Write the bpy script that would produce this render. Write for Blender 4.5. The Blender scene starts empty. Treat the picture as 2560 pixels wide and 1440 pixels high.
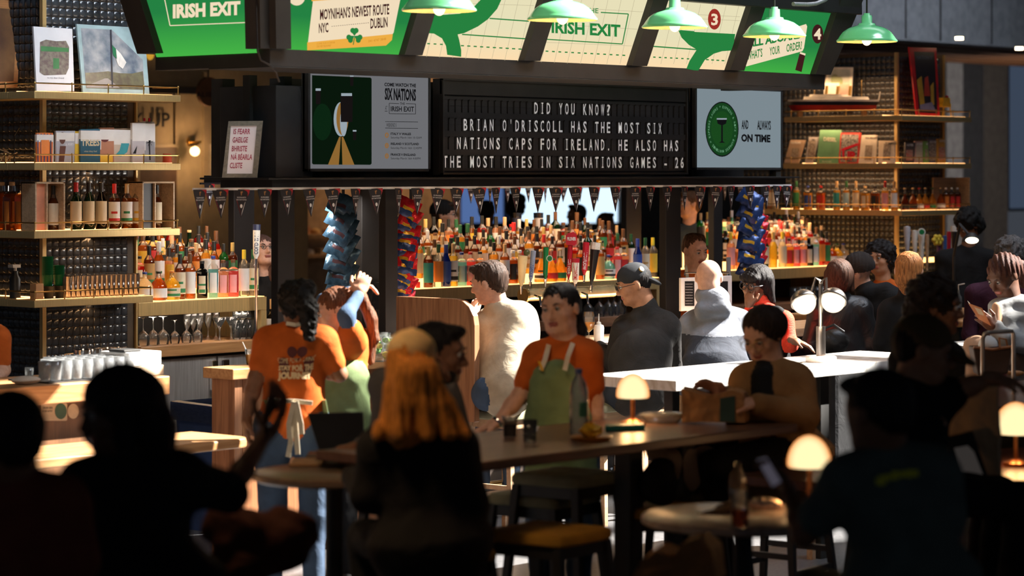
import bpy, math, random
import numpy as np
from mathutils import Vector, Matrix, Euler
random.seed(7)
R = math.radians
sc = bpy.context.scene
COL = sc.collection
# ---------------------------------------------------------------- camera, world, sun, exposure
F = 6640.0; HZ = 430.0; H = 2.15            # focal length in px, horizon row, eye height
TH = math.atan2(6640, 5900); S = math.sin(TH); C = math.cos(TH)   # the hall's x axis runs along the bar front
cd = bpy.data.cameras.new('camera'); cam = bpy.data.objects.new('camera', cd); COL.objects.link(cam)
cam.location = (0, 0, H); cam.rotation_euler = (R(90), 0, -math.atan2(S, C))
cd.sensor_width = 36; cd.lens = F / 2560 * 36; cd.shift_y = -(720 - HZ) / 2560
cd.clip_start = .3; cd.clip_end = 300
cd.dof.use_dof = True; cd.dof.focus_distance = 17.0; cd.dof.aperture_fstop = 2.2
sc.camera = cam
sc.view_settings.view_transform = 'Standard'; sc.view_settings.look = 'None'
sc.view_settings.gamma = 1; sc.view_settings.use_curve_mapping = False
sc.view_settings.exposure = 0.0
w = bpy.data.worlds.new('world'); sc.world = w; w.use_nodes = True
w.node_tree.nodes['Background'].inputs[0].default_value = (.30, .34, .42, 1)
w.node_tree.nodes['Background'].inputs[1].default_value = .14
sun = bpy.data.lights.new('sun', 'SUN'); suno = bpy.data.objects.new('sun', sun); COL.objects.link(suno)
SUND = Vector((.70, -.43, .74)).normalized()      # towards the sun
sun.energy = 38; sun.angle = R(.6); sun.color = (1, .95, .87)
suno.rotation_euler = SUND.to_track_quat('Z', 'Y').to_euler(); suno.location = (0, 0, 20)
def area(name, loc, size, energy, col, tgt, sy=None):
    l = bpy.data.lights.new(name, 'AREA'); o = bpy.data.objects.new(name, l); COL.objects.link(o)
    l.shape = 'RECTANGLE'; l.size = size; l.size_y = sy or size; l.energy = energy; l.color = col
    o.location = loc; o.rotation_euler = (Vector(tgt) - Vector(loc)).to_track_quat('-Z', 'Y').to_euler()
    return o
l_ = area('hall_daylight', (15, 5, 11), 7, 110, (.80, .88, 1), (14, 10.8, 2.2), 3); l_.data.spread = R(50)
l_ = area('left_daylight', (9.2, 7.5, 8), 2, 36, (.74, .85, 1), (10.6, 13.2, 2.4), 2); l_.data.spread = R(40)
l_ = area('right_fill', (17.5, 10.5, 6.5), 3, 34, (.9, .9, 1), (17, 11.5, 1), 3); l_.data.spread = R(90)  # soft fill added above the right-hand group to lift it
l_ = area('right_far_fill', (35.5, 18.6, 3.0), 3, 70, (1, .92, .86), (38, 23, 1.8), 1)  # added fill that brightens the far columns
l_ = area('soffit_fill', (24, 12.5, 6.5), 3, 32, (.85, .9, 1), (26, 17, 3.8), 1.5); l_.data.spread = R(60)  # fill added to lift the grey soffit
area('staff_gap_fill', (11.9, 12.2, 1.95), .8, 14, (1, .93, .85), (11.8, 13.2, .7), .2)  # added fill for the fridge doors, no fixture stands here
l_ = area('left_fill', (5, 6.5, 5), 2, 11, (1, .72, .48), (11, 10, 1.2), 2); l_.data.spread = R(60)
l_ = area('front_downlight', (5.6, 6.6, 3.6), .5, 6, (1, .66, .36), (6.3, 7.0, 1.4), .5); l_.data.spread = R(70)

# ---------------------------------------------------------------- helpers
def ray(x, y):
    k = (x - 1280) / F
    return Vector((S + C * k, C - S * k, (HZ - y) / F))
EYE = Vector((0, 0, H))
def at(x, y, D): return EYE + ray(x, y) * D
def onp(x, y, p): r = ray(x, y); return EYE + r * (p / r.y)
def onu(x, y, u): r = ray(x, y); return EYE + r * (u / r.x)
def onz(x, y, z): r = ray(x, y); return EYE + r * ((z - H) / r.z)
def onpl(x, y, pt, n):
    r = ray(x, y); return EYE + r * ((pt - EYE).dot(n) / r.dot(n))
def Dof(v): return v.x * S + v.y * C
CX = Vector((C, -S, 0)); CY = Vector((S, C, 0)); CZ = Vector((0, 0, 1))     # right, away, up as seen from the hall side

MATS = {}
def mat(key, col=(.5, .5, .5), rough=.6, metal=0, kind='plain', col2=None, scale=8, bump=.15, emit=0, spec=.5, amt=.12, coat=0):
    if key in MATS: return MATS[key]
    m = bpy.data.materials.new(key); m.use_nodes = True; MATS[key] = m
    nt = m.node_tree; N = nt.nodes; L = nt.links; N.clear()
    out = N.new('ShaderNodeOutputMaterial')
    if kind == 'emit':
        e = N.new('ShaderNodeEmission'); e.inputs[0].default_value = (*col, 1); e.inputs[1].default_value = emit
        L.new(e.outputs[0], out.inputs[0]); m.diffuse_color = (*col, 1); return m
    if kind in ('glass', 'liquid'):
        # coloured see-through body: transparent + translucent + mirror-like skin
        lw = N.new('ShaderNodeFresnel'); lw.inputs[0].default_value = 1.5
        gl = N.new('ShaderNodeBsdfGlossy'); gl.inputs[1].default_value = rough
        tr = N.new('ShaderNodeBsdfTransparent'); tr.inputs[0].default_value = (*(col if kind == 'glass' else tuple(c ** .5 for c in col)), 1)
        tl = N.new('ShaderNodeBsdfTranslucent'); df = N.new('ShaderNodeBsdfDiffuse')
        for q in (tl, df): q.inputs[0].default_value = (*col, 1)
        noi = N.new('ShaderNodeTexNoise'); noi.inputs[2].default_value = 14
        mr = N.new('ShaderNodeMapRange'); mr.inputs[3].default_value = amt * .7; mr.inputs[4].default_value = min(1, amt * 1.3); L.new(noi.outputs[0], mr.inputs[0])
        ms = N.new('ShaderNodeMixShader'); ms.inputs[0].default_value = .25; L.new(tl.outputs[0], ms.inputs[1]); L.new(df.outputs[0], ms.inputs[2])
        m1 = N.new('ShaderNodeMixShader'); L.new(mr.outputs[0], m1.inputs[0]); L.new(tr.outputs[0], m1.inputs[1]); L.new(ms.outputs[0], m1.inputs[2])
        m2 = N.new('ShaderNodeMixShader'); L.new(lw.outputs[0], m2.inputs[0]); L.new(m1.outputs[0], m2.inputs[1]); L.new(gl.outputs[0], m2.inputs[2])
        L.new(m2.outputs[0], out.inputs[0]); return m
    b = N.new('ShaderNodeBsdfPrincipled'); L.new(b.outputs[0], out.inputs[0])
    b.inputs['Roughness'].default_value = rough; b.inputs['Metallic'].default_value = metal
    b.inputs['Specular IOR Level'].default_value = spec
    if coat: b.inputs['Coat Weight'].default_value = coat; b.inputs['Coat Roughness'].default_value = .1
    tc = N.new('ShaderNodeTexCoord'); mp = N.new('ShaderNodeMapping'); L.new(tc.outputs['Object'], mp.inputs[0])
    noi = N.new('ShaderNodeTexNoise'); noi.inputs['Scale'].default_value = scale; noi.inputs['Detail'].default_value = 5
    L.new(mp.outputs[0], noi.inputs[0])
    fac = noi.outputs[0]
    if kind == 'wood':
        mp.inputs['Scale'].default_value = (.35, 5, 5); noi.inputs['Distortion'].default_value = 1.2
    if kind == 'woodv':
        mp.inputs['Scale'].default_value = (6, 6, .35); noi.inputs['Distortion'].default_value = 1.2
    if kind == 'brushed':
        mp.inputs['Scale'].default_value = (30, 30, .6)
    if kind == 'marble':
        noi.inputs['Distortion'].default_value = 2.5; noi.inputs['Detail'].default_value = 8
    cr = N.new('ShaderNodeValToRGB'); L.new(fac, cr.inputs[0])
    c2 = col2 or tuple(min(1, c * (1 + amt * 2)) for c in col)
    c1 = col if col2 else tuple(c * (1 - amt) for c in col)
    cr.color_ramp.elements[0].position = .35; cr.color_ramp.elements[1].position = .65
    if kind == 'marble': cr.color_ramp.elements[0].position = .42; cr.color_ramp.elements[1].position = .52
    cr.color_ramp.elements[0].color = (*c1, 1); cr.color_ramp.elements[1].color = (*c2, 1)
    L.new(cr.outputs[0], b.inputs['Base Color'])
    if bump:
        bn = N.new('ShaderNodeBump'); bn.inputs['Strength'].default_value = bump; bn.inputs['Distance'].default_value = .01
        src = fac
        if kind in ('fabric', 'hair', 'knit'):
            n2 = N.new('ShaderNodeTexNoise'); mp2 = N.new('ShaderNodeMapping'); L.new(tc.outputs['Object'], mp2.inputs[0])
            mp2.inputs['Scale'].default_value = (1, 1, 1) if kind == 'fabric' else (1, 1, .08) if kind == 'hair' else (1, 1, 3)
            n2.inputs['Scale'].default_value = 7 if kind == 'fabric' else 160 if kind == 'hair' else 60
            n2.inputs['Detail'].default_value = 8; n2.inputs['Distortion'].default_value = 1.2 if kind == 'fabric' else 0; bn.inputs['Distance'].default_value = .035 if kind == 'fabric' else .01; L.new(mp2.outputs[0], n2.inputs[0]); src = n2.outputs[0]
            if kind == 'hair':
                L.new(n2.outputs[0], cr.inputs[0]); cr.color_ramp.elements[0].position = .3
        L.new(src, bn.inputs['Height']); L.new(bn.outputs[0], b.inputs['Normal'])
    if kind == 'milk':
        b.inputs['Subsurface Weight'].default_value = 0
    if emit:
        b.inputs['Emission Color'].default_value = (*col, 1); b.inputs['Emission Strength'].default_value = emit
    return m
def em(key, col, e=1.0): return mat(key, col, kind='emit', emit=e)

MW = {}
def props(o, label=None, cat=None, group=None, kind=None):
    if label: o['label'] = label
    if cat: o['category'] = cat
    if group: o['group'] = group
    if kind: o['kind'] = kind
    return o
def thing(name, label, cat, loc=(0, 0, 0), rotz=0, group=None):
    o = bpy.data.objects.new(name, None); COL.objects.link(o)
    o.location = loc; o.rotation_euler = (0, 0, rotz); o.empty_display_size = .1
    MW[o.name] = Matrix.Translation(Vector(loc)) @ Matrix.Rotation(rotz, 4, 'Z')
    return props(o, label, cat, group)
def dup(o, loc=None, rotz=None, label=None, parent=None, group=None, mats=None):
    c = o.copy(); COL.objects.link(c)
    if parent is not None: c.parent = parent
    if loc is not None: c.location = loc
    if rotz is not None: c.rotation_euler = (0, 0, rotz)
    if label: c['label'] = label
    if group: c['group'] = group
    for ch in list(o.children): dup(ch, parent=c)
    return c

class MB:
    def __init__(s): s.v = []; s.f = []; s.mi = []; s.m = 0
    def add(s, vs, fs):
        n = len(s.v); s.v += [Vector(v) for v in vs]; s.f += [tuple(i + n for i in f) for f in fs]; s.mi += [s.m] * len(fs); return s
    def box(s, a, b):
        x0, y0, z0 = a; x1, y1, z1 = b
        x0, x1 = min(x0, x1), max(x0, x1); y0, y1 = min(y0, y1), max(y0, y1); z0, z1 = min(z0, z1), max(z0, z1)
        return s.add([(x0, y0, z0), (x1, y0, z0), (x1, y1, z0), (x0, y1, z0), (x0, y0, z1), (x1, y0, z1), (x1, y1, z1), (x0, y1, z1)],
                     [(0, 3, 2, 1), (4, 5, 6, 7), (0, 1, 5, 4), (1, 2, 6, 5), (2, 3, 7, 6), (3, 0, 4, 7)])
    def obox(s, c, ax, ay, az):            # centre and three half-axis vectors
        c = Vector(c); ax = Vector(ax); ay = Vector(ay); az = Vector(az)
        vs = [c + ax * i + ay * j + az * k for k in (-1, 1) for i, j in ((-1, -1), (1, -1), (1, 1), (-1, 1))]
        return s.add(vs, [(0, 3, 2, 1), (4, 5, 6, 7), (0, 1, 5, 4), (1, 2, 6, 5), (2, 3, 7, 6), (3, 0, 4, 7)])
    def cyl(s, a, b, r0, r1=None, n=12, cap=True):
        a = Vector(a); b = Vector(b); r1 = r0 if r1 is None else r1; d = (b - a).normalized()
        t = d.orthogonal().normalized(); q = d.cross(t)
        vs = []; 
        for c, r in ((a, r0), (b, r1)):
            for i in range(n):
                g = 2 * math.pi * i / n; vs.append(c + t * math.cos(g) * r + q * math.sin(g) * r)
        fs = [(i, (i + 1) % n, n + (i + 1) % n, n + i) for i in range(n)]
        if cap: fs += [tuple(range(n))[::-1], tuple(range(n, 2 * n))]
        return s.add(vs, fs)
    def tube(s, pts, r, n=8):
        pts = [Vector(p) for p in pts]; vs = []; fs = []; m = len(pts); pt = None
        rr = r if isinstance(r, (list, tuple)) else [r] * m
        for j, p in enumerate(pts):
            d = (pts[min(j + 1, m - 1)] - pts[max(j - 1, 0)]).normalized()
            if pt is None: t = d.orthogonal().normalized()
            else: t = (pt - d * pt.dot(d)).normalized()
            pt = t; q = d.cross(t)
            vs += [p + t * math.cos(2 * math.pi * i / n) * rr[j] + q * math.sin(2 * math.pi * i / n) * rr[j] for i in range(n)]
        for j in range(m - 1):
            fs += [(j * n + i, j * n + (i + 1) % n, (j + 1) * n + (i + 1) % n, (j + 1) * n + i) for i in range(n)]
        fs += [tuple(range(n))[::-1], tuple(range((m - 1) * n, m * n))]
        return s.add(vs, fs)
    def lathe(s, prof, n=16, c=(0, 0, 0), ax=None, arc=None, close=False, sq=0):
        c = Vector(c); vs = []; fs = []
        nn = n if arc is None else n + 1
        M = Matrix.Identity(3) if ax is None else Vector(ax).to_track_quat('Z', 'Y').to_matrix()
        for r, z in prof:
            for i in range(nn):
                g = 2 * math.pi * i / n if arc is None else arc[0] + (arc[1] - arc[0]) * i / n
                q = 1 if not sq else 1 / max(abs(math.cos(g)), abs(math.sin(g))) * (1 - sq) + sq
                vs.append(c + M @ Vector((r * q * math.cos(g), r * q * math.sin(g), z)))
        for j in range(len(prof) - 1):
            for i in range(n):
                i2 = (i + 1) % nn
                fs.append((j * nn + i, j * nn + i2, (j + 1) * nn + i2, (j + 1) * nn + i))
        if close and arc is None: fs += [tuple(range(n))[::-1], tuple(range((len(prof) - 1) * n, len(prof) * n))]
        return s.add(vs, fs)
    def prism(s, pts, off):               # polygon (3d points) extruded by vector off
        pts = [Vector(p) for p in pts]; off = Vector(off); n = len(pts)
        return s.add(pts + [p + off for p in pts], [tuple(range(n))[::-1], tuple(range(n, 2 * n))] + [(i, (i + 1) % n, n + (i + 1) % n, n + i) for i in range(n)])
    def ball(s, c, r, n=12, m=8, z0=-1, z1=1):
        rx, ry, rz = r if isinstance(r, (tuple, list)) else (r, r, r)
        a0 = math.asin(z0); a1 = math.asin(z1); c = Vector(c); vs = []; fs = []
        for j in range(m + 1):
            a = a0 + (a1 - a0) * j / m
            for i in range(n):
                g = 2 * math.pi * i / n
                vs.append(c + Vector((rx * math.cos(a) * math.cos(g), ry * math.cos(a) * math.sin(g), rz * math.sin(a))))
        for j in range(m):
            fs += [(j * n + i, j * n + (i + 1) % n, (j + 1) * n + (i + 1) % n, (j + 1) * n + i) for i in range(n)]
        fs += [tuple(range(n))[::-1], tuple(range(m * n, (m + 1) * n))]
        return s.add(vs, fs)
    def build(s, name, m, parent=None, bev=0, smooth=False, label=None, cat=None, group=None, kind=None, local=False, origin=None):
        me = bpy.data.meshes.new(name)
        if parent is not None:
            mw = MW.get(parent.name, Matrix.Identity(4)); inv = mw.inverted() if not local else Matrix.Identity(4)
            vs = [inv @ v for v in s.v]; loc = None
        else:
            if origin is None:
                xs = [v.x for v in s.v]; ys = [v.y for v in s.v]; zs = [v.z for v in s.v]
                origin = Vector(((min(xs) + max(xs)) / 2, (min(ys) + max(ys)) / 2, min(zs)))
            vs = [v - Vector(origin) for v in s.v]; loc = Vector(origin)
        me.from_pydata([tuple(v) for v in vs], [], s.f); me.update()
        o = bpy.data.objects.new(name, me); COL.objects.link(o)
        ms = m if isinstance(m, (list, tuple)) else [m]
        for q in ms: me.materials.append(q)
        if len(ms) > 1: me.polygons.foreach_set('material_index', s.mi)
        if parent is not None: o.parent = parent; MW[o.name] = mw
        else: o.location = loc; MW[o.name] = Matrix.Translation(loc)
        if smooth:
            me.shade_smooth()
            if smooth != 'all':
                me.set_sharp_from_angle(angle=R(40))
        if bev:
            b = o.modifiers.new('bevel', 'BEVEL'); b.width = bev; b.segments = 2; b.limit_method = 'ANGLE'
        return props(o, label, cat, group, kind)
def struct(name, mb, m, **k): return mb.build(name, m, kind='structure', **k)

# --- text
TC = {}
def tmesh(s, bold=0.0):
    k = (s, bold)
    if k in TC: return TC[k]
    cu = bpy.data.curves.new('t', 'FONT'); cu.body = s; cu.offset = bold; cu.resolution_u = 2; cu.fill_mode = 'FRONT'
    o = bpy.data.objects.new('t', cu); COL.objects.link(o)
    dg = bpy.context.evaluated_depsgraph_get(); dg.update()
    me = bpy.data.meshes.new_from_object(o.evaluated_get(dg))
    vs = [(v.co.x, v.co.y) for v in me.vertices]; fs = [tuple(p.vertices) for p in me.polygons]
    bpy.data.objects.remove(o); bpy.data.curves.remove(cu); bpy.data.meshes.remove(me)
    x0 = min(v[0] for v in vs); x1 = max(v[0] for v in vs); cap = .729 * .95
    vs = [((x - x0) / max(x1 - x0, 1e-4), y / cap) for x, y in vs]
    TC[k] = (vs, fs); return TC[k]
class Plane:
    def __init__(s, pt, n, off=.004): 
        s.pt = Vector(pt); s.n = Vector(n).normalized()
        if s.n.dot(EYE - s.pt) < 0: s.n = -s.n
        s.off = off
    def __call__(s, x, y, o=None): return onpl(x, y, s.pt + s.n * (s.off if o is None else o), s.n)
def words(mb, s, pl, x0, y0, x1, y1, h, bold=0.0, off=None, lean=0):
    vs, fs = tmesh(s, bold)
    L = math.hypot(x1 - x0, y1 - y0); ux, uy = -(y1 - y0) / L * 0, -1
    if abs(y1 - y0) > abs(x1 - x0): ux, uy = (1 if y1 > y0 else -1), 0
    P = [pl(x0 + a * (x1 - x0) + b * h * (ux + lean), y0 + a * (y1 - y0) + b * h * uy, off) for a, b in vs]
    mb.add(P, fs); return mb
def poly(mb, pl, pts, off=None):
    mb.add([pl(x, y, off) for x, y in pts], [tuple(range(len(pts)))]); return mb
def line(mb, pl, x0, y0, x1, y1, w, off=None):
    L = math.hypot(x1 - x0, y1 - y0) or 1; nx, ny = -(y1 - y0) / L * w / 2, (x1 - x0) / L * w / 2
    return poly(mb, pl, [(x0 + nx, y0 + ny), (x1 + nx, y1 + ny), (x1 - nx, y1 - ny), (x0 - nx, y0 - ny)], off)
def ell(cx, cy, rx, ry, n=24, a0=0, a1=360): return [(cx + rx * math.cos(R(a0 + (a1 - a0) * i / n)), cy + ry * math.sin(R(a0 + (a1 - a0) * i / n))) for i in range(n + (a1 - a0 != 360))]
ORD = ['first', 'second', 'third', 'fourth', 'fifth', 'sixth', 'seventh', 'eighth', 'ninth', 'tenth', 'eleventh', 'twelfth', 'thirteenth', 'fourteenth', 'fifteenth', 'sixteenth', 'seventeenth', 'eighteenth', 'nineteenth', 'twentieth',
       'twenty-first', 'twenty-second', 'twenty-third', 'twenty-fourth', 'twenty-fifth', 'twenty-sixth', 'twenty-seventh', 'twenty-eighth', 'twenty-ninth', 'thirtieth', 'thirty-first', 'thirty-second', 'thirty-third', 'thirty-fourth', 'thirty-fifth', 'thirty-sixth', 'thirty-seventh', 'thirty-eighth', 'thirty-ninth', 'fortieth']

# --- shared materials
BLK = mat('black_steel', (.012, .011, .011), .5, 0, bump=.05)
BLK2 = mat('black_panel', (.02, .019, .018), .65, 0, bump=.05)
GOLD = mat('brass', (.62, .42, .16), .28, 1, kind='brushed', bump=.03, amt=.08)
GOLDM = mat('satin_brass', (.60, .42, .18), .42, .55, kind='brushed', bump=.03, amt=.1)
STEEL = mat('brushed_steel', (.50, .50, .51), .42, .65, kind='brushed', bump=.04, amt=.12)
CHROME = mat('chrome', (.8, .8, .8), .1, 1, bump=0)
OAK = mat('oak', (.36, .17, .065), .4, 0, kind='wood', col2=(.5, .27, .12), scale=6, bump=.1)
WALNUT = mat('walnut', (.20, .09, .045), .42, 0, kind='wood', col2=(.34, .165, .085), scale=5, bump=.08)
WALNUTV = mat('walnut_upright', (.22, .095, .045), .42, 0, kind='woodv', col2=(.38, .18, .09), scale=5, bump=.06)
DARKWOOD = mat('dark_table_wood', (.10, .048, .032), .32, 0, kind='wood', col2=(.17, .085, .055), scale=5, bump=.06)
PALEW = mat('pale_ash', (.42, .26, .15), .5, 0, kind='wood', col2=(.52, .34, .2), scale=5, bump=.08)
MARBLE = mat('marble', (.62, .58, .52), .25, 0, kind='marble', col2=(.85, .84, .82), scale=5, bump=.02)
GLASS = mat('clear_glass', (.93, .95, .95), .03, kind='glass', amt=.10)
PAPERW = mat('white_paper', (.75, .73, .70), .7, bump=.03, amt=.04)
CREAM = mat('cream_paint', (.34, .25, .15), .7, bump=.05)
# ================================================================ the setting
FLOOR = mat('floor_terrazzo', (.10, .10, .105), .32, 0, kind='marble', col2=(.14, .14, .145), scale=18, bump=.02)
struct('floor', MB().box((-2, -2, -.1), (60, 48, 0)), FLOOR)
# unseen hall roof: dark soffit, open slot shaped to land the sun on the bar
ROOF = mat('roof_soffit', (.05, .048, .045), .8)
ZR = 13.0
def slot(p, z): return p + (ZR - z) * SUND.y / SUND.z      # where light that lands on (p, z) crosses the roof
def slotu(u, z): return u + (ZR - z) * SUND.x / SUND.z
pa, pb = slot(8.15, 1.05), slot(11.3, 1.05)
mb = MB()
ua, ub = slotu(5.8, 1), slotu(14.8, 1)
mb.box((-30, -30, ZR), (90, pa, ZR + .2)); mb.box((-30, pb, ZR), (90, 60, ZR + .2))
mb.box((-30, pa, ZR), (ua, pb, ZR + .2)); mb.box((ub, pa, ZR), (90, pb, ZR + .2))
struct('ceiling', mb, ROOF)
mb = MB()
for i in range(1, 4):
    u = ua + (ub - ua) * i / 4; mb.box((u - .13, pa, ZR - .2), (u + .13, pb, ZR))
for q in (.45,):
    pm = pa + (pb - pa) * q; mb.box((ua, pm - .1, ZR - .15), (ub, pm + .1, ZR))
struct('trim_1', mb, BLK)  # unseen bars across the slot, placed for the shadow bands they cast
# far walls
WALLD = mat('far_wall', (.085, .07, .058), .85)
struct('wall_back', MB().box((4, 44, 0), (60, 44.3, ZR)), WALLD)
# left background: cream panelled corridor wall behind the back bar
CW = mat('cream_wall', (.42, .33, .2), .75, amt=.05)
PW = 21.0
mb = MB(); a = onp(300, 0, PW); b = onp(770, 0, PW)
mb.box((a.x, PW, 0), (b.x, PW + .2, 4.6)); wl = struct('wall_left', mb, CW)
TRIM = mat('cream_trim', (.40, .31, .19), .6, amt=.05)
mb = MB()
for x0, y0, x1, y1 in ((338, 205, 442, 225), (338, 360, 442, 368), (338, 228, 348, 360), (434, 228, 442, 360), (505, 180, 517, 560), (338, 425, 345, 560)):
    q0 = onp(x0, y0, PW); q1 = onp(x1, y1, PW); mb.box((q0.x, PW - .03, q0.z), (q1.x, PW, q1.z))
mb.build('wall_moulding', TRIM, wl)
mb = MB(); q0 = onp(300, 212, PW); q1 = onp(500, 236, PW); mb.box((q0.x, PW - .08, q0.z), (q1.x, PW - .035, q1.z)); mb.build('sign_rail', BLK, wl)
q0 = onp(342, 368, PW); q1 = onp(438, 560, PW)
MB().box((q0.x, PW - .025, q0.z), (q1.x, PW, q1.z)).build('dark_panel', mat('brown_panel', (.10, .055, .03), .6), wl)
pl = Plane((0, PW - .04, 0), (0, -1, 0)); mb = MB()
words(mb, 'PICK UP', pl, 268, 316, 425, 316, 34, .02); mb.build('lettering', BLK, wl)
for x0, x1, y0, y1 in ((520, 560, 360, 470),):
    q0 = onp(x0, y0, PW); q1 = onp(x1, y1, PW); MB().box((q0.x, PW - .03, q0.z), (q1.x, PW - .005, q1.z)).build('notice_board', mat('notice', (.5, .42, .3), .7), wl)
# round brown sign hanging on the corridor
c = onp(524, 229, PW - .5); t = thing('round_sign', 'round brown hanging sign in the corridor, half hidden by the bar canopy', 'sign', c)
RBR = mat('round_sign_brown', (.16, .07, .03), .6)
MB().cyl(c + Vector((0, .04, 0)), c, .15, n=32).build('disc', RBR, t)
mb = MB(); words(mb, 'ALIBU', Plane(c + Vector((0, -.004, 0)), (0, -1, 0)), 490, 242, 545, 242, 12, .01); mb.build('lettering', BLK, t)
mb = MB().cyl(c + Vector((0, .02, .14)), c + Vector((0, .02, 1.2)), .008); mb.build('rod', BLK, t)
# globe sconce
c = onp(487, 378, PW - .22); t = thing('globe_sconce', 'lit globe wall lamp on a brass arm beside the cream corridor wall', 'wall lamp', c)
MB().ball(c, .05, 20, 12).build('globe', em('sconce_glow', (1, .62, .28), 5.5), t, smooth='all')
q = onp(478, 355, PW - .02); MB().cyl(q + Vector((0, .02, 0)), q + Vector((0, -.02, 0)), .05, n=24).tube([q, q + Vector((0, -.15, 0)), c + Vector((-.03, 0, .05)), c], .012).build('brass_arm', GOLD, t, smooth=True)
l = bpy.data.lights.new('sconce_light', 'POINT'); l.energy = 9; l.color = (1, .6, .3); l.shadow_soft_size = .05
lo = bpy.data.objects.new('sconce_light', l); COL.objects.link(lo); lo.location = c + Vector((0, -.12, 0))
# yellow lamp fragment by the canopy
c = onp(375, 132, PW - .4); MB().ball(c, (.045, .045, .075), 16, 8).cyl(c + Vector((0, 0, .05)), c + Vector((0, .42, .3)), .008).build('yellow_lantern', em('amber_lantern', (1, .5, .05), .6), smooth='all', label='small yellow lantern glowing behind the canopy corner', cat='lantern')

# right background: soffit, ceiling slats, columns and lit openings
PR = 23.0
q0 = onp(2085, 62, 17.0); q1 = onp(2700, 0, 17.0)
mb = MB().box((q0.x - 1, 17.0, q0.z - .12), (q1.x + 4, 17.3, q0.z + 1.6)); struct('wall_right', mb, mat('soffit_grey', (.20, .21, .23), .6))
mb = MB()
for x in (2265, 2352, 2480):
    q = onp(x, 30, 16.99); mb.box((q.x - .006, 16.985, q0.z - .1), (q.x + .006, 17.02, q0.z + 1.6))
struct('trim_2', mb, BLK)
SL = mat('ceiling_slat', (.22, .09, .035), .5, kind='wood', scale=5)
n = 0
for i in range(9):
    p = 17.6 + i * .55; z = onp(2400, 70, 17).z
    MB().box((24, p, z - .02), (40, p + .22, z + .22)).build('trim_%d' % (n + 3), SL, kind='structure', bev=.005); n += 1
for k, (x, y) in enumerate(((2398, 100), (2548, 125))):
    q = onz(x, y, 3.35); MB().cyl(q, q + Vector((0, 0, .03)), .04, n=12).build('ceiling_downlight', em('downlight', (1, .75, .45), 12), label=('tiny bright ceiling spot among wooden slats, nearer the pillar', 'tiny bright ceiling spot near the right edge of the picture')[k], cat='ceiling light')
COLG = mat('far_column_grey', (.16, .15, .15), .7); COLB = mat('far_column_brown', (.10, .085, .075), .7)
for k, (x0, x1, m) in enumerate(((2368, 2408, mat('far_column_pale', (.32, .31, .31), .7)), (2408, 2460, mat('far_column_dark', (.05, .05, .055), .6)), (2460, 2520, COLB))):
    q0 = onp(x0, 100, PR); q1 = onp(x1, 100, PR); MB().box((q0.x, PR, 0), (q1.x, PR + .5, 4.4)).build('wall_column_%d' % (k + 1) if 0 else 'trim_%d' % (n + 3), m, kind='structure', bev=.01); n += 1
# bright openings in the far facade: real windows with daylight behind
def window(n, x0, y0, x1, y1, p, col, e):
    q0 = onp(x0, y0, p); q1 = onp(x1, y1, p)
    fr = .05; z0, z1 = q1.z, q0.z; a, b = q0.x, q1.x
    mb = MB().box((a - fr, p - .03, z0 - fr), (a, p + .08, z1 + fr)).box((b, p - .03, z0 - fr), (b + fr, p + .08, z1 + fr)).box((a, p - .03, z0 - fr), (b, p + .08, z0)).box((a, p - .03, z1), (b, p + .08, z1 + fr))
    o = struct('window_%d' % n, mb, BLK)
    MB().box((a, p + .04, z0), (b, p + .05, z1)).build('pane', em('daylight_pane_%d' % n, col, e), o)
    return o
window(1, 1275, 470, 1548, 556, 33, (.62, .82, 1), 1.35)
window(2, 1150, 470, 1262, 556, 33.2, (.10, .18, .42), .8)
window(3, 2353, 300, 2366, 560, 23.2, (.45, .66, .85), .9)
window(4, 2520, 160, 2600, 520, 26, (.05, .07, .11), .8)
# warm shop interior far behind the bar, left of centre
SHOP = mat('shop_wall', (.30, .20, .12), .8)
p = 27.0; a = onp(640, 0, p); b = onp(1150, 0, p)
struct('wall_shop', MB().box((a.x, p, 0), (b.x, p + .2, 4)), SHOP)
CAB = mat('shop_shelf_wood', (.35, .2, .09), .6)
for k, y in enumerate((588, 640)):
    q0 = onp(660, y, p - .5); q1 = onp(905, y, p - .5)
    MB().box((q0.x, p - .5, q0.z - .05), (q1.x, p - .05, q0.z)).build('display_shelf', CAB, label=('upper wooden pastry shelf in the blurred shop behind', 'lower wooden pastry shelf in the blurred shop behind')[k], cat='shelf', bev=.004)
area('shop_light', (a.x + 2.5, p - 1.2, 3.2), 2, 45, (1, .62, .32), (a.x + 2.5, p, 1.4))
rnd = random.Random(3)
PST = [mat('pastry_%d' % i, c, .8) for i, c in enumerate(((.6, .38, .16), (.7, .55, .35), (.5, .22, .1), (.75, .7, .62)))]
for k in range(16):
    x = 668 + k * 15; y = (588, 640)[k % 2]; q = onp(x, y, p - .3) + Vector((0, 0, .002))
    mb = MB()
    if k % 3 == 0: mb.box(q + Vector((-.07, -.07, 0)), q + Vector((.07, .07, .12)))
    else: mb.ball(q + Vector((0, 0, .05)), (.08, .06, .05), 10, 6)
    mb.build('pastry' if k % 3 else 'pastry_box', PST[k % 4], smooth=k % 3 > 0, label='blurred %s on the %s shop shelf, %s from the left' % ('bun' if k % 3 else 'box', ('upper', 'lower')[k % 2], ORD[k // 2]), cat='food' if k % 3 else 'box', group='pastries on the far shop shelves')

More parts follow.
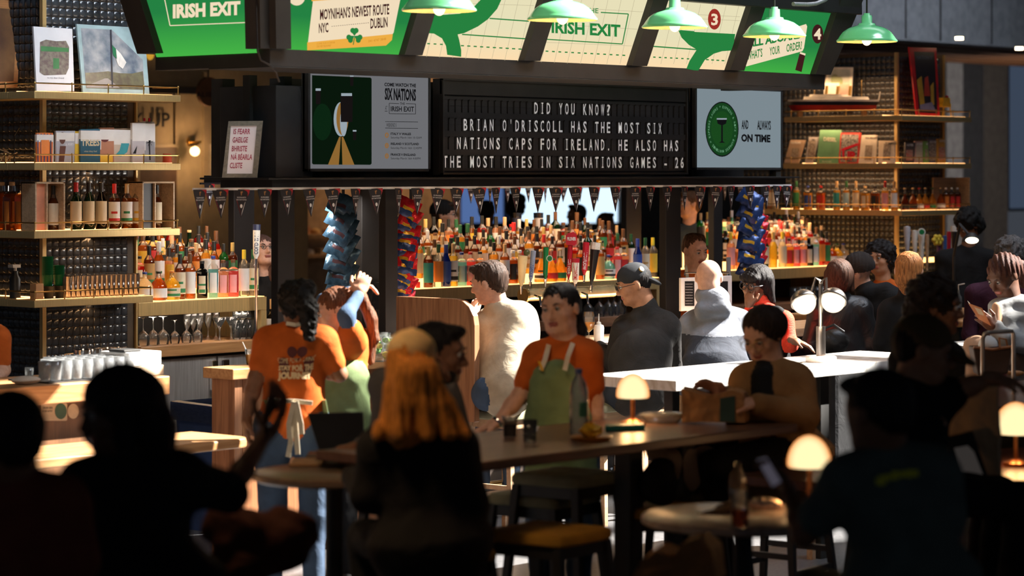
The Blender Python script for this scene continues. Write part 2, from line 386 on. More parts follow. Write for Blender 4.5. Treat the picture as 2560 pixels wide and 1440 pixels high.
# ================================================================ island canopy
CP = 10.6; CZ0 = onp(670, 165, CP).z; CU0 = onp(675, 165, CP).x; CU1 = onp(2062, 218, CP).x
TZ = .42                                       # outward lean per metre of height
zP0 = CZ0 + .105; zP1 = 3.235; zT = 3.34
def cf(z): return CP + .02 - (z - CZ0) * TZ      # p of the front face at height z
def cl_(z): return CU0 - (z - CZ0) * TZ          # u of the left face
BKP = CP + 3.3
can = thing('canopy_sign', 'large black-framed canopy with backlit green and cream menu panels above the bar', 'canopy', ((CU0 + CU1) / 2, CP + 1.2, CZ0))
mb = MB()
mb.box((CU0, CP, CZ0), (CU1, CP + .12, CZ0 + .105)).box((CU0, CP + .12, CZ0), (CU0 + .12, 11.55, CZ0 + .105)).box((CU1 - .1, CP + .1, CZ0), (CU1, BKP, CZ0 + .105))
mb.box((CU0, CP, CZ0 - .006), (CU1, CP + .5, CZ0)).build('lower_beam', BLK2, can, bev=.004)
# leaning posts between panels; edges read off the photograph at panel bottom row
def fb(x): 
    z = zP0
    return onp(x, 0, cf(z)).x
edges = [(720, 1004), (1048, 1303), (1343, 1573), (1610, 1818), (1853, 2032)]
posts = [(CU0, fb(720))] + [(fb(edges[i][1]), fb(edges[i + 1][0])) for i in range(4)] + [(fb(2032), CU1)]
for i, (a, b) in enumerate(posts):
    mb = MB(); z0, z1 = zP0 - .01, zT
    mb.add([(a, cf(z0) - .03, z0), (b, cf(z0) - .03, z0), (b, cf(z0) + .12, z0), (a, cf(z0) + .12, z0), (a - (.42 * (z1 - z0) if i == 0 else 0), cf(z1) - .03, z1), (b + (.08 if i == 5 else -.42 * (z1 - z0) if i == 0 else 0), cf(z1) - .03, z1), (b - (.42 * (z1 - z0) if i == 0 else 0), cf(z1) + .12, z1), (a, cf(z1) + .12, z1)],
           [(0, 3, 2, 1), (4, 5, 6, 7), (0, 1, 5, 4), (1, 2, 6, 5), (2, 3, 7, 6), (3, 0, 4, 7)])
    mb.build('post', BLK2, can)
mb = MB().box((cl_(zT) , cf(zP1) - .05, zP1), (CU1 + .1, cf(zP1) + .2, zP1 + .25)); mb.build('upper_beam', BLK, can, bev=.004)
ulf = CU0
# left face frame
zz = [zP0 - .01, zT + .1]
pe0 = onu(395, 172, CU0).y
for a, b in ((pe0 - .07, pe0 + .1), (CP + .0, CP + .12)):
    k_ = .42 * (zz[1] - zz[0]) if a == CP else 0; a1, b1 = a - k_, b - k_
    mb = MB(); mb.add([(cl_(zz[0]) - .03, a, zz[0]), (cl_(zz[0]) + .1, a, zz[0]), (cl_(zz[0]) + .1, b, zz[0]), (cl_(zz[0]) - .03, b, zz[0]),
            (cl_(zz[1]) - .03, a1, zz[1]), (cl_(zz[1]) + .1, a1, zz[1]), (cl_(zz[1]) + .1, b1, zz[1]), (cl_(zz[1]) - .03, b1, zz[1])],
           [(0, 3, 2, 1), (4, 5, 6, 7), (0, 1, 5, 4), (1, 2, 6, 5), (2, 3, 7, 6), (3, 0, 4, 7)])
    mb.build('side_frame', BLK2, can)
MB().box((CU0, CP + .1, zT + .2), (CU1, CP + 1.3, zT + .25)).build('roof_panel', BLK, can)
# cable down the corner
c = [onp(x, y, CP - .08) for x, y in ((640, 0), (642, 60), (644, 128), (652, 150), (675, 163), (690, 180), (698, 205))]
MB().tube(c, .006, 6).build('cable', BLK, can)

GRN = em('backlit_green', (.02, .24, .055), 1.0); GRN2 = em('backlit_light_green', (.05, .42, .08), 1.0)
CRM = em('backlit_cream', (.88, .72, .50), 1.0); CRMW = em('backlit_warm_cream', (1, .80, .55), 1.0)
def bl(key, c0, c1):                      # backlit film, a little brighter near its tube at the bottom edge
    m = mat(key, c0, kind='emit', emit=1); nt = m.node_tree; N = nt.nodes; L = nt.links
    e = [q for q in N if q.type == 'EMISSION'][0]
    tc = N.new('ShaderNodeTexCoord'); sp = N.new('ShaderNodeSeparateXYZ'); mr = N.new('ShaderNodeMapRange'); cr = N.new('ShaderNodeValToRGB')
    L.new(tc.outputs['Generated'], sp.inputs[0]); L.new(sp.outputs[2], cr.inputs[0])
    cr.color_ramp.elements[0].color = (*c1, 1); cr.color_ramp.elements[1].color = (*c0, 1); cr.color_ramp.elements[1].position = .38
    L.new(cr.outputs[0], e.inputs[0]); return m
PGRN = bl('panel_green', (.018, .22, .055), (.06, .45, .06)); PCRM = bl('panel_cream', (.80, .74, .48), (1, .72, .42))
BWN = em('print_brown', (.05, .012, .012), 1); YEL = em('print_yellow', (.85, .42, .06), 1); INKG = em('print_green', (.02, .22, .05), 1)
YDK = em('print_amber', (.62, .25, .02), 1)
FN = Vector((0, -1, -TZ)).normalized(); FP = Plane((11, cf(zP0) + .02, zP0), FN, .004)
def panel_f(x0, x1, m, name='sign_panel'):
    a, b = fb(x0) - .02, fb(x1) + .02; mb = MB(); z0, z1 = zP0 - .03, zP1 + .1; a9 = a - (.3 if x0 == 720 else 0)
    mb.add([(a, cf(z0) + .02, z0), (b, cf(z0) + .02, z0), (b, cf(z1) + .02, z1), (a9, cf(z1) + .02, z1), (a, cf(z0) + .04, z0), (b, cf(z0) + .04, z0), (b, cf(z1) + .04, z1), (a9, cf(z1) + .04, z1)],
           [(0, 1, 2, 3), (7, 6, 5, 4), (0, 4, 5, 1), (1, 5, 6, 2), (2, 6, 7, 3), (3, 7, 4, 0)])
    return mb.build(name, m, can)
P1 = panel_f(720, 1004, PGRN); P2 = panel_f(1048, 1303, PCRM); P3 = panel_f(1343, 1573, PCRM); P4 = panel_f(1610, 1818, PCRM); P5 = panel_f(1853, 2032, PGRN)
# panel 1: ticket
mb = MB(); poly(mb, FP, [(768, 122), (782, 5), (780, -12), (1003, -12), (984, 82), (975, 93), (955, 104), (768, 124)], .003); mb.build('ticket', CRM, P1)
mb = MB(); poly(mb, FP, [(768, 106), (982, 85), (980, 100), (965, 114), (768, 126)], .005); poly(mb, FP, [(779, 3), (905, -6), (905, -14), (779, -12)], .005); mb.build('ticket_band', YEL, P1)
mb = MB(); words(mb, "MOYNIHAN'S NEWEST ROUTE", FP, 800, 49, 973, 35, 25, .025, .007)
words(mb, 'NYC', FP, 797, 82, 821, 80, 23, .025, .007); words(mb, 'DUBLIN', FP, 926, 71, 969, 67, 24, .025, .007)
for i in range(18): line(mb, FP, 829 + i * 5.3, 66 - i * .52, 832 + i * 5.3, 65.7 - i * .52, 1.2, .007)
mb.build('lettering', BWN, P1)
mb = MB(); words(mb, 'COME FOR A DRINK', FP, 792, 112, 838, 108, 4.5, 0, .008); words(mb, 'STAY FOR THE JOURNEY', FP, 792, 119, 828, 116, 5, 0.01, .008); words(mb, '041 4747 3848', FP, 921, 106, 965, 100, 6, 0, .008); mb.build('small_print', YDK, P1)
def clover(mb, cx, cy, r, pl, off):
    for a in (-90, 150, 30):
        ax, ay = cx + math.cos(R(a)) * r * .62, cy + math.sin(R(a)) * r * .62
        for sgn in (-1, 1):
            px, py = -math.sin(R(a)) * sgn, math.cos(R(a)) * sgn
            poly(mb, pl, ell(ax + px * r * .22 + math.cos(R(a)) * r * .1, ay + py * r * .22 + math.sin(R(a)) * r * .1, r * .33, r * .36, 14), off + .0005 * sgn)
        poly(mb, pl, [(cx, cy), (ax - math.sin(R(a)) * r * .45, ay + math.cos(R(a)) * r * .45), (ax + math.sin(R(a)) * r * .45, ay - math.cos(R(a)) * r * .45)], off + .001)
    line(mb, pl, cx + 1, cy, cx - r * .15, cy + r * 1.15, r * .12, off + .001)
mb = MB(); clover(mb, 886, 90, 19, FP, .010); mb.build('shamrock', INKG, P1)
mb = MB(); poly(mb, FP, ell(742, -8, 21, 22, 24), .004); mb.build('dot', CRM, P1)
# panel 2
GL = em('panel_grid', (.50, .44, .28), 1)
def grid(P, x0, x1, ys, xs):
    mb = MB()
    for x in xs: line(mb, FP, x, 160, x + 36, 0 if x < 1600 else 10, .9, .002)
    for ya, yb in ys: line(mb, FP, x0, ya, x1, yb, .9, .002)
    mb.build('grid_lines', GL, P)
grid(P2, 1050, 1335, ((5, 14), ), [1062 + i * 33 for i in range(8)])
grid(P3, 1345, 1610, ((14, 30), (58, 74), (105, 116)), [1352 + i * 33 for i in range(7)])
grid(P4, 1612, 1850, ((40, 52), (30, 42)), [1620 + i * 32 for i in range(7)])
mb = MB()
poly(mb, FP, [(1057, 82), (1068, 30), (1080, 35), (1110, 37), (1150, 34), (1182, 20), (1205, -4), (1255, -4), (1243, 22), (1220, 48), (1195, 66), (1160, 83), (1144, 86), (1148, 100), (1153, 125), (1153, 142), (1118, 137), (1115, 115), (1105, 96), (1085, 84)], .004)
line(mb, FP, 1224, 46, 1322, 53, 3, .005); line(mb, FP, 1155, 86, 1313, 97, 3, .005)
for i in range(4): line(mb, FP, 1052 + i * 16, 108 + i * .9, 1059 + i * 16, 108.4 + i * .9, 3, .005)
for i in range(10): line(mb, FP, 1152 + i * 16, 114 + i * .95, 1160 + i * 16, 114.4 + i * .95, 3, .005)
mb.build('route_map', INKG, P2)
# panel 3
mb = MB()
words(mb, 'IRISH EXIT', FP, 1379, 81, 1551, 91, 28, .035, .005)
words(mb, 'THE', FP, 1462, 31, 1496, 33, 12, .01, .005)
for a in (((1502, 31), (1571, 35)), ((1571, 35), (1556, 110)), ((1556, 110), (1363, 98)), ((1363, 98), (1382, 26)), ((1382, 26), (1458, 29))): line(mb, FP, *a[0], *a[1], 2.6, .005)
for i in range(14): line(mb, FP, 1348 + i * 16, 127 + i * .85, 1355 + i * 16, 127.4 + i * .85, 3, .005)
mb.build('lettering', INKG, P3)
# panel 4
mb = MB()
poly(mb, FP, [(1696, 76), (1740, 80), (1838, 85), (1832, 126), (1805, 128), (1785, 134), (1762, 150), (1745, 178), (1716, 172), (1724, 152), (1742, 124), (1722, 112), (1704, 94)], .004)
line(mb, FP, 1620, 115, 1742, 124, 3, .005); line(mb, FP, 1700, 76, 1736, 79, 2, .005)
for i in range(8): line(mb, FP, 1619 + i * 14, 142 + i * .7, 1625 + i * 14, 142.3 + i * .7, 3, .005)
for i in range(4): line(mb, FP, 1765 + i * 13, 149 + i * .8, 1772 + i * 13, 149.4 + i * .8, 3, .005)
mb.build('route_map', INKG, P4)
mb = MB(); poly(mb, FP, ell(1786, 48, 16, 26, 28), .006); mb.build('number_disc', em('print_red', (.33, .03, .02), 1), P4)
mb = MB(); words(mb, '3', FP, 1778, 62, 1795, 62, 27, .03, .008); mb.build('number', CRM, P4)
# panel 5
mb = MB(); poly(mb, FP, [(1858, 150), (1877, 88), (1900, 82), (1990, 68), (2015, 60), (2018, 66), (2010, 120), (2006, 128), (1866, 166), (1860, 163)], .004); mb.build('ticket', CRM, P5)
mb = MB(); words(mb, 'ALL ABOARD', FP, 1869, 118, 2006, 94, 19, .04, .006)
words(mb, "WHAT'S", FP, 1868, 150, 1906, 141, 20, .02, .006); words(mb, 'YOUR', FP, 1924, 138, 1950, 133, 19, .02, .006); words(mb, 'ORDER?', FP, 1966, 130, 2005, 122, 19, .02, .006)
mb.build('lettering', INKG, P5)
mb = MB(); poly(mb, FP, ell(2044, 85, 14, 24, 28), .006); mb.build('number_disc', BWN, P5)
mb = MB(); words(mb, '4', FP, 2035, 98, 2053, 98, 26, .03, .008); mb.build('number', CRM, P5)
mb = MB(); poly(mb, FP, [(2000, 130), (2014, 134), (2004, 180), (1988, 175)], .006); mb.build('pint_drawing', BWN, P5)
mb = MB(); poly(mb, FP, [(1999, 134), (2001, 130), (2014, 134), (2013, 139)], .008); mb.build('foam_drawing', CRM, P5)
# left face panel
LN = Vector((-1, 0, -TZ)).normalized(); LP = Plane((cl_(zP0) + .02, 11, zP0), LN, .004)
mb = MB(); z0, z1 = zP0 - .03, zT + .1; a, b = CP + .1, pe0
mb.add([(cl_(z0) + .02, a, z0), (cl_(z0) + .02, b, z0), (cl_(z1) + .02, b, z1), (cl_(z1) + .02, a - .3, z1), (cl_(z0) + .04, a, z0), (cl_(z0) + .04, b, z0), (cl_(z1) + .04, b, z1), (cl_(z1) + .04, a - .3, z1)],
       [(0, 1, 2, 3), (7, 6, 5, 4), (0, 4, 5, 1), (1, 5, 6, 2), (2, 6, 7, 3), (3, 7, 4, 0)])
PL = mb.build('sign_panel', PGRN, can)
mb = MB(); words(mb, 'IRISH EXIT', LP, 432, 44, 601, 35, 31, .05, .004)
for a in (((411, -5), (425, 64)), ((425, 64), (622, 56)), ((622, 56), (612, -5))): line(mb, LP, *a[0], *a[1], 2.4, .004)
mb.build('lettering', CRM, PL)
# curved chrome handle rail on the upper right
c = [onp(x, y, cf(zP1) - .12) for x, y in ((1983, 10), (2020, 11), (2040, 9), (2062, 0), (2080, -14))]
MB().tube(c, .014, 10).build('steel_conduit', STEEL, can, smooth=True)

# ================================================================ header beam, screens and split-flap board
HP = 11.4; HU0 = onp(680, 447, HP).x; HU1 = onp(1965, 465, HP).x; HZ1 = 2.105; HZ0 = 2.045
HB = 14.2
mb = MB().box((HU0, HP, HZ0), (HU1, HP + .3, HZ1)).box((HU0, HP + .3, HZ0), (HU0 + .25, 11.85, HZ1)).box((12.9, HB, HZ0 + .02), (HU1, HB + .25, HZ1 + .02)).box((HU1 - .25, HP + .3, HZ0), (HU1, HB, HZ1))
mb.box((HU0 - .12, HP - .1, HZ1), (HU1 + .03, HP + .5, HZ1 + .012)).box((HU0 - .05, HP - .05, HZ1), (HU0 + .4, 11.97, HZ1 + .012))
hd = mb.build('header_beam', BLK, label='long black steel ledge above the bar, carrying the screens', cat='ledge', bev=.003)
MB().box((HU0 + .45, HP + .42, HZ1 + .012), (HU1 + .05, HP + .5, CZ0 - .006)).build('backing_panel', BLK, label='matt black panel wall behind the screens above the bar', cat='panel')
# steel hanger posts between ledge and canopy
for k, x in enumerate((625, 712, 1088, 1727, 1938)):
    q = onp(x, 300, HP + (.3 if k < 4 else .06)); MB().box((q.x - .03, q.y - .03, HZ1 + .012), (q.x + .03, q.y + .03, CZ0)).build('hanger_post', BLK2, label=('black steel hanger left of the speaker cabinet', 'black steel hanger right of the speaker cabinet', 'black steel hanger between wide screen and flap board', 'black steel hanger between flap board and square screen', 'black steel hanger at the right end of the ledge')[k], cat='post')
def screen(name, label, x0, x1, yt, yb, p, face):
    q0 = onp(x0, yt, p); q1 = onp(x1, yb, p); zt, zb = onp((x0 + x1) / 2, yt, p).z, onp((x0 + x1) / 2, yb, p).z
    t = thing(name, label, 'screen', ((q0.x + q1.x) / 2, p, zb))
    b = .018
    mb = MB().box((q0.x, p, zb), (q0.x + b, p + .05, zt)).box((q1.x - b, p, zb), (q1.x, p + .05, zt)).box((q0.x, p, zb), (q1.x, p + .05, zb + b)).box((q0.x, p, zt - b), (q1.x, p + .05, zt)).box((q0.x, p + .03, zb), (q1.x, p + .06, zt))
    mb.build('bezel', mat('screen_bezel', (.03, .03, .03), .2), t, bev=.002)
    pn = MB().box((q0.x + b, p + .006, zb + b), (q1.x - b, p + .02, zt - b)).build('display', face, t)
    MB().box(((q0.x + q1.x) / 2 - .15, p + .06, zb + .1), ((q0.x + q1.x) / 2 + .15, HP + .42, zt - .1)).build('wall_bracket', BLK, t)
    return t, pn, Plane((q0.x, p + .006, zb), (0, -1, 0), .002)
SG = em('screen_grey', (.150, .152, .163), 1.0)
t, D1, T1 = screen('display_screen', 'wide wall screen with dark green picture and rugby fixture list', 771, 1077, 182, 429, HP + .02, SG)
mb = MB()
def rrect(x0, y0, x1, y1, r): 
    return ell(x1 - r, y1 - r, r, r, 4, 0, 90) + ell(x0 + r, y1 - r, r, r, 4, 90, 180) + ell(x0 + r, y0 + r, r, r, 4, 180, 270) + ell(x1 - r, y0 + r, r, r, 4, 270, 360)
poly(mb, T1, [(780, 188), (926, 194), (929, 197), (929, 409), (926, 412), (783, 411), (780, 408)], .003); mb.build('picture_panel', em('scr_dkgreen', (.0028, .0085, .0035), 1), D1)
mb = MB(); poly(mb, T1, ell(806, 305, 24, 46, 24), .0035); mb.build('picture_glow', em('scr_green2', (.0035, .018, .006), 1), D1)
mb = MB(); poly(mb, T1, ell(852, 298, 18, 43, 24), .004); mb.build('rugby_ball_rim', em('scr_white', (.30, .36, .40), 1), D1)
mb = MB(); poly(mb, T1, ell(856, 296, 15, 42, 24), .005); mb.build('rugby_ball', em('scr_gold', (.26, .13, .03), 1), D1)
mb = MB(); poly(mb, T1, ell(859, 305, 9, 36, 20), .0055); mb.build('rugby_ball_face', em('scr_white', (.30, .36, .40), 1), D1)
mb = MB(); poly(mb, T1, [(848, 342), (852, 342), (847, 412), (820, 412)], .0045); poly(mb, T1, [(854, 342), (858, 342), (886, 412), (856, 412)], .0045); mb.build('gold_stand', em('scr_gold', (.26, .13, .03), 1), D1)
DKP = em('scr_dark', (.008, .006, .006), 1); WHP = em('scr_white', (.30, .36, .40), 1)
mb = MB()
for x0, y0, x1, y1 in ((851, 236, 882, 305), (789, 225, 802, 260), (875, 192, 884, 215), (882, 328, 891, 350)): poly(mb, T1, [(x0, y0), (x1, y0), (x1 - 1, y1), (x0 + 1, y1)], .006)
mb.build('stout_glasses', DKP, D1)
mb = MB()
for x0, y0, x1, y1 in ((853, 233, 880, 240), (789, 221, 802, 227), (875, 189, 884, 192), (882, 325, 891, 329)): poly(mb, T1, [(x0, y0), (x1, y0), (x1, y1), (x0, y1)], .0065)
mb.build('stout_foam', WHP, D1)
mb = MB(); INK = em('scr_ink', (.006, .006, .007), 1)
words(mb, 'COME WATCH THE', T1, 961, 215, 1040, 218, 8, .04); words(mb, 'SIX NATIONS', T1, 962, 248, 1040, 251, 27, .04)
words(mb, 'THE', T1, 1000, 262, 1012, 262, 6, .01); words(mb, 'IRISH EXIT', T1, 977, 278, 1035, 279, 12, .02); words(mb, 'AT', T1, 963, 275, 968, 275, 10, 0)
for a in ((973, 258, 998, 259), (1015, 259, 1039, 260), (973, 258, 973, 284), (1039, 260, 1039, 285), (973, 284, 1039, 285), (963, 304, 1045, 305), (963, 320, 1045, 321), (962, 278, 969, 278)): line(mb, T1, *a, 1.2)
words(mb, 'WEEKEND 5', T1, 966, 317, 991, 317, 9, 0)
for s_, y in (('ITALY V WALES', 337), ('IRELAND V SCOTLAND', 362), ('FRANCE V ENGLAND', 389)): words(mb, s_, T1, 977, y, 977 + 3.9 * len(s_), y + .8, 5.4, .035)
for s_, y in (('Saturday March 16th 10:15AM', 346), ('Saturday March 16th 12:45PM', 372), ('Saturday March 16th 4:00PM', 398)): words(mb, s_, T1, 977, y, 977 + 2.85 * len(s_), y + .8, 5, 0)
mb.build('lettering', INK, D1)
mb = MB()
for y in (338, 364, 390): poly(mb, T1, ell(967, y, 5, 7, 16), .003)
mb.build('fixture_number_disc', em('scr_amber', (.25, .13, .05), 1), D1)
mb = MB()
for n_, y in (('1', 341), ('2', 367), ('3', 393)): words(mb, n_, T1, 965.5, y, 968.5, y, 6, .01, .004)
mb.build('fixture_number', SG, D1)
SG2 = em('screen_pale', (.20, .25, .28), 1.0)
t, D2, T2 = screen('display_screen', 'squarish wall screen with round green cocktail emblem and ON TIME', 1739, 1957, 219, 425, HP + .02, SG2)
mb = MB(); poly(mb, T2, ell(1805, 323, 41.5, 69, 40), .003); mb.build('emblem_rim', INK, D2)
mb = MB(); poly(mb, T2, ell(1805, 323, 39.5, 66, 40), .0035); mb.build('emblem_disc', em('emb_green', (.008, .05, .012), 1), D2)
mb = MB(); poly(mb, T2, ell(1805, 323, 27, 45, 40), .004); mb.build('emblem_centre', em('emb_green2', (.010, .062, .012), 1), D2)
mb = MB(); poly(mb, T2, [(1792, 299), (1817, 299), (1815, 309), (1807, 313), (1807, 353), (1813, 357), (1797, 357), (1803, 353), (1803, 313), (1794, 309)], .0045); mb.build('coupe_drawing', INK, D2)
mb = MB(); poly(mb, T2, [(1792, 295.5), (1817, 295.5), (1817, 299), (1792, 299)], .0045); mb.build('coupe_foam', WHP, D2)
mb = MB(); RT_ = 'EXPRESS & RITZ * EXPRESS MARTINIS * EXPRESS LAGERS * '
for i, ch in enumerate(RT_):
    if ch == ' ': continue
    a = R(-85 + 360 * i / len(RT_)); cx, cy = 1805 + 33 * math.cos(a), 323 + 55.5 * math.sin(a)
    vs, fs = tmesh(ch, .01); w_ = 3.6
    tx, ty = -math.sin(a) * 3.2, math.cos(a) * 5.2; nx, ny = math.cos(a) * 4, math.sin(a) * 6.5
    mb.add([T2(cx + (q - .5) * tx + (b_ - .5) * nx, cy + (q - .5) * ty + (b_ - .5) * ny, .005) for q, b_ in vs], fs)
mb.build('emblem_lettering', em('emb_txt', (.12, .30, .16), 1), D2)
mb = MB(); words(mb, 'AND', T2, 1854, 322, 1871, 322, 21, .03); words(mb, 'ALWAYS', T2, 1893, 323, 1927, 324, 21, .035); words(mb, 'ON TIME', T2, 1853, 353, 1926, 355, 17, .05); mb.build('lettering', INK, D2)

# split-flap board: every flap window is a part, every white letter its sub-part
BP = HP + .03
def yT(x, r): return [(244 + r * 46.5) + (x - 1105) * ((.030, .0235, .012, .004)[r]) for r in range(4)][r]
bx0, bx1 = onp(1105, 0, BP).x, onp(1718, 0, BP).x
zt = onp(1105, 196, BP).z; zb = onp(1105, 437, BP).z
brd = thing('split_flap_board', 'black split-flap letter board with four lines of white capitals', 'sign', ((bx0 + bx1) / 2, BP, zb))
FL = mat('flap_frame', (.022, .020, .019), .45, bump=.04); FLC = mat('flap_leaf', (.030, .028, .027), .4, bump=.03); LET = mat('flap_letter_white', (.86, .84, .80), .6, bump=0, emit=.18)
mb = MB().box((bx0, BP + .02, zb), (bx1, BP + .08, zt)).box((bx0, BP - .01, zb), (bx0 + .015, BP + .02, zt)).box((bx1 - .015, BP - .01, zb), (bx1, BP + .02, zt)).box((bx0, BP - .012, zb), (bx1, BP + .02, zb + .012)).box((bx0, BP - .012, zt - .012), (bx1, BP + .02, zt)).box((bx0, BP, zt - .10), (bx1, BP + .02, zt - .012))
mb.build('housing', FL, brd, bev=.002)
LINES = ['                   DID YOU KNOW?', "   BRIAN O'DRISCOLL HAS THE MOST SIX", '  NATIONS CAPS FOR IRELAND. HE ALSO HAS', 'THE MOST TRIES IN SIX NATIONS GAMES - 26']
NC = 40
# column x positions: THE at 1110, 26 ends 1712 in the last row
row_z = [(onp(1400, 264, BP).z, 24), (onp(1400, 313, BP).z, 24), (onp(1400, 362, BP).z, 24), (onp(1400, 410, BP).z, 24)]
starts = [1337.0 - 15.4 * 19 * 0, 0, 0, 0]
cu = (onp(1714, 0, BP).x - onp(1107, 0, BP).x) / NC
u0 = onp(1107, 0, BP).x
rs = (zt - .115 - zb - .02) / 4
leaf = None
offs = {0: 0, 1: 0, 2: 0, 3: 0}
def colof(x): return int(round((onp(x, 0, BP).x - u0) / cu))
start_col = [colof(1338), colof(1161), colof(1143), 0]
text = ['DID YOU KNOW?', "BRIAN O'DRISCOLL HAS THE MOST SIX", 'NATIONS CAPS FOR IRELAND. HE ALSO HAS', 'THE MOST TRIES IN SIX NATIONS GAMES - 26']
for r in range(4):
    zc = zt - .115 - rs * (r + .5) + .004
    mb = MB().box((bx0 + .015, BP + .004, zc - rs * .5), (bx1 - .015, BP + .02, zc - rs * .34)).box((bx0 + .015, BP + .004, zc + rs * .34), (bx1 - .015, BP + .02, zc + rs * .5)); mb.build('row_bar', FL, brd)
    for c_ in range(NC):
        a = u0 + c_ * cu
        mb = MB().box((a + .006, BP + .010, zc - .040), (a + cu - .006, BP + .016, zc - .001)).box((a + .006, BP + .010, zc + .001), (a + cu - .006, BP + .016, zc + .040))
        mb.box((a - .002, BP + .002, zc - .046), (a + .0025, BP + .018, zc + .034)).box((a - .001, BP - .004, zc + .034), (a + .007, BP + .014, zc + .042))
        fl = mb.build('flap', FLC, brd)
        k = c_ - start_col[r]
        ch = text[r][k] if 0 <= k < len(text[r]) else ' '
        if ch != ' ':
            vs, fs = tmesh(ch, .018); wd = {'I': .13, '.': .25, "'": .2, '-': .5}.get(ch, .62) * cu * .92; h_ = .072
            if ch in "'": wd = .12 * cu
            cx = a + cu / 2
            P = [(cx + (q - .5) * wd, BP + .006, zc - h_ / 2 + b_ * h_) for q, b_ in vs]
            lm = MB().add(P, fs)
            lm.build('letter', LET, fl)
            if ch == 'I': MB().box((cx - .010, BP + .006, zc - h_ / 2), (cx + .010, BP + .0065, zc - h_ / 2 + .006)).box((cx - .010, BP + .006, zc + h_ / 2 - .006), (cx + .010, BP + .0065, zc + h_ / 2)).build('letter_serif', LET, fl)

# black cabinet and framed sign on the ledge's left end
uL = HU0 + .1
q0 = onu(690, 213, uL); q1 = onu(550, 445, uL)
sp = thing('black_cabinet', 'tall matt black speaker cabinet on the left end of the ledge', 'cabinet', (uL + .2, (q0.y + q1.y) / 2, HZ1 + .012))
MB().box((uL, q0.y, HZ1 + .012), (uL + .3, q1.y, q0.z)).build('case', mat('cabinet_black', (.018, .018, .019), .5), sp, bev=.004)
mb = MB()
for y in (265, 340, 420): q = onu(540, y, uL); mb.ball(q, .006, 8, 5)
MB().box((uL + .02, q1.y, HZ1 + .012), (uL + .12, q1.y + .1, q0.z + .05)).build('side_bracket', BLK2, sp)
tl = thing('framed_sign', 'grey framed sign with red Irish lettering leaning on the ledge', 'picture frame', at(600, 440, 15.6))
D = 15.6
A = lambda x, y: at(x, y, D + (445 - y) * .0006)
fpts = [A(555, 444), A(643, 444), A(657, 302), A(571, 303)]; ipts = [A(567, 434), A(631, 434), A(642, 314), A(577, 315)]
mb = MB()
for i in range(4):
    a, b, c, d = fpts[i], fpts[(i + 1) % 4], ipts[(i + 1) % 4], ipts[i]; mb.prism([a, b, c, d], CY * .02)
mb.build('frame', mat('grey_wood_frame', (.22, .19, .14), .6, kind='wood', scale=8), tl)
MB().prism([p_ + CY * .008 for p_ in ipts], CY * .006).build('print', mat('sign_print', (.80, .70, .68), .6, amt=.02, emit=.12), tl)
nrm = (A(555, 444) - A(643, 444)).cross(A(571, 303) - A(555, 444)); SP_ = Plane(A(600, 380) + CY * .008, nrm, .002)
mb = MB()
for s_, x0, x1, y in (('IS FEARR', 583, 625, 335), ('GAEILGE', 581, 619, 356), ('BHRISTE', 579, 617, 378), ('NÁ BÉARLA', 577, 630, 399), ('CLISTE', 574, 605, 420)): words(mb, s_, SP_, x0, y, x1, y, 13, .02, .002, lean=.10)
mb.build('lettering', mat('sign_red', (.35, .03, .06), .6, bump=0, emit=.1), tl)

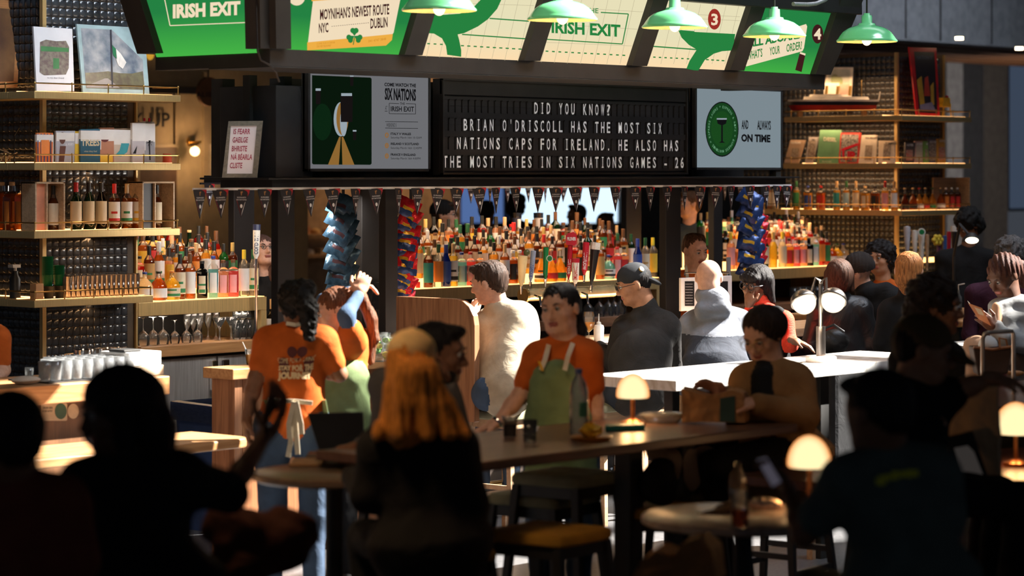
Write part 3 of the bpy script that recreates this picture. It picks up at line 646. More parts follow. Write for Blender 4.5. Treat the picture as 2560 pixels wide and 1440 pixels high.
# ================================================================ pennant bunting
PEN = mat('pennant_black', (.018, .016, .018), .45, bump=.05); PRED = mat('pennant_red', (.45, .02, .03), .5); PWH = mat('pennant_white', (.75, .75, .75), .5); PGD = mat('pennant_gold', (.35, .17, .06), .5)
def bunting(label, p, x0, x1, z, xs, hgt, wid, darker=False):
    t = thing('pennant_bunting', label, 'bunting', onp((x0 + x1) / 2, 470, p))
    a, b = onp(x0, 470, p).x, onp(x1, 470, p).x
    MB().box((a, p - .006, z - .004), (b, p + .004, z + .010)).build('string', PWH if not darker else BLK, t)
    first = None
    for i, x in enumerate(xs):
        u = onp(x, 480, p - .015).x
        if first is None:
            w_ = wid / 2; h_ = hgt
            root = (u, p - .015, z)
            V = lambda a_, b_, o=0: Vector((u + a_ * w_, p - .015 - o, z - b_ * h_))
            mb = MB().prism([V(-1, 0), V(1, 0), V(.92, .12), V(.15, .86), V(0, 1), V(-.15, .86), V(-.92, .12)], (0, .003, 0))
            pn = mb.build('pennant', PEN, None, origin=root); pn.parent = t; pn.location = Vector(root) - t.location; MW[pn.name] = Matrix.Translation(Vector(root))
            mb = MB(); mb.add([V(.2, .0, .001), V(1, 0, .001), V(.93, .12, .001), V(.72, .25, .001), V(.78, .12, .001), V(.6, .05, .001)], [(0, 1, 2, 3, 4, 5)])
            mb.add([V(-.62, .34, .001), V(-.55, .38, .001), V(-.15, .76, .001), V(0, .93, .001), V(-.1, .82, .001)], [(0, 1, 2, 3, 4)])
            s1 = mb.build('red_trim', PRED, pn)
            mb = MB(); mb.add([V(.16 * math.cos(g), .58 + .07 * math.sin(g), .0015) for g in [k * .7854 for k in range(8)]], [tuple(range(8))])
            mb.add([V(.0, .93, .001), V(.16, .79, .001), V(.50, .42, .001), V(.42, .46, .001), V(.12, .76, .001)], [(0, 1, 2, 3, 4)])
            for s_, zz_, ww in (('GUINNESS', .30, .55), ('SIX NATIONS', .38, .62)):
                vs, fs = tmesh(s_, 0); mb.add([V((q - .5) * 2 * ww, zz_ - b_ * .045, .0015) for q, b_ in vs], fs)
            mb.build('white_print', PWH, pn)
            mb = MB(); mb.add([V(-.14, .08, .0015), V(.12, .06, .0015), V(.16, .10, .0015), V(.05, .12, .0015), V(.02, .21, .0015), V(-.06, .21, .0015)], [(0, 1, 2, 3, 4, 5)]); mb.build('harp', PGD, pn)
            first = pn
        else:
            pn = dup(first, parent=t, loc=Vector((u, p - .015, z)) - t.location); pn.rotation_euler = (0, random.uniform(-.08, .08), random.uniform(-.5, .35))
BX = [500, 551, 604, 662, 716, 774, 831, 889, 939, 997, 1044, 1095, 1143, 1198, 1240, 1289, 1346, 1390, 1438, 1486, 1538, 1588, 1627, 1668, 1712, 1750, 1790, 1828, 1875, 1915, 1943, 1968]
bunting('long string of black rugby pennants along the front of the ledge', HP - .105, 482, 1977, HZ0 + .005, BX, .165, .098)
BX2 = [524, 1134, 1178, 1226, 1269, 1320, 1364, 1410, 1450, 1492, 1545, 1620, 1755, 1812, 1850]
bunting('shorter far string of dark pennants behind the bar, seen between the front ones', HB - .02, 500, 1975, HZ0 + .02, BX2, .165, .098, True)

# ================================================================ black posts of the island
for k, (x0, x1, p) in enumerate(((585, 640, 13.86), (695, 740, 11.5), (905, 952, 12.3), (964, 997, 11.5), (1566, 1606, 14.3), (1665, 1705, 11.5), (1785, 1808, 12.9))):
    q0 = onp(x0, 500, p); q1 = onp(x1, 500, p); w_ = (q1.x - q0.x)
    MB().box((q0.x, p, 0), (q0.x + w_ * .93, p + .06, HZ0)).build('steel_post', BLK, bev=.003, label=('black steel post behind the left bottle deck', 'black steel post right of the bartender with glasses', 'black steel post beside the drinks sign', 'black steel post beside the red crisp packets', 'slim black post far behind the middle bottle rows', 'black steel post beside the male bartender', 'slim black post left of the right crisp strip')[k], cat='post')
# ================================================================ tiled pillars with brass shelves
TILE = mat('glazed_tile', (.030, .034, .040), .22, 0, bump=.03, spec=.7, amt=.25); GROUT = mat('pillar_core', (.07, .045, .025), .7)
def tile_mesh(name, w_, h_, d=.008):
    me = bpy.data.meshes.new(name); a, b = w_ / 2 - .002, h_ / 2 - .002; q = .62
    vs = [(-a, 0, -b), (a, 0, -b), (a, 0, b), (-a, 0, b), (-a * .9, -d * .5, -b * .9), (a * .9, -d * .5, -b * .9), (a * .9, -d * .5, b * .9), (-a * .9, -d * .5, b * .9), (-a * .45, -d, -b * .45), (a * .45, -d, -b * .45), (a * .45, -d, b * .45), (-a * .45, -d, b * .45)]
    fs = [(0, 1, 5, 4), (1, 2, 6, 5), (2, 3, 7, 6), (3, 0, 4, 7), (4, 5, 9, 8), (5, 6, 10, 9), (6, 7, 11, 10), (7, 4, 8, 11), (8, 9, 10, 11)]
    me.from_pydata(vs, [], fs); me.materials.append(TILE); me.shade_smooth(); return me
def pillar(label, u0, u1, p0, p1, ztop, tw, face, side, first_side=False):
    t = thing('tiled_pillar', label, 'pillar', ((u0 + u1) / 2, (p0 + p1) / 2, 0))
    MB().box((u0 + .012, p0 + .012, 0), (u1, p1, ztop)).build('core', GROUT, t)
    g = .022
    MB().box((u0 - .008, p0 - .008, 0), (u0 + g, p0 + g, ztop)).build('corner_strip', GOLDM, t)
    MB().box((u1 - .004, p0 - .006, 0), (u1 + .010, p0 + .05, ztop)).build('edge_strip', GOLDM, t)
    me = tile_mesh('tile', tw, tw); n = 0; rest = MB()
    cells = []
    nx = int((u1 - u0 - g - .01) / tw); 
    for j in range(int(ztop / tw)):
        for i in range(nx): cells.append((0, u0 + g + .002 + tw * (i + .5), p0 + .010, tw * (j + .5)))
    ny = int((p1 - p0 - g) / tw)
    for j in range(int(ztop / tw)):
        for i in range(ny): cells.append((1, u0 + .010, p0 + g + .002 + tw * (i + .5), tw * (j + .5)))
    def near(c):
        z = c[3]; return (c[0] != face, not (1.0 < z < 3.05), abs(z - 2.9) if z > 2.6 else abs(z - 1.3) * 2)
    cells.sort(key=near)
    ro = t.location
    for k, (f, a, b, z) in enumerate(cells):
        if k < 300:
            o = bpy.data.objects.new('tile', me); COL.objects.link(o); o.parent = t; o.location = Vector((a, b, z)) - ro
            if f: o.rotation_euler = (0, 0, -math.pi / 2)
        else:
            M_ = Matrix.Translation((a, b, z)) @ (Matrix.Rotation(-math.pi / 2, 4, 'Z') if f else Matrix.Identity(4))
            rest.add([M_ @ v.co for v in me.vertices], [tuple(q.vertices) for q in me.polygons])
    o = rest.build('tiling', TILE, t, kind='stuff'); o.data.shade_smooth()
    return t
PP = 13.2
uA, uB = onp(107, 0, PP).x, onp(340, 0, PP).x
pillar('left tiled pillar of small dark cushion tiles with brass corner strips', uA, uB, PP, PP + 1.6, 3.6, (uB - uA - .03) / 13, 0, 1)
uC, uD = onp(2242, 0, PP).x, onp(2360, 0, PP).x
pillar('right tiled pillar of small dark cushion tiles behind the brass bottle shelves', uC, uD, PP, PP + 1.75, 3.22, .054, 1, 0)
LED = em('led_strip_warm', (1, .50, .18), 5)
SHT = mat('shelf_top_brass', (.50, .34, .15), .45, .6, bump=.02)
def pshelf(label, uc, pc, u1, p1, z, rail=True, th=.045, led=True, led_side='both'):
    # L-shaped brass shelf wrapping a pillar corner: uc,pc outer corner; u1 front end; p1 side end
    t = thing('brass_shelf', label, 'shelf', (uc, pc, z - th))
    w1 = .26
    MB().box((uc, pc, z - th), (u1, pc + w1, z)).build('front_board', GOLDM, t, bev=.003)
    MB().box((uc, pc + w1, z - th), (uc + w1 + .05, p1, z)).build('side_board', GOLDM, t, bev=.003)
    mb = MB().tube([(uc + .012, pc + .012, z + .05), (u1 - .012, pc + .012, z + .05), (u1 - .012, pc + w1, z + .05)], .0045, 6).tube([(uc + .012, pc + .012, z + .05), (uc + .012, p1, z + .05)], .0045, 6)
    mb.build('gallery_rail', GOLD, t, smooth=True)
    L = u1 - uc; k = 0
    for i in range(5):
        u = uc + .012 + (L - .024) * i / 4; m = MB().cyl((u, pc + .012, z), (u, pc + .012, z + .05), .004, n=8).ball((u, pc + .012, z + .052), .008, 8, 5); m.build('rail_post', GOLD, t, smooth=True)
    for i in range(1, int((p1 - pc) / .3) + 1):
        p = pc + .3 * i; MB().cyl((uc + .012, p, z), (uc + .012, p, z + .05), .004, n=8).ball((uc + .012, p, z + .052), .008, 8, 5).build('rail_post', GOLD, t, smooth=True)
    if led:
        MB().box((uc + .05, pc + w1 - .035, z + .001), (u1 - .05, pc + w1 - .02, z + .006)).build('light_strip', LED, t)
        MB().box((uc + w1 - .03, pc + w1, z + .001), (uc + w1 - .015, p1 - .05, z + .006)).build('light_strip', LED, t)
        MB().box((uc + .05, pc + .05, z + .0005), (u1 - .03, pc + .06, z + .003)).build('light_strip', LED, t)
    return t
SP = PP - .27
zL = [onp(100, 228, SP).z, onp(100, 407, SP).z, onp(100, 578, SP).z, onp(100, 751, SP).z]
names = ['top left brass shelf carrying framed pictures', 'second left brass shelf carrying a row of books', 'third left brass shelf carrying whiskey bottles', 'lowest left brass shelf carrying green cups and tall glasses']
ucL = onp(86, 0, SP).x
for k in range(4): pshelf(names[k], ucL, SP, onp((452, 452, 450, 383)[k], 0, SP).x, PP + 1.4, zL[k])
ucR = onp(2255, 0, SP).x
zR = [onp(2255, 288, SP).z, onp(2255, 408, SP).z, onp(2255, 527, SP).z]
names = ['top right brass shelf carrying the model ship', 'second right brass shelf carrying a row of books', 'third right brass shelf carrying small amber bottles']
for k in range(3): pshelf(names[k], ucR, SP, onp(2429, 0, SP).x, (onp(1958, 0, 1).x and onu(1960, 0, ucR).y, onu(1958, 0, ucR).y, onu(1905, 0, ucR).y)[k], zR[k])
# warm wash lights on shelves (the strips' own light, as small lamps)
for z in zL[1:]: area('shelf_lamp', ((ucL + 11.2) / 2 + .1, SP + .1, z - .06), .9, 1.1, (1, .55, .25), ((ucL + 11.2) / 2, SP + .12, z - 1), .03)
area('shelf_lamp', (10.8, SP - .25, 2.9), .6, 1.5, (1, .8, .6), (10.8, SP + .2, 2.7), .1)
for z in zR: area('shelf_lamp', (ucR + .1, SP + .75, z + .365), 1.1, 5, (1, .58, .28), (ucR + .1, SP + .75, 0), .05).rotation_euler = (0, 0, R(90))

# ================================================================ back bar decks
DZ = 1.31
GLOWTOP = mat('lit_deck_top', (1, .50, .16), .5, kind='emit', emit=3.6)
def deck(label, u0, u1, p0, p1, z, zc, leg_r=True, leg_l=False):
    t = thing('back_bar_deck', label, 'shelf', ((u0 + u1) / 2, (p0 + p1) / 2, zc))
    th = .095
    MB().box((u0, p0, z - th), (u1, p1, z - .004)).build('brass_front', GOLDM, t, bev=.004)
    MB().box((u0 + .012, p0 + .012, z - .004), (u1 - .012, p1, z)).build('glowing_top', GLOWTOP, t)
    if leg_r: MB().box((u1 - .05, p0, zc), (u1, p1, z - th)).build('end_panel', GOLDM, t, bev=.004)
    if leg_l: MB().box((u0, p0, zc), (u0 + .05, p1, z - th)).build('end_panel', GOLDM, t, bev=.004)
    MB().box((u0, p1 - .02, zc), (u1, p1, z - th)).build('back_panel', BLK2, t)
    for i in range(1, 4):
        pr = p0 + .16 + .13 * i - .06
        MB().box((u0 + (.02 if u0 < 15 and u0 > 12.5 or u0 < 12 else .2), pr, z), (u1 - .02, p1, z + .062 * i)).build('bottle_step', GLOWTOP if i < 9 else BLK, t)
    return t
uE = onp(667, 0, PP).x; uF, uG = onp(1030, 0, PP).x, onp(1652, 0, PP).x
PD = PP + .62
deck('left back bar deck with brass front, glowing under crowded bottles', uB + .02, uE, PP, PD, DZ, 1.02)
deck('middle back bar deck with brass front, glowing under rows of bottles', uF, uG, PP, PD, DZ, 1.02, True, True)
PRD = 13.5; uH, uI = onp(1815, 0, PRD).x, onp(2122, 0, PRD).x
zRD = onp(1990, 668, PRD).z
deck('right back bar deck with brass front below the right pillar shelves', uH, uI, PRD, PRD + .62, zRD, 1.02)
area('deck_fill', ((uF + uG) / 2, PP + .3, 2.0), 2.6, 24, (1, .68, .40), ((uF + uG) / 2, PP + .3, 1.3), .3)  # fills added above the decks, shining down to brighten the bottles
area('deck_fill', ((uB + uE) / 2, PP + .3, 2.0), 1.0, 10, (1, .68, .40), ((uB + uE) / 2, PP + .3, 1.3), .3)
area('deck_fill', ((uH + uI) / 2, PRD + .3, 1.72), 1.3, 12, (1, .62, .32), ((uH + uI) / 2, PRD + .3, 1.3), .3)
# wooden counter under the decks with steel fridge doors
def worktop(label, u0, u1, p0, p1, z, th, m, nm='worktop'):
    return MB().box((u0, p0, z - th), (u1, p1, z)).build(nm, m, label=label, cat='counter', bev=.006)
zc = 1.02
worktop('oak back counter with glasses under the left deck', uB + .015, onp(668, 0, PP - .03).x, PP - .03, PD, 1.02, .075, OAK)
worktop('oak back counter with hanging glasses under the middle deck', uF - .3, uG + .65, PP - .03, PD, 1.02, .075, WALNUT)
worktop('dark back counter under the right deck', uH, uI + .1, PRD - .03, PRD + .6, 1.02, .07, WALNUT)
fz = .945
fr = thing('bar_fridge', 'brushed steel bar fridge with two doors below the left oak counter', 'fridge', ((uB + uE) / 2, PP + .3, 0))
MB().box((uB + .015, PP + .06, 0), (uE, PD, fz)).build('cabinet', BLK, fr)
um = onp(541, 950, PP + .02).x
for a, b, hx in ((uB + .03, um - .008, -.05), (um + .008, uE - .05, .05)):
    d = MB().box((a, PP + .01, .12), (b, PP + .06, fz - .02)).build('door', STEEL, fr, bev=.004)
    hx = um + hx
    MB().box((hx - .025, PP - .03, .70), (hx + .025, PP + .01, .90)).box((hx - .018, PP - .045, .72), (hx + .018, PP - .03, .80)).build('handle', CHROME, d, bev=.006)
MB().box((uE + .0, PP + .04, 0), (uF - .31, PD - .28, .9)).build('bar_fridge', BLK2, label='dark low cabinet run between left and middle back counters', cat='cabinet', bev=.004)
MB().box((uF - .29, PP + .04, 0), (uG + .6, PD, .94)).build('back_cabinet', BLK2, label='dark cabinet under the middle back counter', cat='cabinet', bev=.004)
MB().box((uH, PRD + .04, 0), (uI + .1, PRD + .6, .94)).build('back_cabinet', BLK2, label='dark cabinet under the right back counter', cat='cabinet', bev=.004)

# ---------------------------------------------------------------- bottles
LQ = {'amber': (.55, .15, .018), 'dark amber': (.25, .05, .008), 'red': (.62, .03, .015), 'golden': (.95, .50, .07), 'clear': (.9, .88, .84), 'green': (.03, .28, .05), 'dark green': (.012, .06, .02),
      'black': (.012, .01, .01), 'blue': (.02, .05, .32), 'pink': (.9, .16, .16), 'peach': (.95, .5, .28), 'aqua': (.25, .62, .66), 'yellow': (.85, .62, .08), 'milky': (.9, .8, .6), 'pale': (.92, .82, .55), 'orange': (.8, .22, .025)}
LQM = {k: mat('liquid_' + k.replace(' ', '_'), c, .05, kind='liquid', amt={'clear': .16, 'black': .97, 'dark green': .85, 'milky': .95, 'aqua': .5, 'blue': .8}.get(k, .62)) for k, c in LQ.items()}
LC = {'cream': (.72, .62, .45), 'white': (.82, .80, .78), 'black': (.02, .02, .02), 'red': (.55, .03, .03), 'green': (.03, .22, .08), 'blue': (.03, .08, .35), 'teal': (.03, .3, .3), 'yellow': (.8, .5, .05), 'gold': (.5, .3, .1), 'pink': (.85, .35, .35), 'orange': (.75, .25, .04), 'aqua': (.4, .6, .66)}
LCM = {k: mat('label_' + k, c, .55, bump=.02, amt=.05) for k, c in LC.items()}
CC = {'black': (.015, .015, .015), 'gold': (.55, .38, .12), 'red': (.5, .02, .02), 'yellow': (.85, .6, .05), 'green': (.02, .10, .04), 'cork': (.55, .36, .18), 'white': (.8, .8, .78), 'blue': (.03, .06, .3), 'orange': (.7, .25, .05), 'silver': (.6, .6, .6), 'brown': (.12, .05, .02)}
CCM = {k: mat('cap_' + k, c, .4, bump=.02) for k, c in CC.items()}
SH = {  # body radius, total height, shoulder z, shoulder shape profile, squareness
    'round': (.037, .30, [(0, 0), (.95, .003), (1, .012), (1, .62), (.93, .68), (.55, .76), (.36, .80), (.34, .93)], 0),
    'tall': (.036, .315, [(0, 0), (.95, .003), (1, .012), (1, .66), (.9, .71), (.42, .78), (.36, .82), (.34, .94)], 0),
    'wine': (.037, .31, [(0, 0), (.95, .003), (1, .012), (1, .56), (.9, .63), (.55, .72), (.38, .80), (.37, .94)], 0),
    'square': (.038, .25, [(0, 0), (.97, .003), (1, .012), (1, .70), (.85, .76), (.42, .80), (.38, .92)], 1),
    'squat': (.055, .19, [(0, 0), (.9, .003), (1, .04), (1, .48), (.8, .62), (.36, .74), (.26, .78), (.26, .92)], 0),
    'decanter': (.052, .25, [(0, 0), (.95, .003), (1, .03), (.95, .30), (.7, .50), (.32, .64), (.24, .72), (.26, .94)], 0),
    'taper': (.036, .28, [(0, 0), (.85, .003), (.88, .012), (1, .68), (.85, .76), (.42, .82), (.38, .93)], 1),
}
LQI = {}
def bottle_proto(shape, liq, lab, cap, fill=.6, band=None):
    key = (shape, liq, lab, cap, fill, band)
    if key in LQI: return LQI[key]
    r, h, prof, sq = SH[shape]; n = 12 if not sq else 8
    t = bpy.data.objects.new('bottle', None); t.empty_display_size = .05
    def part(nm, mb, ms):
        me = bpy.data.meshes.new(nm); me.from_pydata([tuple(v) for v in mb.v], [], mb.f)
        for q in ms: me.materials.append(q)
        if len(ms) > 1: me.polygons.foreach_set('material_index', mb.mi)
        me.shade_smooth(); me.set_sharp_from_angle(angle=R(50)); return (nm, me)
    mb = MB(); pr = [(a * r, b * h) for a, b in prof]
    mb.lathe(pr, n, sq=.35 if sq else 0)
    # cut at fill line: shoulder rings above use clear glass
    mb.mi = [0 if (sum(mb.v[i].z for i in f) / len(f)) < fill * h + .03 or liq in ('black', 'green', 'dark green', 'blue', 'milky') else 1 for f in mb.f]
    parts = [part('bottle_body', mb, [LQM[liq], GLASS])]
    if lab:
        z0, z1 = (.10, .42) if shape in ('squat', 'decanter') else (.12, .60)
        if shape == 'decanter': z1 = .28
        mb = MB(); rr = r * 1.02
        mb.lathe([(rr, z0 * h), (rr, z1 * h)], 10 if not sq else 6, arc=(-math.pi * .95, -.05 * math.pi) if not sq else (-math.pi, 0), sq=.35 if sq else 0)
        if band:
            mb.m = 1; mb.lathe([(rr * 1.01, (z0 + .03) * h), (rr * 1.01, (z0 + .12) * h)], 10 if not sq else 6, arc=(-math.pi * .9, -.1 * math.pi), sq=.35 if sq else 0)
            mb.lathe([(rr * 1.01, (z0 + .22) * h), (rr * 1.01, (z0 + .27) * h)], 6, arc=(-math.pi * .68, -.32 * math.pi), sq=.35 if sq else 0)
        parts.append(part('label_sleeve', mb, [LCM[lab]] + ([LCM[band]] if band else [])))
    mb = MB(); cr = r * prof[-1][0] * 1.12
    mb.lathe([(cr, h * prof[-1][1] - .045 * (shape in ('wine', 'round', 'tall'))), (cr, h - .002), (cr * .8, h), (0, h)], 10)
    parts.append(part('cap', mb, [CCM[cap]]))
    LQI[key] = parts; return parts
NB = {}
def bottle(x, p, z, shape, liq, lab, cap, where, sc_=1.0, fill=.6, band=None, u=None, group=None, hpx=None, rot=None):
    if u is None: u = onp(x, 0, p).x
    t = bpy.data.objects.new('bottle', None); COL.objects.link(t); t.location = (u, p, z); t.scale = (sc_, sc_, sc_)
    t.rotation_euler = (0, 0, (-.7 if rot is None else rot))
    lb = f"{liq} {shape} bottle" + (f" with {lab} label" if lab else '') + f", {cap} cap, {where}"
    props(t, lb, 'bottle', None, None); t['group'] = group or 'bottles on the back bar'
    for nm, me in bottle_proto(shape, liq, lab, cap, fill, band):
        o = bpy.data.objects.new(nm, me); COL.objects.link(o); o.parent = t
    return t
LIQR = ['amber'] * 6 + ['dark amber'] * 6 + ['golden'] * 3 + ['red'] * 2 + ['green', 'dark green', 'black', 'clear', 'clear', 'orange', 'peach']
LABR = ['cream'] * 4 + ['white'] * 4 + ['black', 'black', 'red', 'gold', 'green', 'yellow', 'orange']
CAPR = ['black'] * 6 + ['brown'] * 3 + ['gold', 'gold', 'red', 'cork', 'cork', 'green', 'silver']
rb = random.Random(21)
def rows(u0, u1, p0, z0, n_rows, pitch, where, group, start=1, sc_=1.0, zstep=.062):
    for j in range(start, n_rows):
        p = p0 + .07 + .13 * j + (0 if j else 0); z = z0 + zstep * j + .001 * (j > 0)
        n = int((u1 - u0 - .08) / pitch); rw = ['front', 'second', 'third', 'rearmost'][j]
        for i in range(n):
            u = u0 + .05 + pitch * (i + .5 * (j % 2) * .6 + .2) + rb.uniform(-.008, .008)
            if u > u1 - .05: continue
            bottle(0, p + rb.uniform(-.01, .01), z, rb.choice(['round', 'round', 'tall', 'wine', 'square', 'decanter' if j == 3 else 'round']), rb.choice(LIQR), rb.choice(LABR), rb.choice(CAPR),
                   f"{ORD[i]} from left, {rw} row, {where}", rb.uniform(.9, 1.08) * sc_, band=rb.choice([None, None, 'red', 'black', 'gold', 'green']), u=u, group=group)
# left deck
front = [(362, 'squat', 'milky', 'white', 'blue'), (397, 'squat', 'amber', 'white', 'black'), (430, 'squat', 'yellow', 'cream', 'orange'), (450, 'round', 'dark amber', 'cream', 'black'), (475, 'round', 'amber', 'white', 'brown'),
         (505, 'square', 'black', 'cream', 'black'), (533, 'taper', 'aqua', 'white', 'blue'), (558, 'square', 'peach', 'pink', 'brown'), (583, 'square', 'pink', 'pink', 'brown'), (610, 'tall', 'clear', 'white', 'yellow'), (633, 'tall', 'clear', 'cream', 'green')]
for i, (x, s_, l_, b_, c_) in enumerate(front): bottle(x, PP + .08, DZ, s_, l_, b_, c_, f"{ORD[i]} from left, front row, left deck", 1.0, group='front bottles on the left deck', band={'cream': 'green', 'green': None}.get(b_))
area('under_deck_fill', ((uB + uE) / 2, PP + .05, 1.2), .9, 2.2, (1, .85, .7), ((uB + uE) / 2, PP + .3, 1.0), .03)  # added fill so the glasses below the deck show up
rows(uB + .02, uE, PP, DZ, 4, .083, 'left deck', 'back rows of bottles on the left deck')
# middle deck
front = [(1071, 'round', 'dark amber', 'teal', 'gold'), (1096, 'tall', 'clear', 'orange', 'green'), (1115, 'wine', 'blue', 'blue', 'blue'), (1133, 'tall', 'yellow', 'white', 'cork'), (1154, 'square', 'aqua', 'aqua', 'blue'), (1176, 'square', 'pink', 'pink', 'red'),
         (1200, 'square', 'amber', 'cream', 'black'), (1235, 'tall', 'golden', 'cream', 'black'), (1262, 'round', 'amber', 'white', 'cork'), (1282, 'square', 'amber', 'black', 'white'), (1299, 'square', 'golden', 'white', 'white'), (1352, 'decanter', 'golden', 'white', 'cork'), (1378, 'decanter', 'golden', 'red', 'cork'), (1400, 'decanter', 'golden', 'green', 'cork'),
         (1452, 'round', 'orange', 'black', 'black'), (1500, 'round', 'amber', 'gold', 'gold'), (1521, 'squat', 'aqua', 'white', 'blue'), (1543, 'square', 'pink', 'pink', 'red'), (1560, 'square', 'peach', 'red', 'black'), (1594, 'wine', 'blue', 'blue', 'blue'), (1613, 'tall', 'clear', 'cream', 'green'), (1632, 'tall', 'clear', 'yellow', 'yellow')]
for i, (x, s_, l_, b_, c_) in enumerate(front): bottle(x, PP + .08, DZ, s_, l_, b_, c_, f"{ORD[i]} from left, front row, middle deck", 1.0, group='front bottles on the middle deck', band={'white': 'black', 'cream': 'gold'}.get(b_))
rows(uF, uG, PP, DZ, 4, .088, 'middle deck', 'back rows of bottles on the middle deck')
# right deck
front = [(1827, 'tall', 'peach', 'pink', 'yellow'), (1846, 'square', 'peach', 'orange', 'silver'), (1912, 'wine', 'dark green', 'cream', 'red'), (1933, 'wine', 'yellow', None, 'gold'), (1956, 'wine', 'pale', 'cream', 'yellow'), (1972, 'square', 'golden', 'red', 'black'), (1989, 'square', 'pink', 'pink', 'red'), (2006, 'square', 'peach', 'pink', 'orange'), (2022, 'square', 'black', 'cream', 'black'),
         (2037, 'taper', 'aqua', 'white', 'black'), (2053, 'tall', 'red', 'orange', 'black'), (2066, 'round', 'red', 'green', 'black'), (2078, 'squat', 'amber', 'white', 'black'), (2092, 'squat', 'yellow', 'cream', 'green'), (2108, 'squat', 'milky', 'white', 'blue')]
for i, (x, s_, l_, b_, c_) in enumerate(front): bottle(x, PRD + .08, zRD, s_, l_, b_, c_, f"{ORD[i]} from left, front row, right deck", 1.0, group='front bottles on the right deck')
rows(uH + .15, uI, PRD, zRD, 4, .09, 'right deck', 'back rows of bottles on the right deck')
# left pillar shelf bottles
s3 = [(4, 'square', 'orange', 'orange', 'cork'), (30, 'square', 'amber', 'orange', 'cork'), (60, 'square', 'orange', 'orange', 'cork')]
for i, (x, s_, l_, b_, c_) in enumerate(s3):
    q = onu(x, 560, ucL + .12); bottle(0, q.y, zL[2], s_, l_, b_, c_, f"{ORD[i]} from left edge, third left shelf", 1.2, fill=.66, u=q.x, group='orange square bottles on the left shelf', rot=-1.6)
s3 = [(133, 'wine', 'dark amber', 'cream', 'black'), (190, 'wine', 'dark green', 'cream', 'red'), (222, 'wine', 'dark green', 'cream', 'black'), (253, 'wine', 'black', 'cream', 'black'), (286, 'round', 'dark amber', 'white', 'red'), (317, 'round', 'amber', 'white', 'cork'), (343, 'round', 'orange', 'white', 'cork'), (392, 'wine', 'dark amber', 'cream', 'black')]
for i, (x, s_, l_, b_, c_) in enumerate(s3): bottle(x, SP + .13, zL[2], s_, l_, b_, c_, f"{ORD[i]} from left, third left shelf", .96 if x not in (133, 392) else .9, group='bottles on the third left shelf', band={286: 'red', 317: 'green', 343: 'yellow', 392: None}.get(x, None))
# wooden presentation boxes around two of them
BOXW = mat('presentation_box_wood', (.50, .34, .2), .5, kind='wood', scale=10); BOXI = mat('box_lining', (.68, .25, .13), .6)
def gift_box(label, x0, x1, u_z, inner):
    a, b = onp(x0, 0, SP + .06).x, onp(x1, 0, SP + .06).x; z = u_z; hh = .30; t = thing('presentation_box', label, 'box', ((a + b) / 2, SP + .15, z)); f = .012
    MB().box((a, SP + .06, z), (a + f, SP + .2, z + hh)).box((b - f, SP + .06, z), (b, SP + .2, z + hh)).box((a, SP + .06, z + hh - f), (b, SP + .2, z + hh)).box((a, SP + .19, z), (b, SP + .2, z + hh)).build('case', BOXW, t, bev=.002)
    MB().box((a + f, SP + .08, z), (a + (b - a) * .38, SP + .09, z + hh - f)).build('inner_panel', inner, t)
    MB().box((a + (b - a) * .38, SP + .06, z), (a + (b - a) * .38 + .008, SP + .19, z + hh - f)).build('divider', BOXW, t)
gift_box('open wooden bottle box with orange panel at the left of the third shelf', 88, 163, zL[2] + .001, BOXI)
gift_box('open wooden bottle box with black and white panel, right end of third shelf', 356, 437, zL[2] + .001, mat('box_dark', (.03, .03, .035), .5))
# right pillar shelf bottles: side board first, then front board
s3 = [(1925, 'peach', 'cork'), (1938, 'milky', 'white'), (1991, 'golden', 'green'), (2020, 'golden', 'blue'), (2052, 'orange', 'red'), (2092, 'golden', 'cork'), (2116, 'golden', 'green'), (2140, 'golden', 'cork'), (2163, 'golden', 'cork'), (2188, 'amber', 'black'), (2213, 'golden', 'red'), (2236, 'golden', 'cork')]
lb = ['cream', 'white', 'green', 'blue', 'red', 'teal', 'aqua', 'cream', 'cream', 'black', 'pink', 'white']
for i, (x, l_, c_) in enumerate(s3):
    q = onu(x, 520, ucR + .10); bottle(0, q.y, zR[2], ('round', 'square', 'decanter')[(i * 7 % 5) % 2], l_, lb[i], c_, f"{ORD[i]} from left, third right shelf", .86, u=q.x, group='small bottles on the third right shelf', rot=-1.5)
s3 = [(2262, 'dark amber', 'black', 'cork'), (2282, 'amber', 'black', 'cork'), (2298, 'golden', 'white', 'red'), (2313, 'golden', 'red', 'cork'), (2331, 'golden', 'green', 'green'), (2352, 'orange', 'white', 'cork'), (2365, 'amber', 'orange', 'white'), (2379, 'amber', 'red', 'white'), (2393, 'dark amber', 'red', 'white')]
for i, (x, l_, b_, c_) in enumerate(s3): bottle(x, SP + .12, zR[2], ('decanter', 'square')[i > 5], l_, b_, c_, f"{ORD[i]} from brass post, third right shelf", .8, group='small bottles right of the brass post', rot=-.7)
a, b = onp(2357, 0, SP + .1).x, onp(2416, 0, SP + .1).x
MB().box((a, SP + .2, zR[2]), (b, SP + .215, zR[2] + .29)).box((b - .012, SP + .06, zR[2]), (b, SP + .2, zR[2] + .29)).build('wooden_crate', BOXW, label='open orange-brown wooden box behind three bottles at the right shelf end', cat='box', bev=.003)
# wine bottles low behind the bar
for i, (x, y, p, l_, c_) in enumerate(((680, 720, 13.4, 'black', 'cork'), (695, 722, 13.3, 'dark green', 'red'), (1663, 695, 13.3, 'dark green', 'red'), (1674, 690, 13.5, 'black', 'black'), (1045, 728, 13.3, 'dark amber', 'red'))):
    bottle(x, p, .94 if i < 2 else 1.02, 'wine', l_, None if i else 'white', c_, ('left of the two below the bartender', 'right of the two below the bartender', 'left of the pair by the middle post', 'right of the pair by the middle post', 'beside the red crisp packets')[i], 1.08, group='wine bottles standing behind the bar')

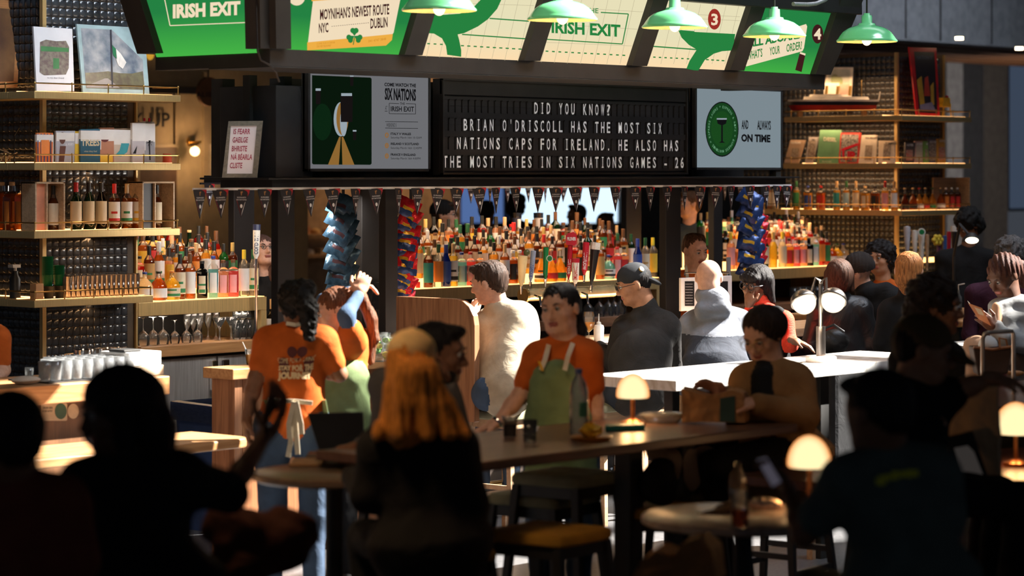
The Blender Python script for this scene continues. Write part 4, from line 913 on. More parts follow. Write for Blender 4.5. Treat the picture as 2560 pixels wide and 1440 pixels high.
# ---------------------------------------------------------------- glassware
WGM = GLASS
def lathe_mesh(name, prof, n=14, m=GLASS, sq=0):
    mb = MB().lathe(prof, n, sq=sq); me = bpy.data.meshes.new(name); me.from_pydata([tuple(v) for v in mb.v], [], mb.f); me.materials.append(m); me.shade_smooth(); return me
def place(name, me, loc, label, cat, group, rotz=0, s=1):
    o = bpy.data.objects.new(name, me); COL.objects.link(o); o.location = loc; o.rotation_euler = (0, 0, rotz); o.scale = (s, s, s); return props(o, label, cat, group)
wine_dn = lathe_mesh('wine_glass', [(.034, 0), (.042, .03), (.040, .065), (.018, .09), (.004, .10), (.004, .175), (.010, .180), (.033, .184), (0, .185)])
flute = lathe_mesh('flute_glass', [(.034, 0), (.012, .012), (.004, .03), (.004, .07), (.015, .09), (.027, .13), (.026, .2), (.023, .21)])
tumbler = lathe_mesh('tumbler', [(0, .002), (.030, .002), (.033, .01), (.039, .115), (.0375, .115), (.031, .012), (0, .012)])
tumbler2 = lathe_mesh('tumbler', [(0, .002), (.030, .002), (.033, .01), (.039, .115), (.0375, .115), (.031, .012), (0, .012)], 14, mat('sunlit_glass', (.95, .97, .98), .08, kind='glass', amt=.5))
fluted = lathe_mesh('tall_glass', [(0, .002), (.026, .002), (.029, .01), (.034, .13), (.0325, .13), (.027, .012), (0, .012)], 10)
martini = lathe_mesh('martini_glass', [(.035, 0), (.004, .006), (.004, .06), (.006, .075), (.045, .14), (.044, .14), (.004, .08)])
n = 0
for i, x in enumerate((358, 383, 408, 437, 466, 494)): place('wine_glass', wine_dn, onp(x, 0, PP + (.12 if i < 3 else .05)) * Vector((1, 1, 0)) + Vector((0, 0, 1.021)) if 0 else Vector((onp(x, 0, PP + .05).x, PP + .05, 1.021)), 'upside-down wine glass, %s from left on the left oak counter' % ORD[i], 'glass', 'wine glasses under the left deck', s=1.0 if i < 3 else .85)
for i, x in enumerate((468, 483, 500, 520, 540)): place('flute_glass', flute, (onp(x, 0, PP + .2).x, PP + .2, 1.021), 'upright flute glass, %s from left under the left deck' % ORD[i], 'glass', 'flutes under the left deck')
for i, x in enumerate((549, 578)): place('martini_glass', martini, (onp(x, 0, PP + .1).x, PP + .1, 1.021 + .0), 'cone shaped glass, %s of two under the left deck' % ORD[i], 'glass', 'cone glasses under the left deck', s=1.1)
for i in range(8): place('tall_glass', fluted, (onp(592 + (i % 4) * 15, 0, PP + .08).x, PP + .08, 1.021 + .132 * (i // 4)), '%s stacked tall glass, %s from left under the left deck' % (('lower', 'upper')[i // 4], ORD[i % 4]), 'glass', 'stacked tall glasses under the left deck')
RIB = lathe_mesh('tall_glass', [(0, .002), (.026, .002), (.029, .01), (.034, .13), (.0325, .13), (.027, .012), (0, .012)], 10, mat('ribbed_glass', (.75, .58, .45), .12, kind='glass', amt=.4))
for i in range(30):
    x = 168 + (i % 15) * 12; pr = SP + .07 + .08 * (i // 15)
    place('tall_glass', RIB, (onp(x, 0, pr).x, pr, zL[3]), '%s tall ribbed glass from left, %s row on the lowest left shelf' % (ORD[i % 15], ('front', 'back')[i // 15]), 'glass', 'tall glasses on the lowest left shelf', s=1.05)
GCUP = mat('green_plastic_cup', (.01, .22, .07), .45); BCUP = mat('black_plastic_cup', (.02, .02, .02), .4)
cup = lathe_mesh('plastic_cup', [(0, 0), (.026, 0), (.036, .10), (.038, .10), (.035, .10), (.025, .004)], 14, GCUP); cupb = lathe_mesh('plastic_cup', [(0, 0), (.028, 0), (.040, .08), (.042, .08), (.038, .08), (.027, .004)], 14, BCUP)
for j, (x, nn) in enumerate(((119, 9), (147, 5))):
    place('plastic_cup', cupb, (onp(x + 3, 0, SP + .1).x, SP + .1, zL[3]), 'black plastic cup under the %s green cup stack' % ('taller', 'shorter')[j], 'cup', 'black cups')
    for i in range(nn): place('plastic_cup', cup, (onp(x, 0, SP + .1).x, SP + .1, zL[3] + .05 + .014 * i), '%s green cup from the bottom of the %s stack' % (ORD[i], ('taller', 'shorter')[j]), 'cup', 'green plastic cups')
q = onp(92, 740, SP + .08); MB().box((q.x - .03, q.y - .03, zL[3]), (q.x + .03, q.y + .03, zL[3] + .10)).build('card_box', mat('orange_card', (.6, .3, .12), .6), label='small orange card box beside the green cups', cat='box', bev=.003)
q = onu(38, 740, ucL + .12); t = thing('syrup_pump', 'dark pump bottle with cream handle at the left end of the lowest shelf', 'bottle', (q.x, q.y, zL[3]))
MB().lathe([(0, 0), (.035, 0), (.037, .12), (.02, .15), (.018, .17)], 14, (q.x, q.y, zL[3])).build('container', BCUP, t, smooth=True)
MB().box((q.x - .04, q.y - .03, zL[3] + .19), (q.x + .02, q.y + .02, zL[3] + .21)).cyl((q.x, q.y, zL[3] + .15), (q.x, q.y, zL[3] + .2), .01).build('pump_head', PAPERW, t)
# hanging / standing glasses below middle deck
for i, x in enumerate((1365, 1385, 1470, 1498, 1520, 1535, 1550)): place('wine_glass', wine_dn, (onp(x, 0, PP + .05).x, PP + .05, 1.021), 'upside-down wine glass, %s from left under the middle deck' % ORD[i], 'glass', 'wine glasses under the middle deck', s=1.15)
for i, x in enumerate((1418, 1432, 1500, 1530, 1548, 1566)): place('flute_glass', flute, (onp(x, 0, PP + .18).x, PP + .18, 1.021), 'tall flute glass, %s from left under the middle deck' % ORD[i], 'glass', 'flutes under the middle deck')
for i, x in enumerate((1985, 1999, 2013, 2027, 2041, 2055)): place('tumbler', tumbler, (onp(x, 0, PRD + .06).x, PRD + .06, 1.021), 'tall tumbler, %s from left under the right deck' % ORD[i], 'glass', 'tumblers under the right deck', s=1.1)

# ================================================================ front bar counter
BF = 10.9; BB = 11.5; BZ = 1.05
uJ = onp(425, 935, BF).x
t = thing('bar_counter', 'oak bar counter with bright glasses at the left edge of the scene', 'counter', (8.6, 11.2, 0))
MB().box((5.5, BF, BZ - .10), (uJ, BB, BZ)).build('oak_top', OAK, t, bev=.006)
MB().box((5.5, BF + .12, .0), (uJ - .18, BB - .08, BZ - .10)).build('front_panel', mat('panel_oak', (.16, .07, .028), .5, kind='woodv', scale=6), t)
MB().box((onp(22, 1020, BF).x, BF + .10, .3), (onp(30, 1020, BF).x, BF + .13, BZ - .1)).build('edge_batten', BLK, t)
def sticker():
    t = thing('menu_sticker', 'small cream card with round green emblem stuck on the left bar front', 'sticker', onp(140, 1050, BF + .118))
    pl = Plane((0, BF + .118, 0), (0, -1, 0), .001)
    mb = MB(); poly(mb, pl, rrect(103, 1008, 168, 1052, 4), .001); mb.build('card', mat('sticker_cream', (.55, .42, .28), .6), t)
    mb = MB(); poly(mb, pl, ell(152, 1028, 15, 20, 20), .002); mb.build('emblem', mat('sticker_green', (.04, .10, .06), .6), t)
    mb = MB(); poly(mb, pl, ell(183, 1028, 14, 19, 20), .0015); mb.build('round_card', mat('sticker_cream', (.55, .42, .28), .6), t)
    mb = MB(); words(mb, 'ORDER HERE', pl, 107, 1022, 132, 1022, 5, .01, .003); words(mb, 'SCAN & PAY', pl, 107, 1030, 132, 1030, 5, .01, .003); mb.build('lettering', BLK, t)
sticker()
# low foot ledge with rounded end
z = .76; a = onz(60, 1105, z); b = onp(541, 1100, 10.55)
mb = MB(); pts = [(5.6, 10.25, z - .05), (b.x - .1, 10.25, z - .05)] + [(b.x - .1 + .1 * math.sin(g), 10.35 - .1 * math.cos(g), z - .05) for g in (.5, 1, 1.57)] + [(b.x, 10.75, z - .05), (5.6, 10.75, z - .05)]
mb.prism(pts, (0, 0, .05)).build('low_ledge', OAK, label='low rounded oak ledge in front of the left bar', cat='ledge', bev=.008)
MB().box((uJ - .6, 10.55, 0), (uJ - .5, 10.65, z - .05)).build('ledge_post', BLK, label='black post under the low oak ledge', cat='post')
# glasses and boxes on the left counter
tr = MB().box((onp(110, 930, BF + .1).x, BF + .06, BZ), (onp(338, 930, BF + .1).x, BF + .40, BZ + .008)).build('bar_mat', BLK2, label='black bar mat under the bright glasses on the left counter', cat='mat')
k = 0
for j in range(3):
    for i in range(9):
        x = 112 + i * 26 + j * 6; p = BF + .10 + j * .11
        if x > 335: continue
        place('tumbler', tumbler2, (onp(x, 0, p).x, p, BZ + .009), 'sunlit tumbler, %s from left in the %s row on the left counter' % (ORD[i], ('front', 'middle', 'back')[j]), 'glass', 'tumblers on the left counter', s=.92); k += 1
WBX = mat('white_cards', (.80, .78, .75), .7)
u0, u1 = onp(322, 0, BF + .08).x, onp(410, 0, BF + .08).x
MB().box((u0, BF + .08, BZ), (u1, BF + .34, BZ + .055)).build('wood_tray', mat('pale_tray', (.62, .48, .33), .6, kind='wood'), label='pale wooden tray under the white paper stack on the left counter', cat='tray', bev=.004)
MB().box((u0 + .01, BF + .09, BZ + .056), (u1 - .01, BF + .33, BZ + .13)).build('paper_stack', WBX, label='white stack of napkins beside the glasses', cat='paper', bev=.004)
MB().box((u0 + .0, BF + .12, BZ + .131), (u0 + .12, BF + .25, BZ + .145)).build('card_reader', BLK2, label='small black card reader on the white stack', cat='device', bev=.004)
q = onp(65, 955, BF + .12)
mb = MB().ball((q.x, q.y, BZ + .022), (.085, .06, .022), 16, 8); o = mb.build('folded_cloth', mat('cloth_beige', (.6, .5, .4), .9, kind='fabric', bump=.5), label='crumpled beige bar cloth on the left counter', cat='cloth', smooth=True)
q = onp(73, 930, BF + .3); place('tumbler', tumbler, (q.x, q.y, BZ), 'small shot glass behind the beige cloth', 'glass', 'single glass', s=.6)
for i, (x, s_) in enumerate(((207, 1.3), (240, 1.1), (268, 1.3), (296, 1.15))):
    q = onp(x, 870, BB - .05); t = thing('steel_pitcher', 'shiny steel jug behind the glasses, %s from left' % ORD[i], 'jug', (q.x, q.y, BZ), group='steel jugs behind the glasses')
    MB().lathe([(0, 0), (.040 * s_, 0), (.043 * s_, .05), (.036 * s_, .10), (.040 * s_, .125), (.038 * s_, .125), (.033 * s_, .1), (.03, .01)], 16, (q.x, q.y, BZ)).build('jug_body', CHROME, t, smooth=True)
    MB().tube([Vector((q.x, q.y, BZ)) + CX * (-.04 * s_) + CZ * .105, Vector((q.x, q.y, BZ)) + CX * (-.075 * s_) + CZ * .10, Vector((q.x, q.y, BZ)) + CX * (-.075 * s_) + CZ * .04, Vector((q.x, q.y, BZ)) + CX * (-.043 * s_) + CZ * .03], .006).build('handle', CHROME, t, smooth=True)

# service station
uK, uL2 = onp(582, 915, 11.0).x, onp(985, 905, 11.0).x
t = thing('service_station', 'oak service counter behind the waitresses with bright top', 'counter', ((uK + uL2) / 2, 11.3, 0))
MB().box((uK, 11.0, BZ - .06), (uL2, 11.25, BZ)).build('oak_top', OAK, t, bev=.005)
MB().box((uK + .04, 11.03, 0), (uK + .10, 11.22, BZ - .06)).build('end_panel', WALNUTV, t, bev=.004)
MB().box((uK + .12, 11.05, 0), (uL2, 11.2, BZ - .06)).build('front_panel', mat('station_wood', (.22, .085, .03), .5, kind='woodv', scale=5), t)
# main patrons' counter
uM = onp(1180, 880, BF).x; uN = onp(2260, 800, BF).x
t = thing('bar_counter', 'long polished bar counter in front of the seated drinkers', 'counter', ((uM + uN) / 2, 11.2, 0))
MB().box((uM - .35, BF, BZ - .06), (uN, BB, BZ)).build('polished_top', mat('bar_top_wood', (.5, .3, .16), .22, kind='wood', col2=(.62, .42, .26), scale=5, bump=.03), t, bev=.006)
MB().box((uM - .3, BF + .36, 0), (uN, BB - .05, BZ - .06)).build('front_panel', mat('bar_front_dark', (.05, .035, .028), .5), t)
MB().tube([(uM, BF + .1, .22), (uN, BF + .1, .22)], .02, 10).build('foot_rail', GOLD, t, smooth=True)
# walnut partition with rounded corner
pu = onp(990, 800, 11.15).x; p0, p1 = onu(1186, 800, pu).y, onu(990, 800, pu).y
zt = 2.15 + (430 - 745) * Dof(Vector((pu, (p0 + p1) / 2, 0))) / F; zbm = zt - .72
r = .15; pts = [(pu, p1, zbm), (pu, p1, zt)] + [(pu, p0 + r - r * math.sin(g), zt - r + r * math.cos(g)) for g in (0, .4, .8, 1.2, 1.57)] + [(pu, p0, zbm)]
MB().prism(pts, (.045, 0, 0)).build('wood_partition', WALNUTV, label='walnut partition panel with one rounded corner at the end of the bar', cat='partition', bev=.004)

# beer taps
def handle(t, x, y0, y1, w0, w1, m, label, p, lean=0, txt=None, tm=None, topm=None, n=10, tt='v', th=.6):
    D = p / ray(x, 700).y; sc1 = D / F
    b = onp(x, y1, p); h = (y1 - y0) * sc1; top = b + CZ * h + CX * lean * sc1
    ax = (top - b)
    mb = MB(); q = [(w0 * .35, 0), (w0 * .55, .06), (w0, .16), ((w0 + w1) / 2, .5), (w1, .86), (w1 * .96, .98), (0, 1)]
    vs = []; prof = [(a * sc1 / 2, b_ * h) for a, b_ in q]
    mb.lathe(prof, n, b, ax)
    o = mb.build('tap_handle', m, t, smooth=True, label=label)
    MB().cyl(b - CZ * .05, b, .006, .010, 8).build('tap_stem', CHROME, t, smooth=True)
    if topm: MB().lathe([(w1 * sc1 / 2 * 1.04, h * .84), (w1 * sc1 / 2 * 1.06, h * 1.0), (0, h * 1.01)], n, b, ax).build('handle_cap', topm, o)
    if txt:
        pl = Plane(b + (EYE - b).normalized() * (max(w0, w1) * sc1 / 2 + .002), (EYE - b), 0)
        mb = MB()
        if tt == 'v':
            L = y1 - y0; vs, fs = tmesh(txt, .02); hh = max(w0, w1) * .5
            P = [pl(x + lean * (.16 + .66 * q_) + (.5 - b_) * hh * -1, y1 - (.16 + .66 * q_) * L) for q_, b_ in vs]
            mb.add(P, fs)
        else: words(mb, txt, pl, x - w1 * .4 + lean, tt, x + w1 * .4 + lean, tt, 7, .02)
        mb.build('lettering', tm or PWH, o)
    return o
tp = 11.25
q0, q1 = onp(1312, 742, tp), onp(1532, 724, tp); zp = (q0.z + q1.z) / 2
t = thing('beer_tap_tower', 'polished brass tap pipe with a row of coloured beer handles', 'beer tap', (( q0.x + q1.x) / 2, tp, BZ))
MB().cyl((q0.x, tp, zp), (q1.x, tp, zp), .040, n=24).build('pipe', mat('polished_brass', (.85, .62, .32), .22, .7, bump=0), t, smooth=True)
MB().cyl((q0.x - .02, tp, zp), (q0.x + .0, tp, zp), .048, n=24).build('end_cap', GOLD, t, smooth=True)
for x in (1400,): q = onp(x, 740, tp); MB().cyl((q.x, tp, BZ), (q.x, tp, zp - .03), .025, .03, 16).build('column', GOLD, t, smooth=True)
for x in (1338, 1364, 1410, 1456): q = onp(x, 740, tp - .05); MB().tube([(q.x, tp - .04, zp), (q.x, tp - .09, zp - .01), (q.x, tp - .10, zp - .07)], .008).build('spout', CHROME, t, smooth=True)
CRH = mat('handle_cream', (.72, .55, .28), .35); BLH = mat('handle_blue_white', (.30, .36, .5), .4); GRH = mat('handle_green', (.01, .20, .06), .3); RDH = mat('handle_red', (.48, .01, .03), .35); WHH = mat('handle_white', (.75, .72, .66), .4); BKH = mat('handle_black', (.012, .01, .012), .3)
handle(t, 1303, 638, 716, 16, 26, CRH, 'cream curved tap handle with dark ball top', tp - .04, 4, topm=None)
q = onp(1317, 632, tp - .04); MB().ball(q, .022, 12, 8).build('ball_top', mat('ball_green_gold', (.12, .12, .04), .3), t, smooth=True)
handle(t, 1326, 625, 705, 12, 14, BLH, 'blue and white tap handle', tp, 8, 'KONA ALE', mat('ink_blue', (.04, .08, .3), .5))
handle(t, 1363, 617, 698, 12, 14, GRH, 'green tap handle with round white badge', tp, 2)
q = onp(1374, 646, tp - .05); MB().cyl(q, q - CY * .012, .021, n=20).build('round_badge', WHH, t, smooth=True); MB().cyl(q - CY * .012, q - CY * .015, .016, n=20).build('badge_face', GRH, t)
handle(t, 1421, 612, 699, 11, 13, RDH, 'dark red tap handle with house-shaped top', tp, 5, 'IRISH RED ALE')
pl = Plane(onp(1428, 600, tp - .03), (EYE - onp(1428, 600, tp)), 0)
hp = [(1415, 612), (1414, 590), (1420, 583), (1434, 580), (1442, 586), (1441, 610), (1436, 614)]
mb = MB(); P = [pl(x, y) for x, y in hp]; mb.prism(P, CY * .03); o = mb.build('house_top', RDH, t, bev=.002); mb = MB(); words(mb, 'PILSNER', pl, 1418, 601, 1440, 601, 8, .03, .002); mb.build('lettering', PWH, o)
handle(t, 1438, 646, 710, 18, 20, WHH, 'white tap handle with red lettering and cap', tp - .06, 1, "SMITHWICK'S", mat('ink_red', (.5, .02, .02), .5), topm=RDH)
handle(t, 1460, 604, 688, 15, 17, RDH, 'crimson tap handle with white lettering', tp - .05, 6, 'WOLFHOUND')
handle(t, 1478, 606, 712, 14, 25, BKH, 'black tap handle with white foam-coloured top', tp - .05, 11, None, topm=WHH)
pl = Plane(onp(1488, 618, tp - .10), (EYE - onp(1488, 618, tp)), 0); mb = MB(); words(mb, 'GUINNESS', pl, 1480, 619, 1498, 617, 4, .02); mb.build('lettering', PWH, t)
# rear tap handles seen among bottles
t = thing('beer_tap_tower', 'rear tap tower with silver-topped handles among the middle bottles', 'beer tap', onp(1320, 700, 14.0) * Vector((1, 1, 0)) + Vector((0, 0, .0)))
q = onp(1320, 640, 14.0); MB().box((q.x - .25, 14.0, 0), (q.x + .35, 14.06, 1.5)).build('tower', BLK2, t)
for x, m in ((1292, mat('handle_navy', (.03, .04, .1), .4)), (1346, mat('handle_pale', (.5, .5, .55), .4))):
    handle(t, x, 532, 610, 14, 24, m, 'tap handle with a pointed silver crown', 13.97, 0, topm=CHROME)
# left tap handle COLD SNAP
t = thing('beer_tap', 'tall white tap handle lettered COLD SNAP in front of the bartender', 'beer tap', onp(641, 740, PP + .3) * Vector((1, 1, 0)) + Vector((0, 0, DZ)))
h = handle(t, 640, 561, 650, 16, 19, WHH, 'white tap handle with navy panel', PP - .06, 2, 'COLD SNAP', mat('ink_navy', (.02, .04, .12), .5), topm=mat('handle_navy2', (.03, .04, .1), .4))
q = onp(640, 645, PP - .06); MB().cyl(Vector((q.x, q.y, 1.02)), q, .01).build('tap_post', CHROME, t)
# right tap group
tp2 = 12.3; q0, q1 = onp(2272, 694, tp2), onp(2432, 690, tp2); zp = q0.z
t = thing('beer_tap_tower', 'dark brass tap pipe with assorted handles at the far right of the bar', 'beer tap', (q0.x, tp2, 1.0))
MB().cyl((q0.x - .1, tp2, zp), (q1.x, tp2, zp), .045, n=20).build('pipe', GOLD, t, smooth=True)
for x in (2290, 2362): q = onp(x, 700, tp2); MB().cyl((q.x, tp2, 0), (q.x, tp2, zp), .022, n=14).build('column', GOLD, t, smooth=True)
for x, y0, y1, w0, w1, m, lb_, tx in ((2268, 565, 640, 10, 18, mat('handle_pale', (.5, .5, .55), .4), 'pale tap handle with dark cap', None), (2287, 575, 650, 8, 17, WHH, 'white round-bodied tap handle', None), (2304, 572, 660, 10, 17, WHH, 'white tap handle with green round badge', None), (2318, 585, 672, 7, 10, PALEW, 'wooden slim tap handle', None),
                          (2347, 595, 665, 9, 12, mat('handle_purple', (.10, .03, .12), .4), 'purple tap handle with yellow flower top', None), (2362, 588, 665, 10, 11, mat('handle_blue', (.04, .10, .28), .35), 'blue tap handle', None), (2372, 578, 650, 9, 11, RDH, 'crimson tap handle beside the blue one', None), (2386, 565, 650, 12, 19, BKH, 'black tap handle with cream top', 'GUINNESS')):
    handle(t, x, y0, y1, w0, w1, m, lb_, tp2 - .02, 0, None, topm=WHH if m is BKH else None)
for g in range(7): 
    a = g * 2 * math.pi / 6; q = onp(2344 + (9 * math.cos(a) if g < 6 else 0), 600 + (9 * math.sin(a) if g < 6 else 0), tp2 - .06); MB().ball(q, .022, 8, 6).build('flower_petal', mat('flower_yellow', (.75, .55, .05), .5), t, smooth=True)
q = onp(2304, 580, tp2 - .05); MB().cyl(q, q - CY * .01, .032, n=20).build('round_badge', WHH, t); MB().cyl(q - CY * .01, q - CY * .012, .022, n=20).build('badge_face', GRH, t)
a, b = onp(2262, 650, 12.9), onp(2395, 650, 12.9)
MB().box((a.x, 12.9, a.z - .03), (b.x, 13.15, a.z)).build('lit_ledge', GLOWTOP, label='thin glowing ledge behind the right taps', cat='ledge')

# ---------------------------------------------------------------- crisp packets on strips
def packet_mesh(name, m1, m2, m3):
    mb = MB(); w_, h_, d = .075, .062, .020; nx, nz = 8, 6; vs = []; 
    for s_ in (-1, 1):
        for j in range(nz + 1):
            for i in range(nx + 1):
                a = -1 + 2 * i / nx; b = -1 + 2 * j / nz
                bulge = max(0, (1 - a * a) * (1 - b * b)) ** .5
                vs.append((a * w_, s_ * (d * bulge + .001) + .004 * math.sin(7 * a + 5 * b), b * h_ + .003 * math.sin(9 * a)))
    fs = []; mi = []
    for s_ in range(2):
        o = s_ * (nx + 1) * (nz + 1)
        for j in range(nz):
            for i in range(nx):
                q = (o + j * (nx + 1) + i, o + j * (nx + 1) + i + 1, o + (j + 1) * (nx + 1) + i + 1, o + (j + 1) * (nx + 1) + i)
                fs.append(q if s_ == 0 else q[::-1]); mi.append(1 if j < 2 else (2 if j == 2 and 1 < i < 6 else 0))
    me = bpy.data.meshes.new(name); me.from_pydata(vs, [], fs)
    for m in (m1, m2, m3): me.materials.append(m)
    me.polygons.foreach_set('material_index', mi); me.shade_smooth(); return me
foil = lambda k, c: mat(k, c, .22, .35, bump=.35, scale=30, amt=.2)
PR_ = packet_mesh('crisp_packet', foil('foil_red', (.65, .02, .03)), foil('foil_navy', (.03, .06, .18)), foil('foil_yellow', (.7, .4, .03)))
PB_ = packet_mesh('crisp_packet', foil('foil_blue', (.06, .13, .20)), foil('foil_blue2', (.05, .11, .18)), foil('foil_badge', (.10, .05, .06)))
PN_ = packet_mesh('crisp_packet', foil('foil_navy', (.03, .06, .18)), foil('foil_navy', (.03, .06, .18)), foil('foil_yellow', (.7, .4, .03)))
rp = random.Random(5)
def strip(label, me, pts, p, sc_=1.0, col='red'):
    x0, y0 = pts[0][0] + 6, pts[0][1] - 30; q = onp(x0, y0, p + .03); q2 = onp(pts[-1][0], pts[-1][1], p + .03)
    MB().box((q.x - .012, p + .028, q2.z), (q.x + .012, p + .031, HZ0)).build('hanging_strip', BLK, label='black plastic hanging strip behind the %s' % label, cat='strip')
    for i, (x, y) in enumerate(pts):
        q = onp(x, y, p - .01 * (i % 2)); o = bpy.data.objects.new('crisp_packet', me); COL.objects.link(o)
        o.location = q; o.rotation_euler = (R(rp.uniform(-25, -10)), R(rp.uniform(5, 32)), -.8 + rp.uniform(-.4, .3)); o.scale = (sc_ * rp.uniform(.9, 1.05),) * 3
        props(o, '%s crisp packet, %s from top, %s' % (col, ORD[i], label), 'crisp packet', 'packets on the ' + label)
strip('red strip left of the partition', PR_, [(1025 - i * 1.8 + (3 if i % 2 else -4), 520 + i * 20.5) for i in range(13)], HP + .2, .95, 'red and navy')
strip('blue strip behind the waitresses', PB_, [(858 - i * .5 + (6 if i % 2 else -6), 510 + i * 18) for i in range(14)], 12.1, 1.15, 'slate blue')
strip('mixed strip right of the male bartender', PN_, [(1876 + (5 if i % 2 else -4), 495 + i * 18) for i in range(12)], 11.9, 1.1, 'navy and yellow')
strip('edge of the mixed strip', PR_, [(1899 - i * .6, 545 + i * 20) for i in range(6)], 11.96, .8, 'red')

# ---------------------------------------------------------------- small signs and things behind the bar
t = thing('drinks_sign', 'orange drinks sign reading ESPRESSO MARTINI beside the till', 'sign', onp(925, 745, 12.9) )
pl = Plane((0, 12.88, 0), (0, -1, 0), .002)
q0, q1 = onp(903, 655, 12.88), onp(948, 730, 12.88); MB().box((q0.x, 12.88, q1.z), (q1.x, 12.90, q0.z)).build('board', mat('sign_orange', (.45, .20, .07), .6), t)
mb = MB(); words(mb, 'ESPRESSO', pl, 906, 690, 943, 690, 16, .01); words(mb, 'MARTINI', pl, 906, 703, 943, 703, 6, .03); mb.build('lettering', BLK, t)
MB().box((q0.x, 12.87, q0.z), (q1.x, 12.905, q0.z + .02)).build('clip_rail', CHROME, t)
MB().box((q0.x + .1, 12.89, 0), (q0.x + .13, 12.91, q1.z)).build('post', CHROME, t)
t = thing('till_screen', 'black angled till screen behind the waitress tying her hair', 'screen', onp(955, 775, 12.2) * Vector((1, 1, 0)) + Vector((0, 0, 1.05)))
P = [at(925, 775, 17.2), at(985, 775, 17.4), at(985, 708, 17.5), at(935, 706, 17.3)]; MB().prism(P, CY * .03).build('panel', mat('till_black', (.02, .022, .025), .25), t, bev=.003)
v = at(958, 800, 17.4); MB().cyl((v.x, v.y, 1.05), at(955, 760, 17.4), .03).build('stand', BLK, t)
MB().box((v.x - .25, v.y - .1, 0), (v.x + .3, v.y + .2, 1.05)).build('till_cabinet', BLK2, label='low black cabinet carrying the till screen', cat='cabinet', bev=.004)
q = onp(1770, 760, 11.3); 
t = thing('menu_holder', 'white framed menu board behind the bald man', 'menu', Vector((onp(1768, 0, 11.35).x, 11.35, BZ)))
pl = Plane((0, 11.3, 0), (0, -1, 0), .002)
q0, q1 = onp(1703, 695, 11.3), onp(1830, 770, 11.3); MB().box((q0.x, 11.3, q1.z), (q1.x, 11.32, q0.z)).build('frame', PAPERW, t, bev=.003)
mb = MB(); poly(mb, pl, [(1712, 703), (1736, 703), (1736, 765), (1712, 765)], .001); poly(mb, pl, [(1800, 703), (1820, 703), (1820, 765), (1800, 765)], .001); mb.build('slate', BLK, t)
mb = MB()
for i in range(8): words(mb, 'bottled beers list'[:12 + i % 3], pl, 1714, 711 + i * 7, 1732, 711 + i * 7, 2.2, 0, .003)
mb.build('lettering', PWH, t)
MB().tube([onp(1712, 690, 11.31), onp(1712, 682, 11.31), onp(1822, 682, 11.31), onp(1822, 692, 11.31)], .005, 6).build('wire_handle', CHROME, t)
MB().box((q0.x + .1, 11.3, BZ), (q1.x - .1, 11.33, q1.z)).build('base', PAPERW, t)
v = onp(1818, 682, 11.44); v.z = BZ; mb = MB().box(v, onp(1827, 643, 11.44) + Vector((0, .01, 0))); mb.build('steel_rod', STEEL, label='upright steel handle right of the menu board', cat='utensil')

# ---------------------------------------------------------------- pictures, books and ship on the shelves
def leaning(name, label, cat, pts, p, base, th=.015, fr=None, art=None, group=None, mw=.0):
    # pts: px corners bl, br, tr, tl on a plane leaning back
    t = thing(name, label, cat, onp(sum(q[0] for q in pts) / 4, pts[0][1], p), group=group)
    yb = (pts[0][1] + pts[1][1]) / 2; 
    P = []
    for x, y in pts:
        D0 = onp(x, y, p); P.append(onp(x, y, p + .09 * (yb - y) / 160))
    MB().prism(P, (0, th, 0)).build('frame' if fr else 'cover', base, t, bev=.001)
    n = (P[1] - P[0]).cross(P[3] - P[0]); pl = Plane(P[0], n, .002)
    return t, pl
WP = mat('print_white', (.62, .60, .60), .5, amt=.03)
t, pl = leaning('picture_frame', 'white unframed print of a small shopfront on the top left shelf', 'picture', [(92, 228), (186, 228), (181, 72), (84, 66)], SP + .1, WP, fr=1)
mb = MB(); poly(mb, pl, [(100, 105), (115, 99), (140, 103), (165, 102), (173, 118), (172, 170), (165, 186), (110, 188), (99, 180)]); mb.build('painting', mat('art_brown', (.12, .08, .07), .6, scale=40, col2=(.2, .17, .13)), t)
mb = MB(); poly(mb, pl, [(102, 115), (172, 120), (172, 130), (102, 128)], .003); poly(mb, pl, [(133, 145), (148, 146), (148, 172), (133, 172)], .003); mb.build('painted_green', mat('art_green', (.04, .16, .05), .6), t)
mb = MB(); words(mb, 'to my dear friend', pl, 118, 196, 160, 197, 4, 0, .003); mb.build('lettering', BLK, t)
FRB = mat('frame_pale_blue', (.26, .36, .37), .5)
t, pl = leaning('picture_frame', 'pale blue framed photograph of an Irish flag over a road', 'picture', [(208, 234), (374, 236), (361, 70), (192, 60)], SP + .07, FRB, fr=1)
mb = MB(); poly(mb, pl, [(215, 220), (362, 224), (352, 78), (202, 70)], .001); mb.build('photo_sky', mat('art_cloud', (.11, .14, .18), .25, scale=7, col2=(.42, .42, .42)), t)
mb = MB(); poly(mb, pl, [(213, 182), (240, 181), (270, 178), (300, 183), (330, 184), (357, 178), (362, 224), (215, 220)], .002); mb.build('photo_land', mat('art_land', (.10, .08, .06), .3, scale=20, col2=(.16, .15, .09)), t)
mb = MB(); poly(mb, pl, [(218, 214), (262, 196), (270, 196), (300, 220), (215, 219)], .003); mb.build('photo_road', mat('art_road', (.26, .23, .22), .3), t)
mb = MB(); line(mb, pl, 277, 74, 281, 218, 4, .004); mb.build('photo_pole', mat('art_pole', (.03, .03, .04), .4), t)
for a, c_ in (([(280, 112), (290, 122), (293, 148), (283, 138)], (.02, .14, .06)), ([(290, 122), (302, 134), (296, 165), (291, 150)], (.6, .58, .55)), ([(302, 134), (316, 156), (307, 172), (297, 164)], (.6, .10, .04))):
    mb = MB(); poly(mb, pl, a, .005); mb.build('photo_flag', mat('flag_%d' % int(c_[0] * 1000), c_, .4), t)
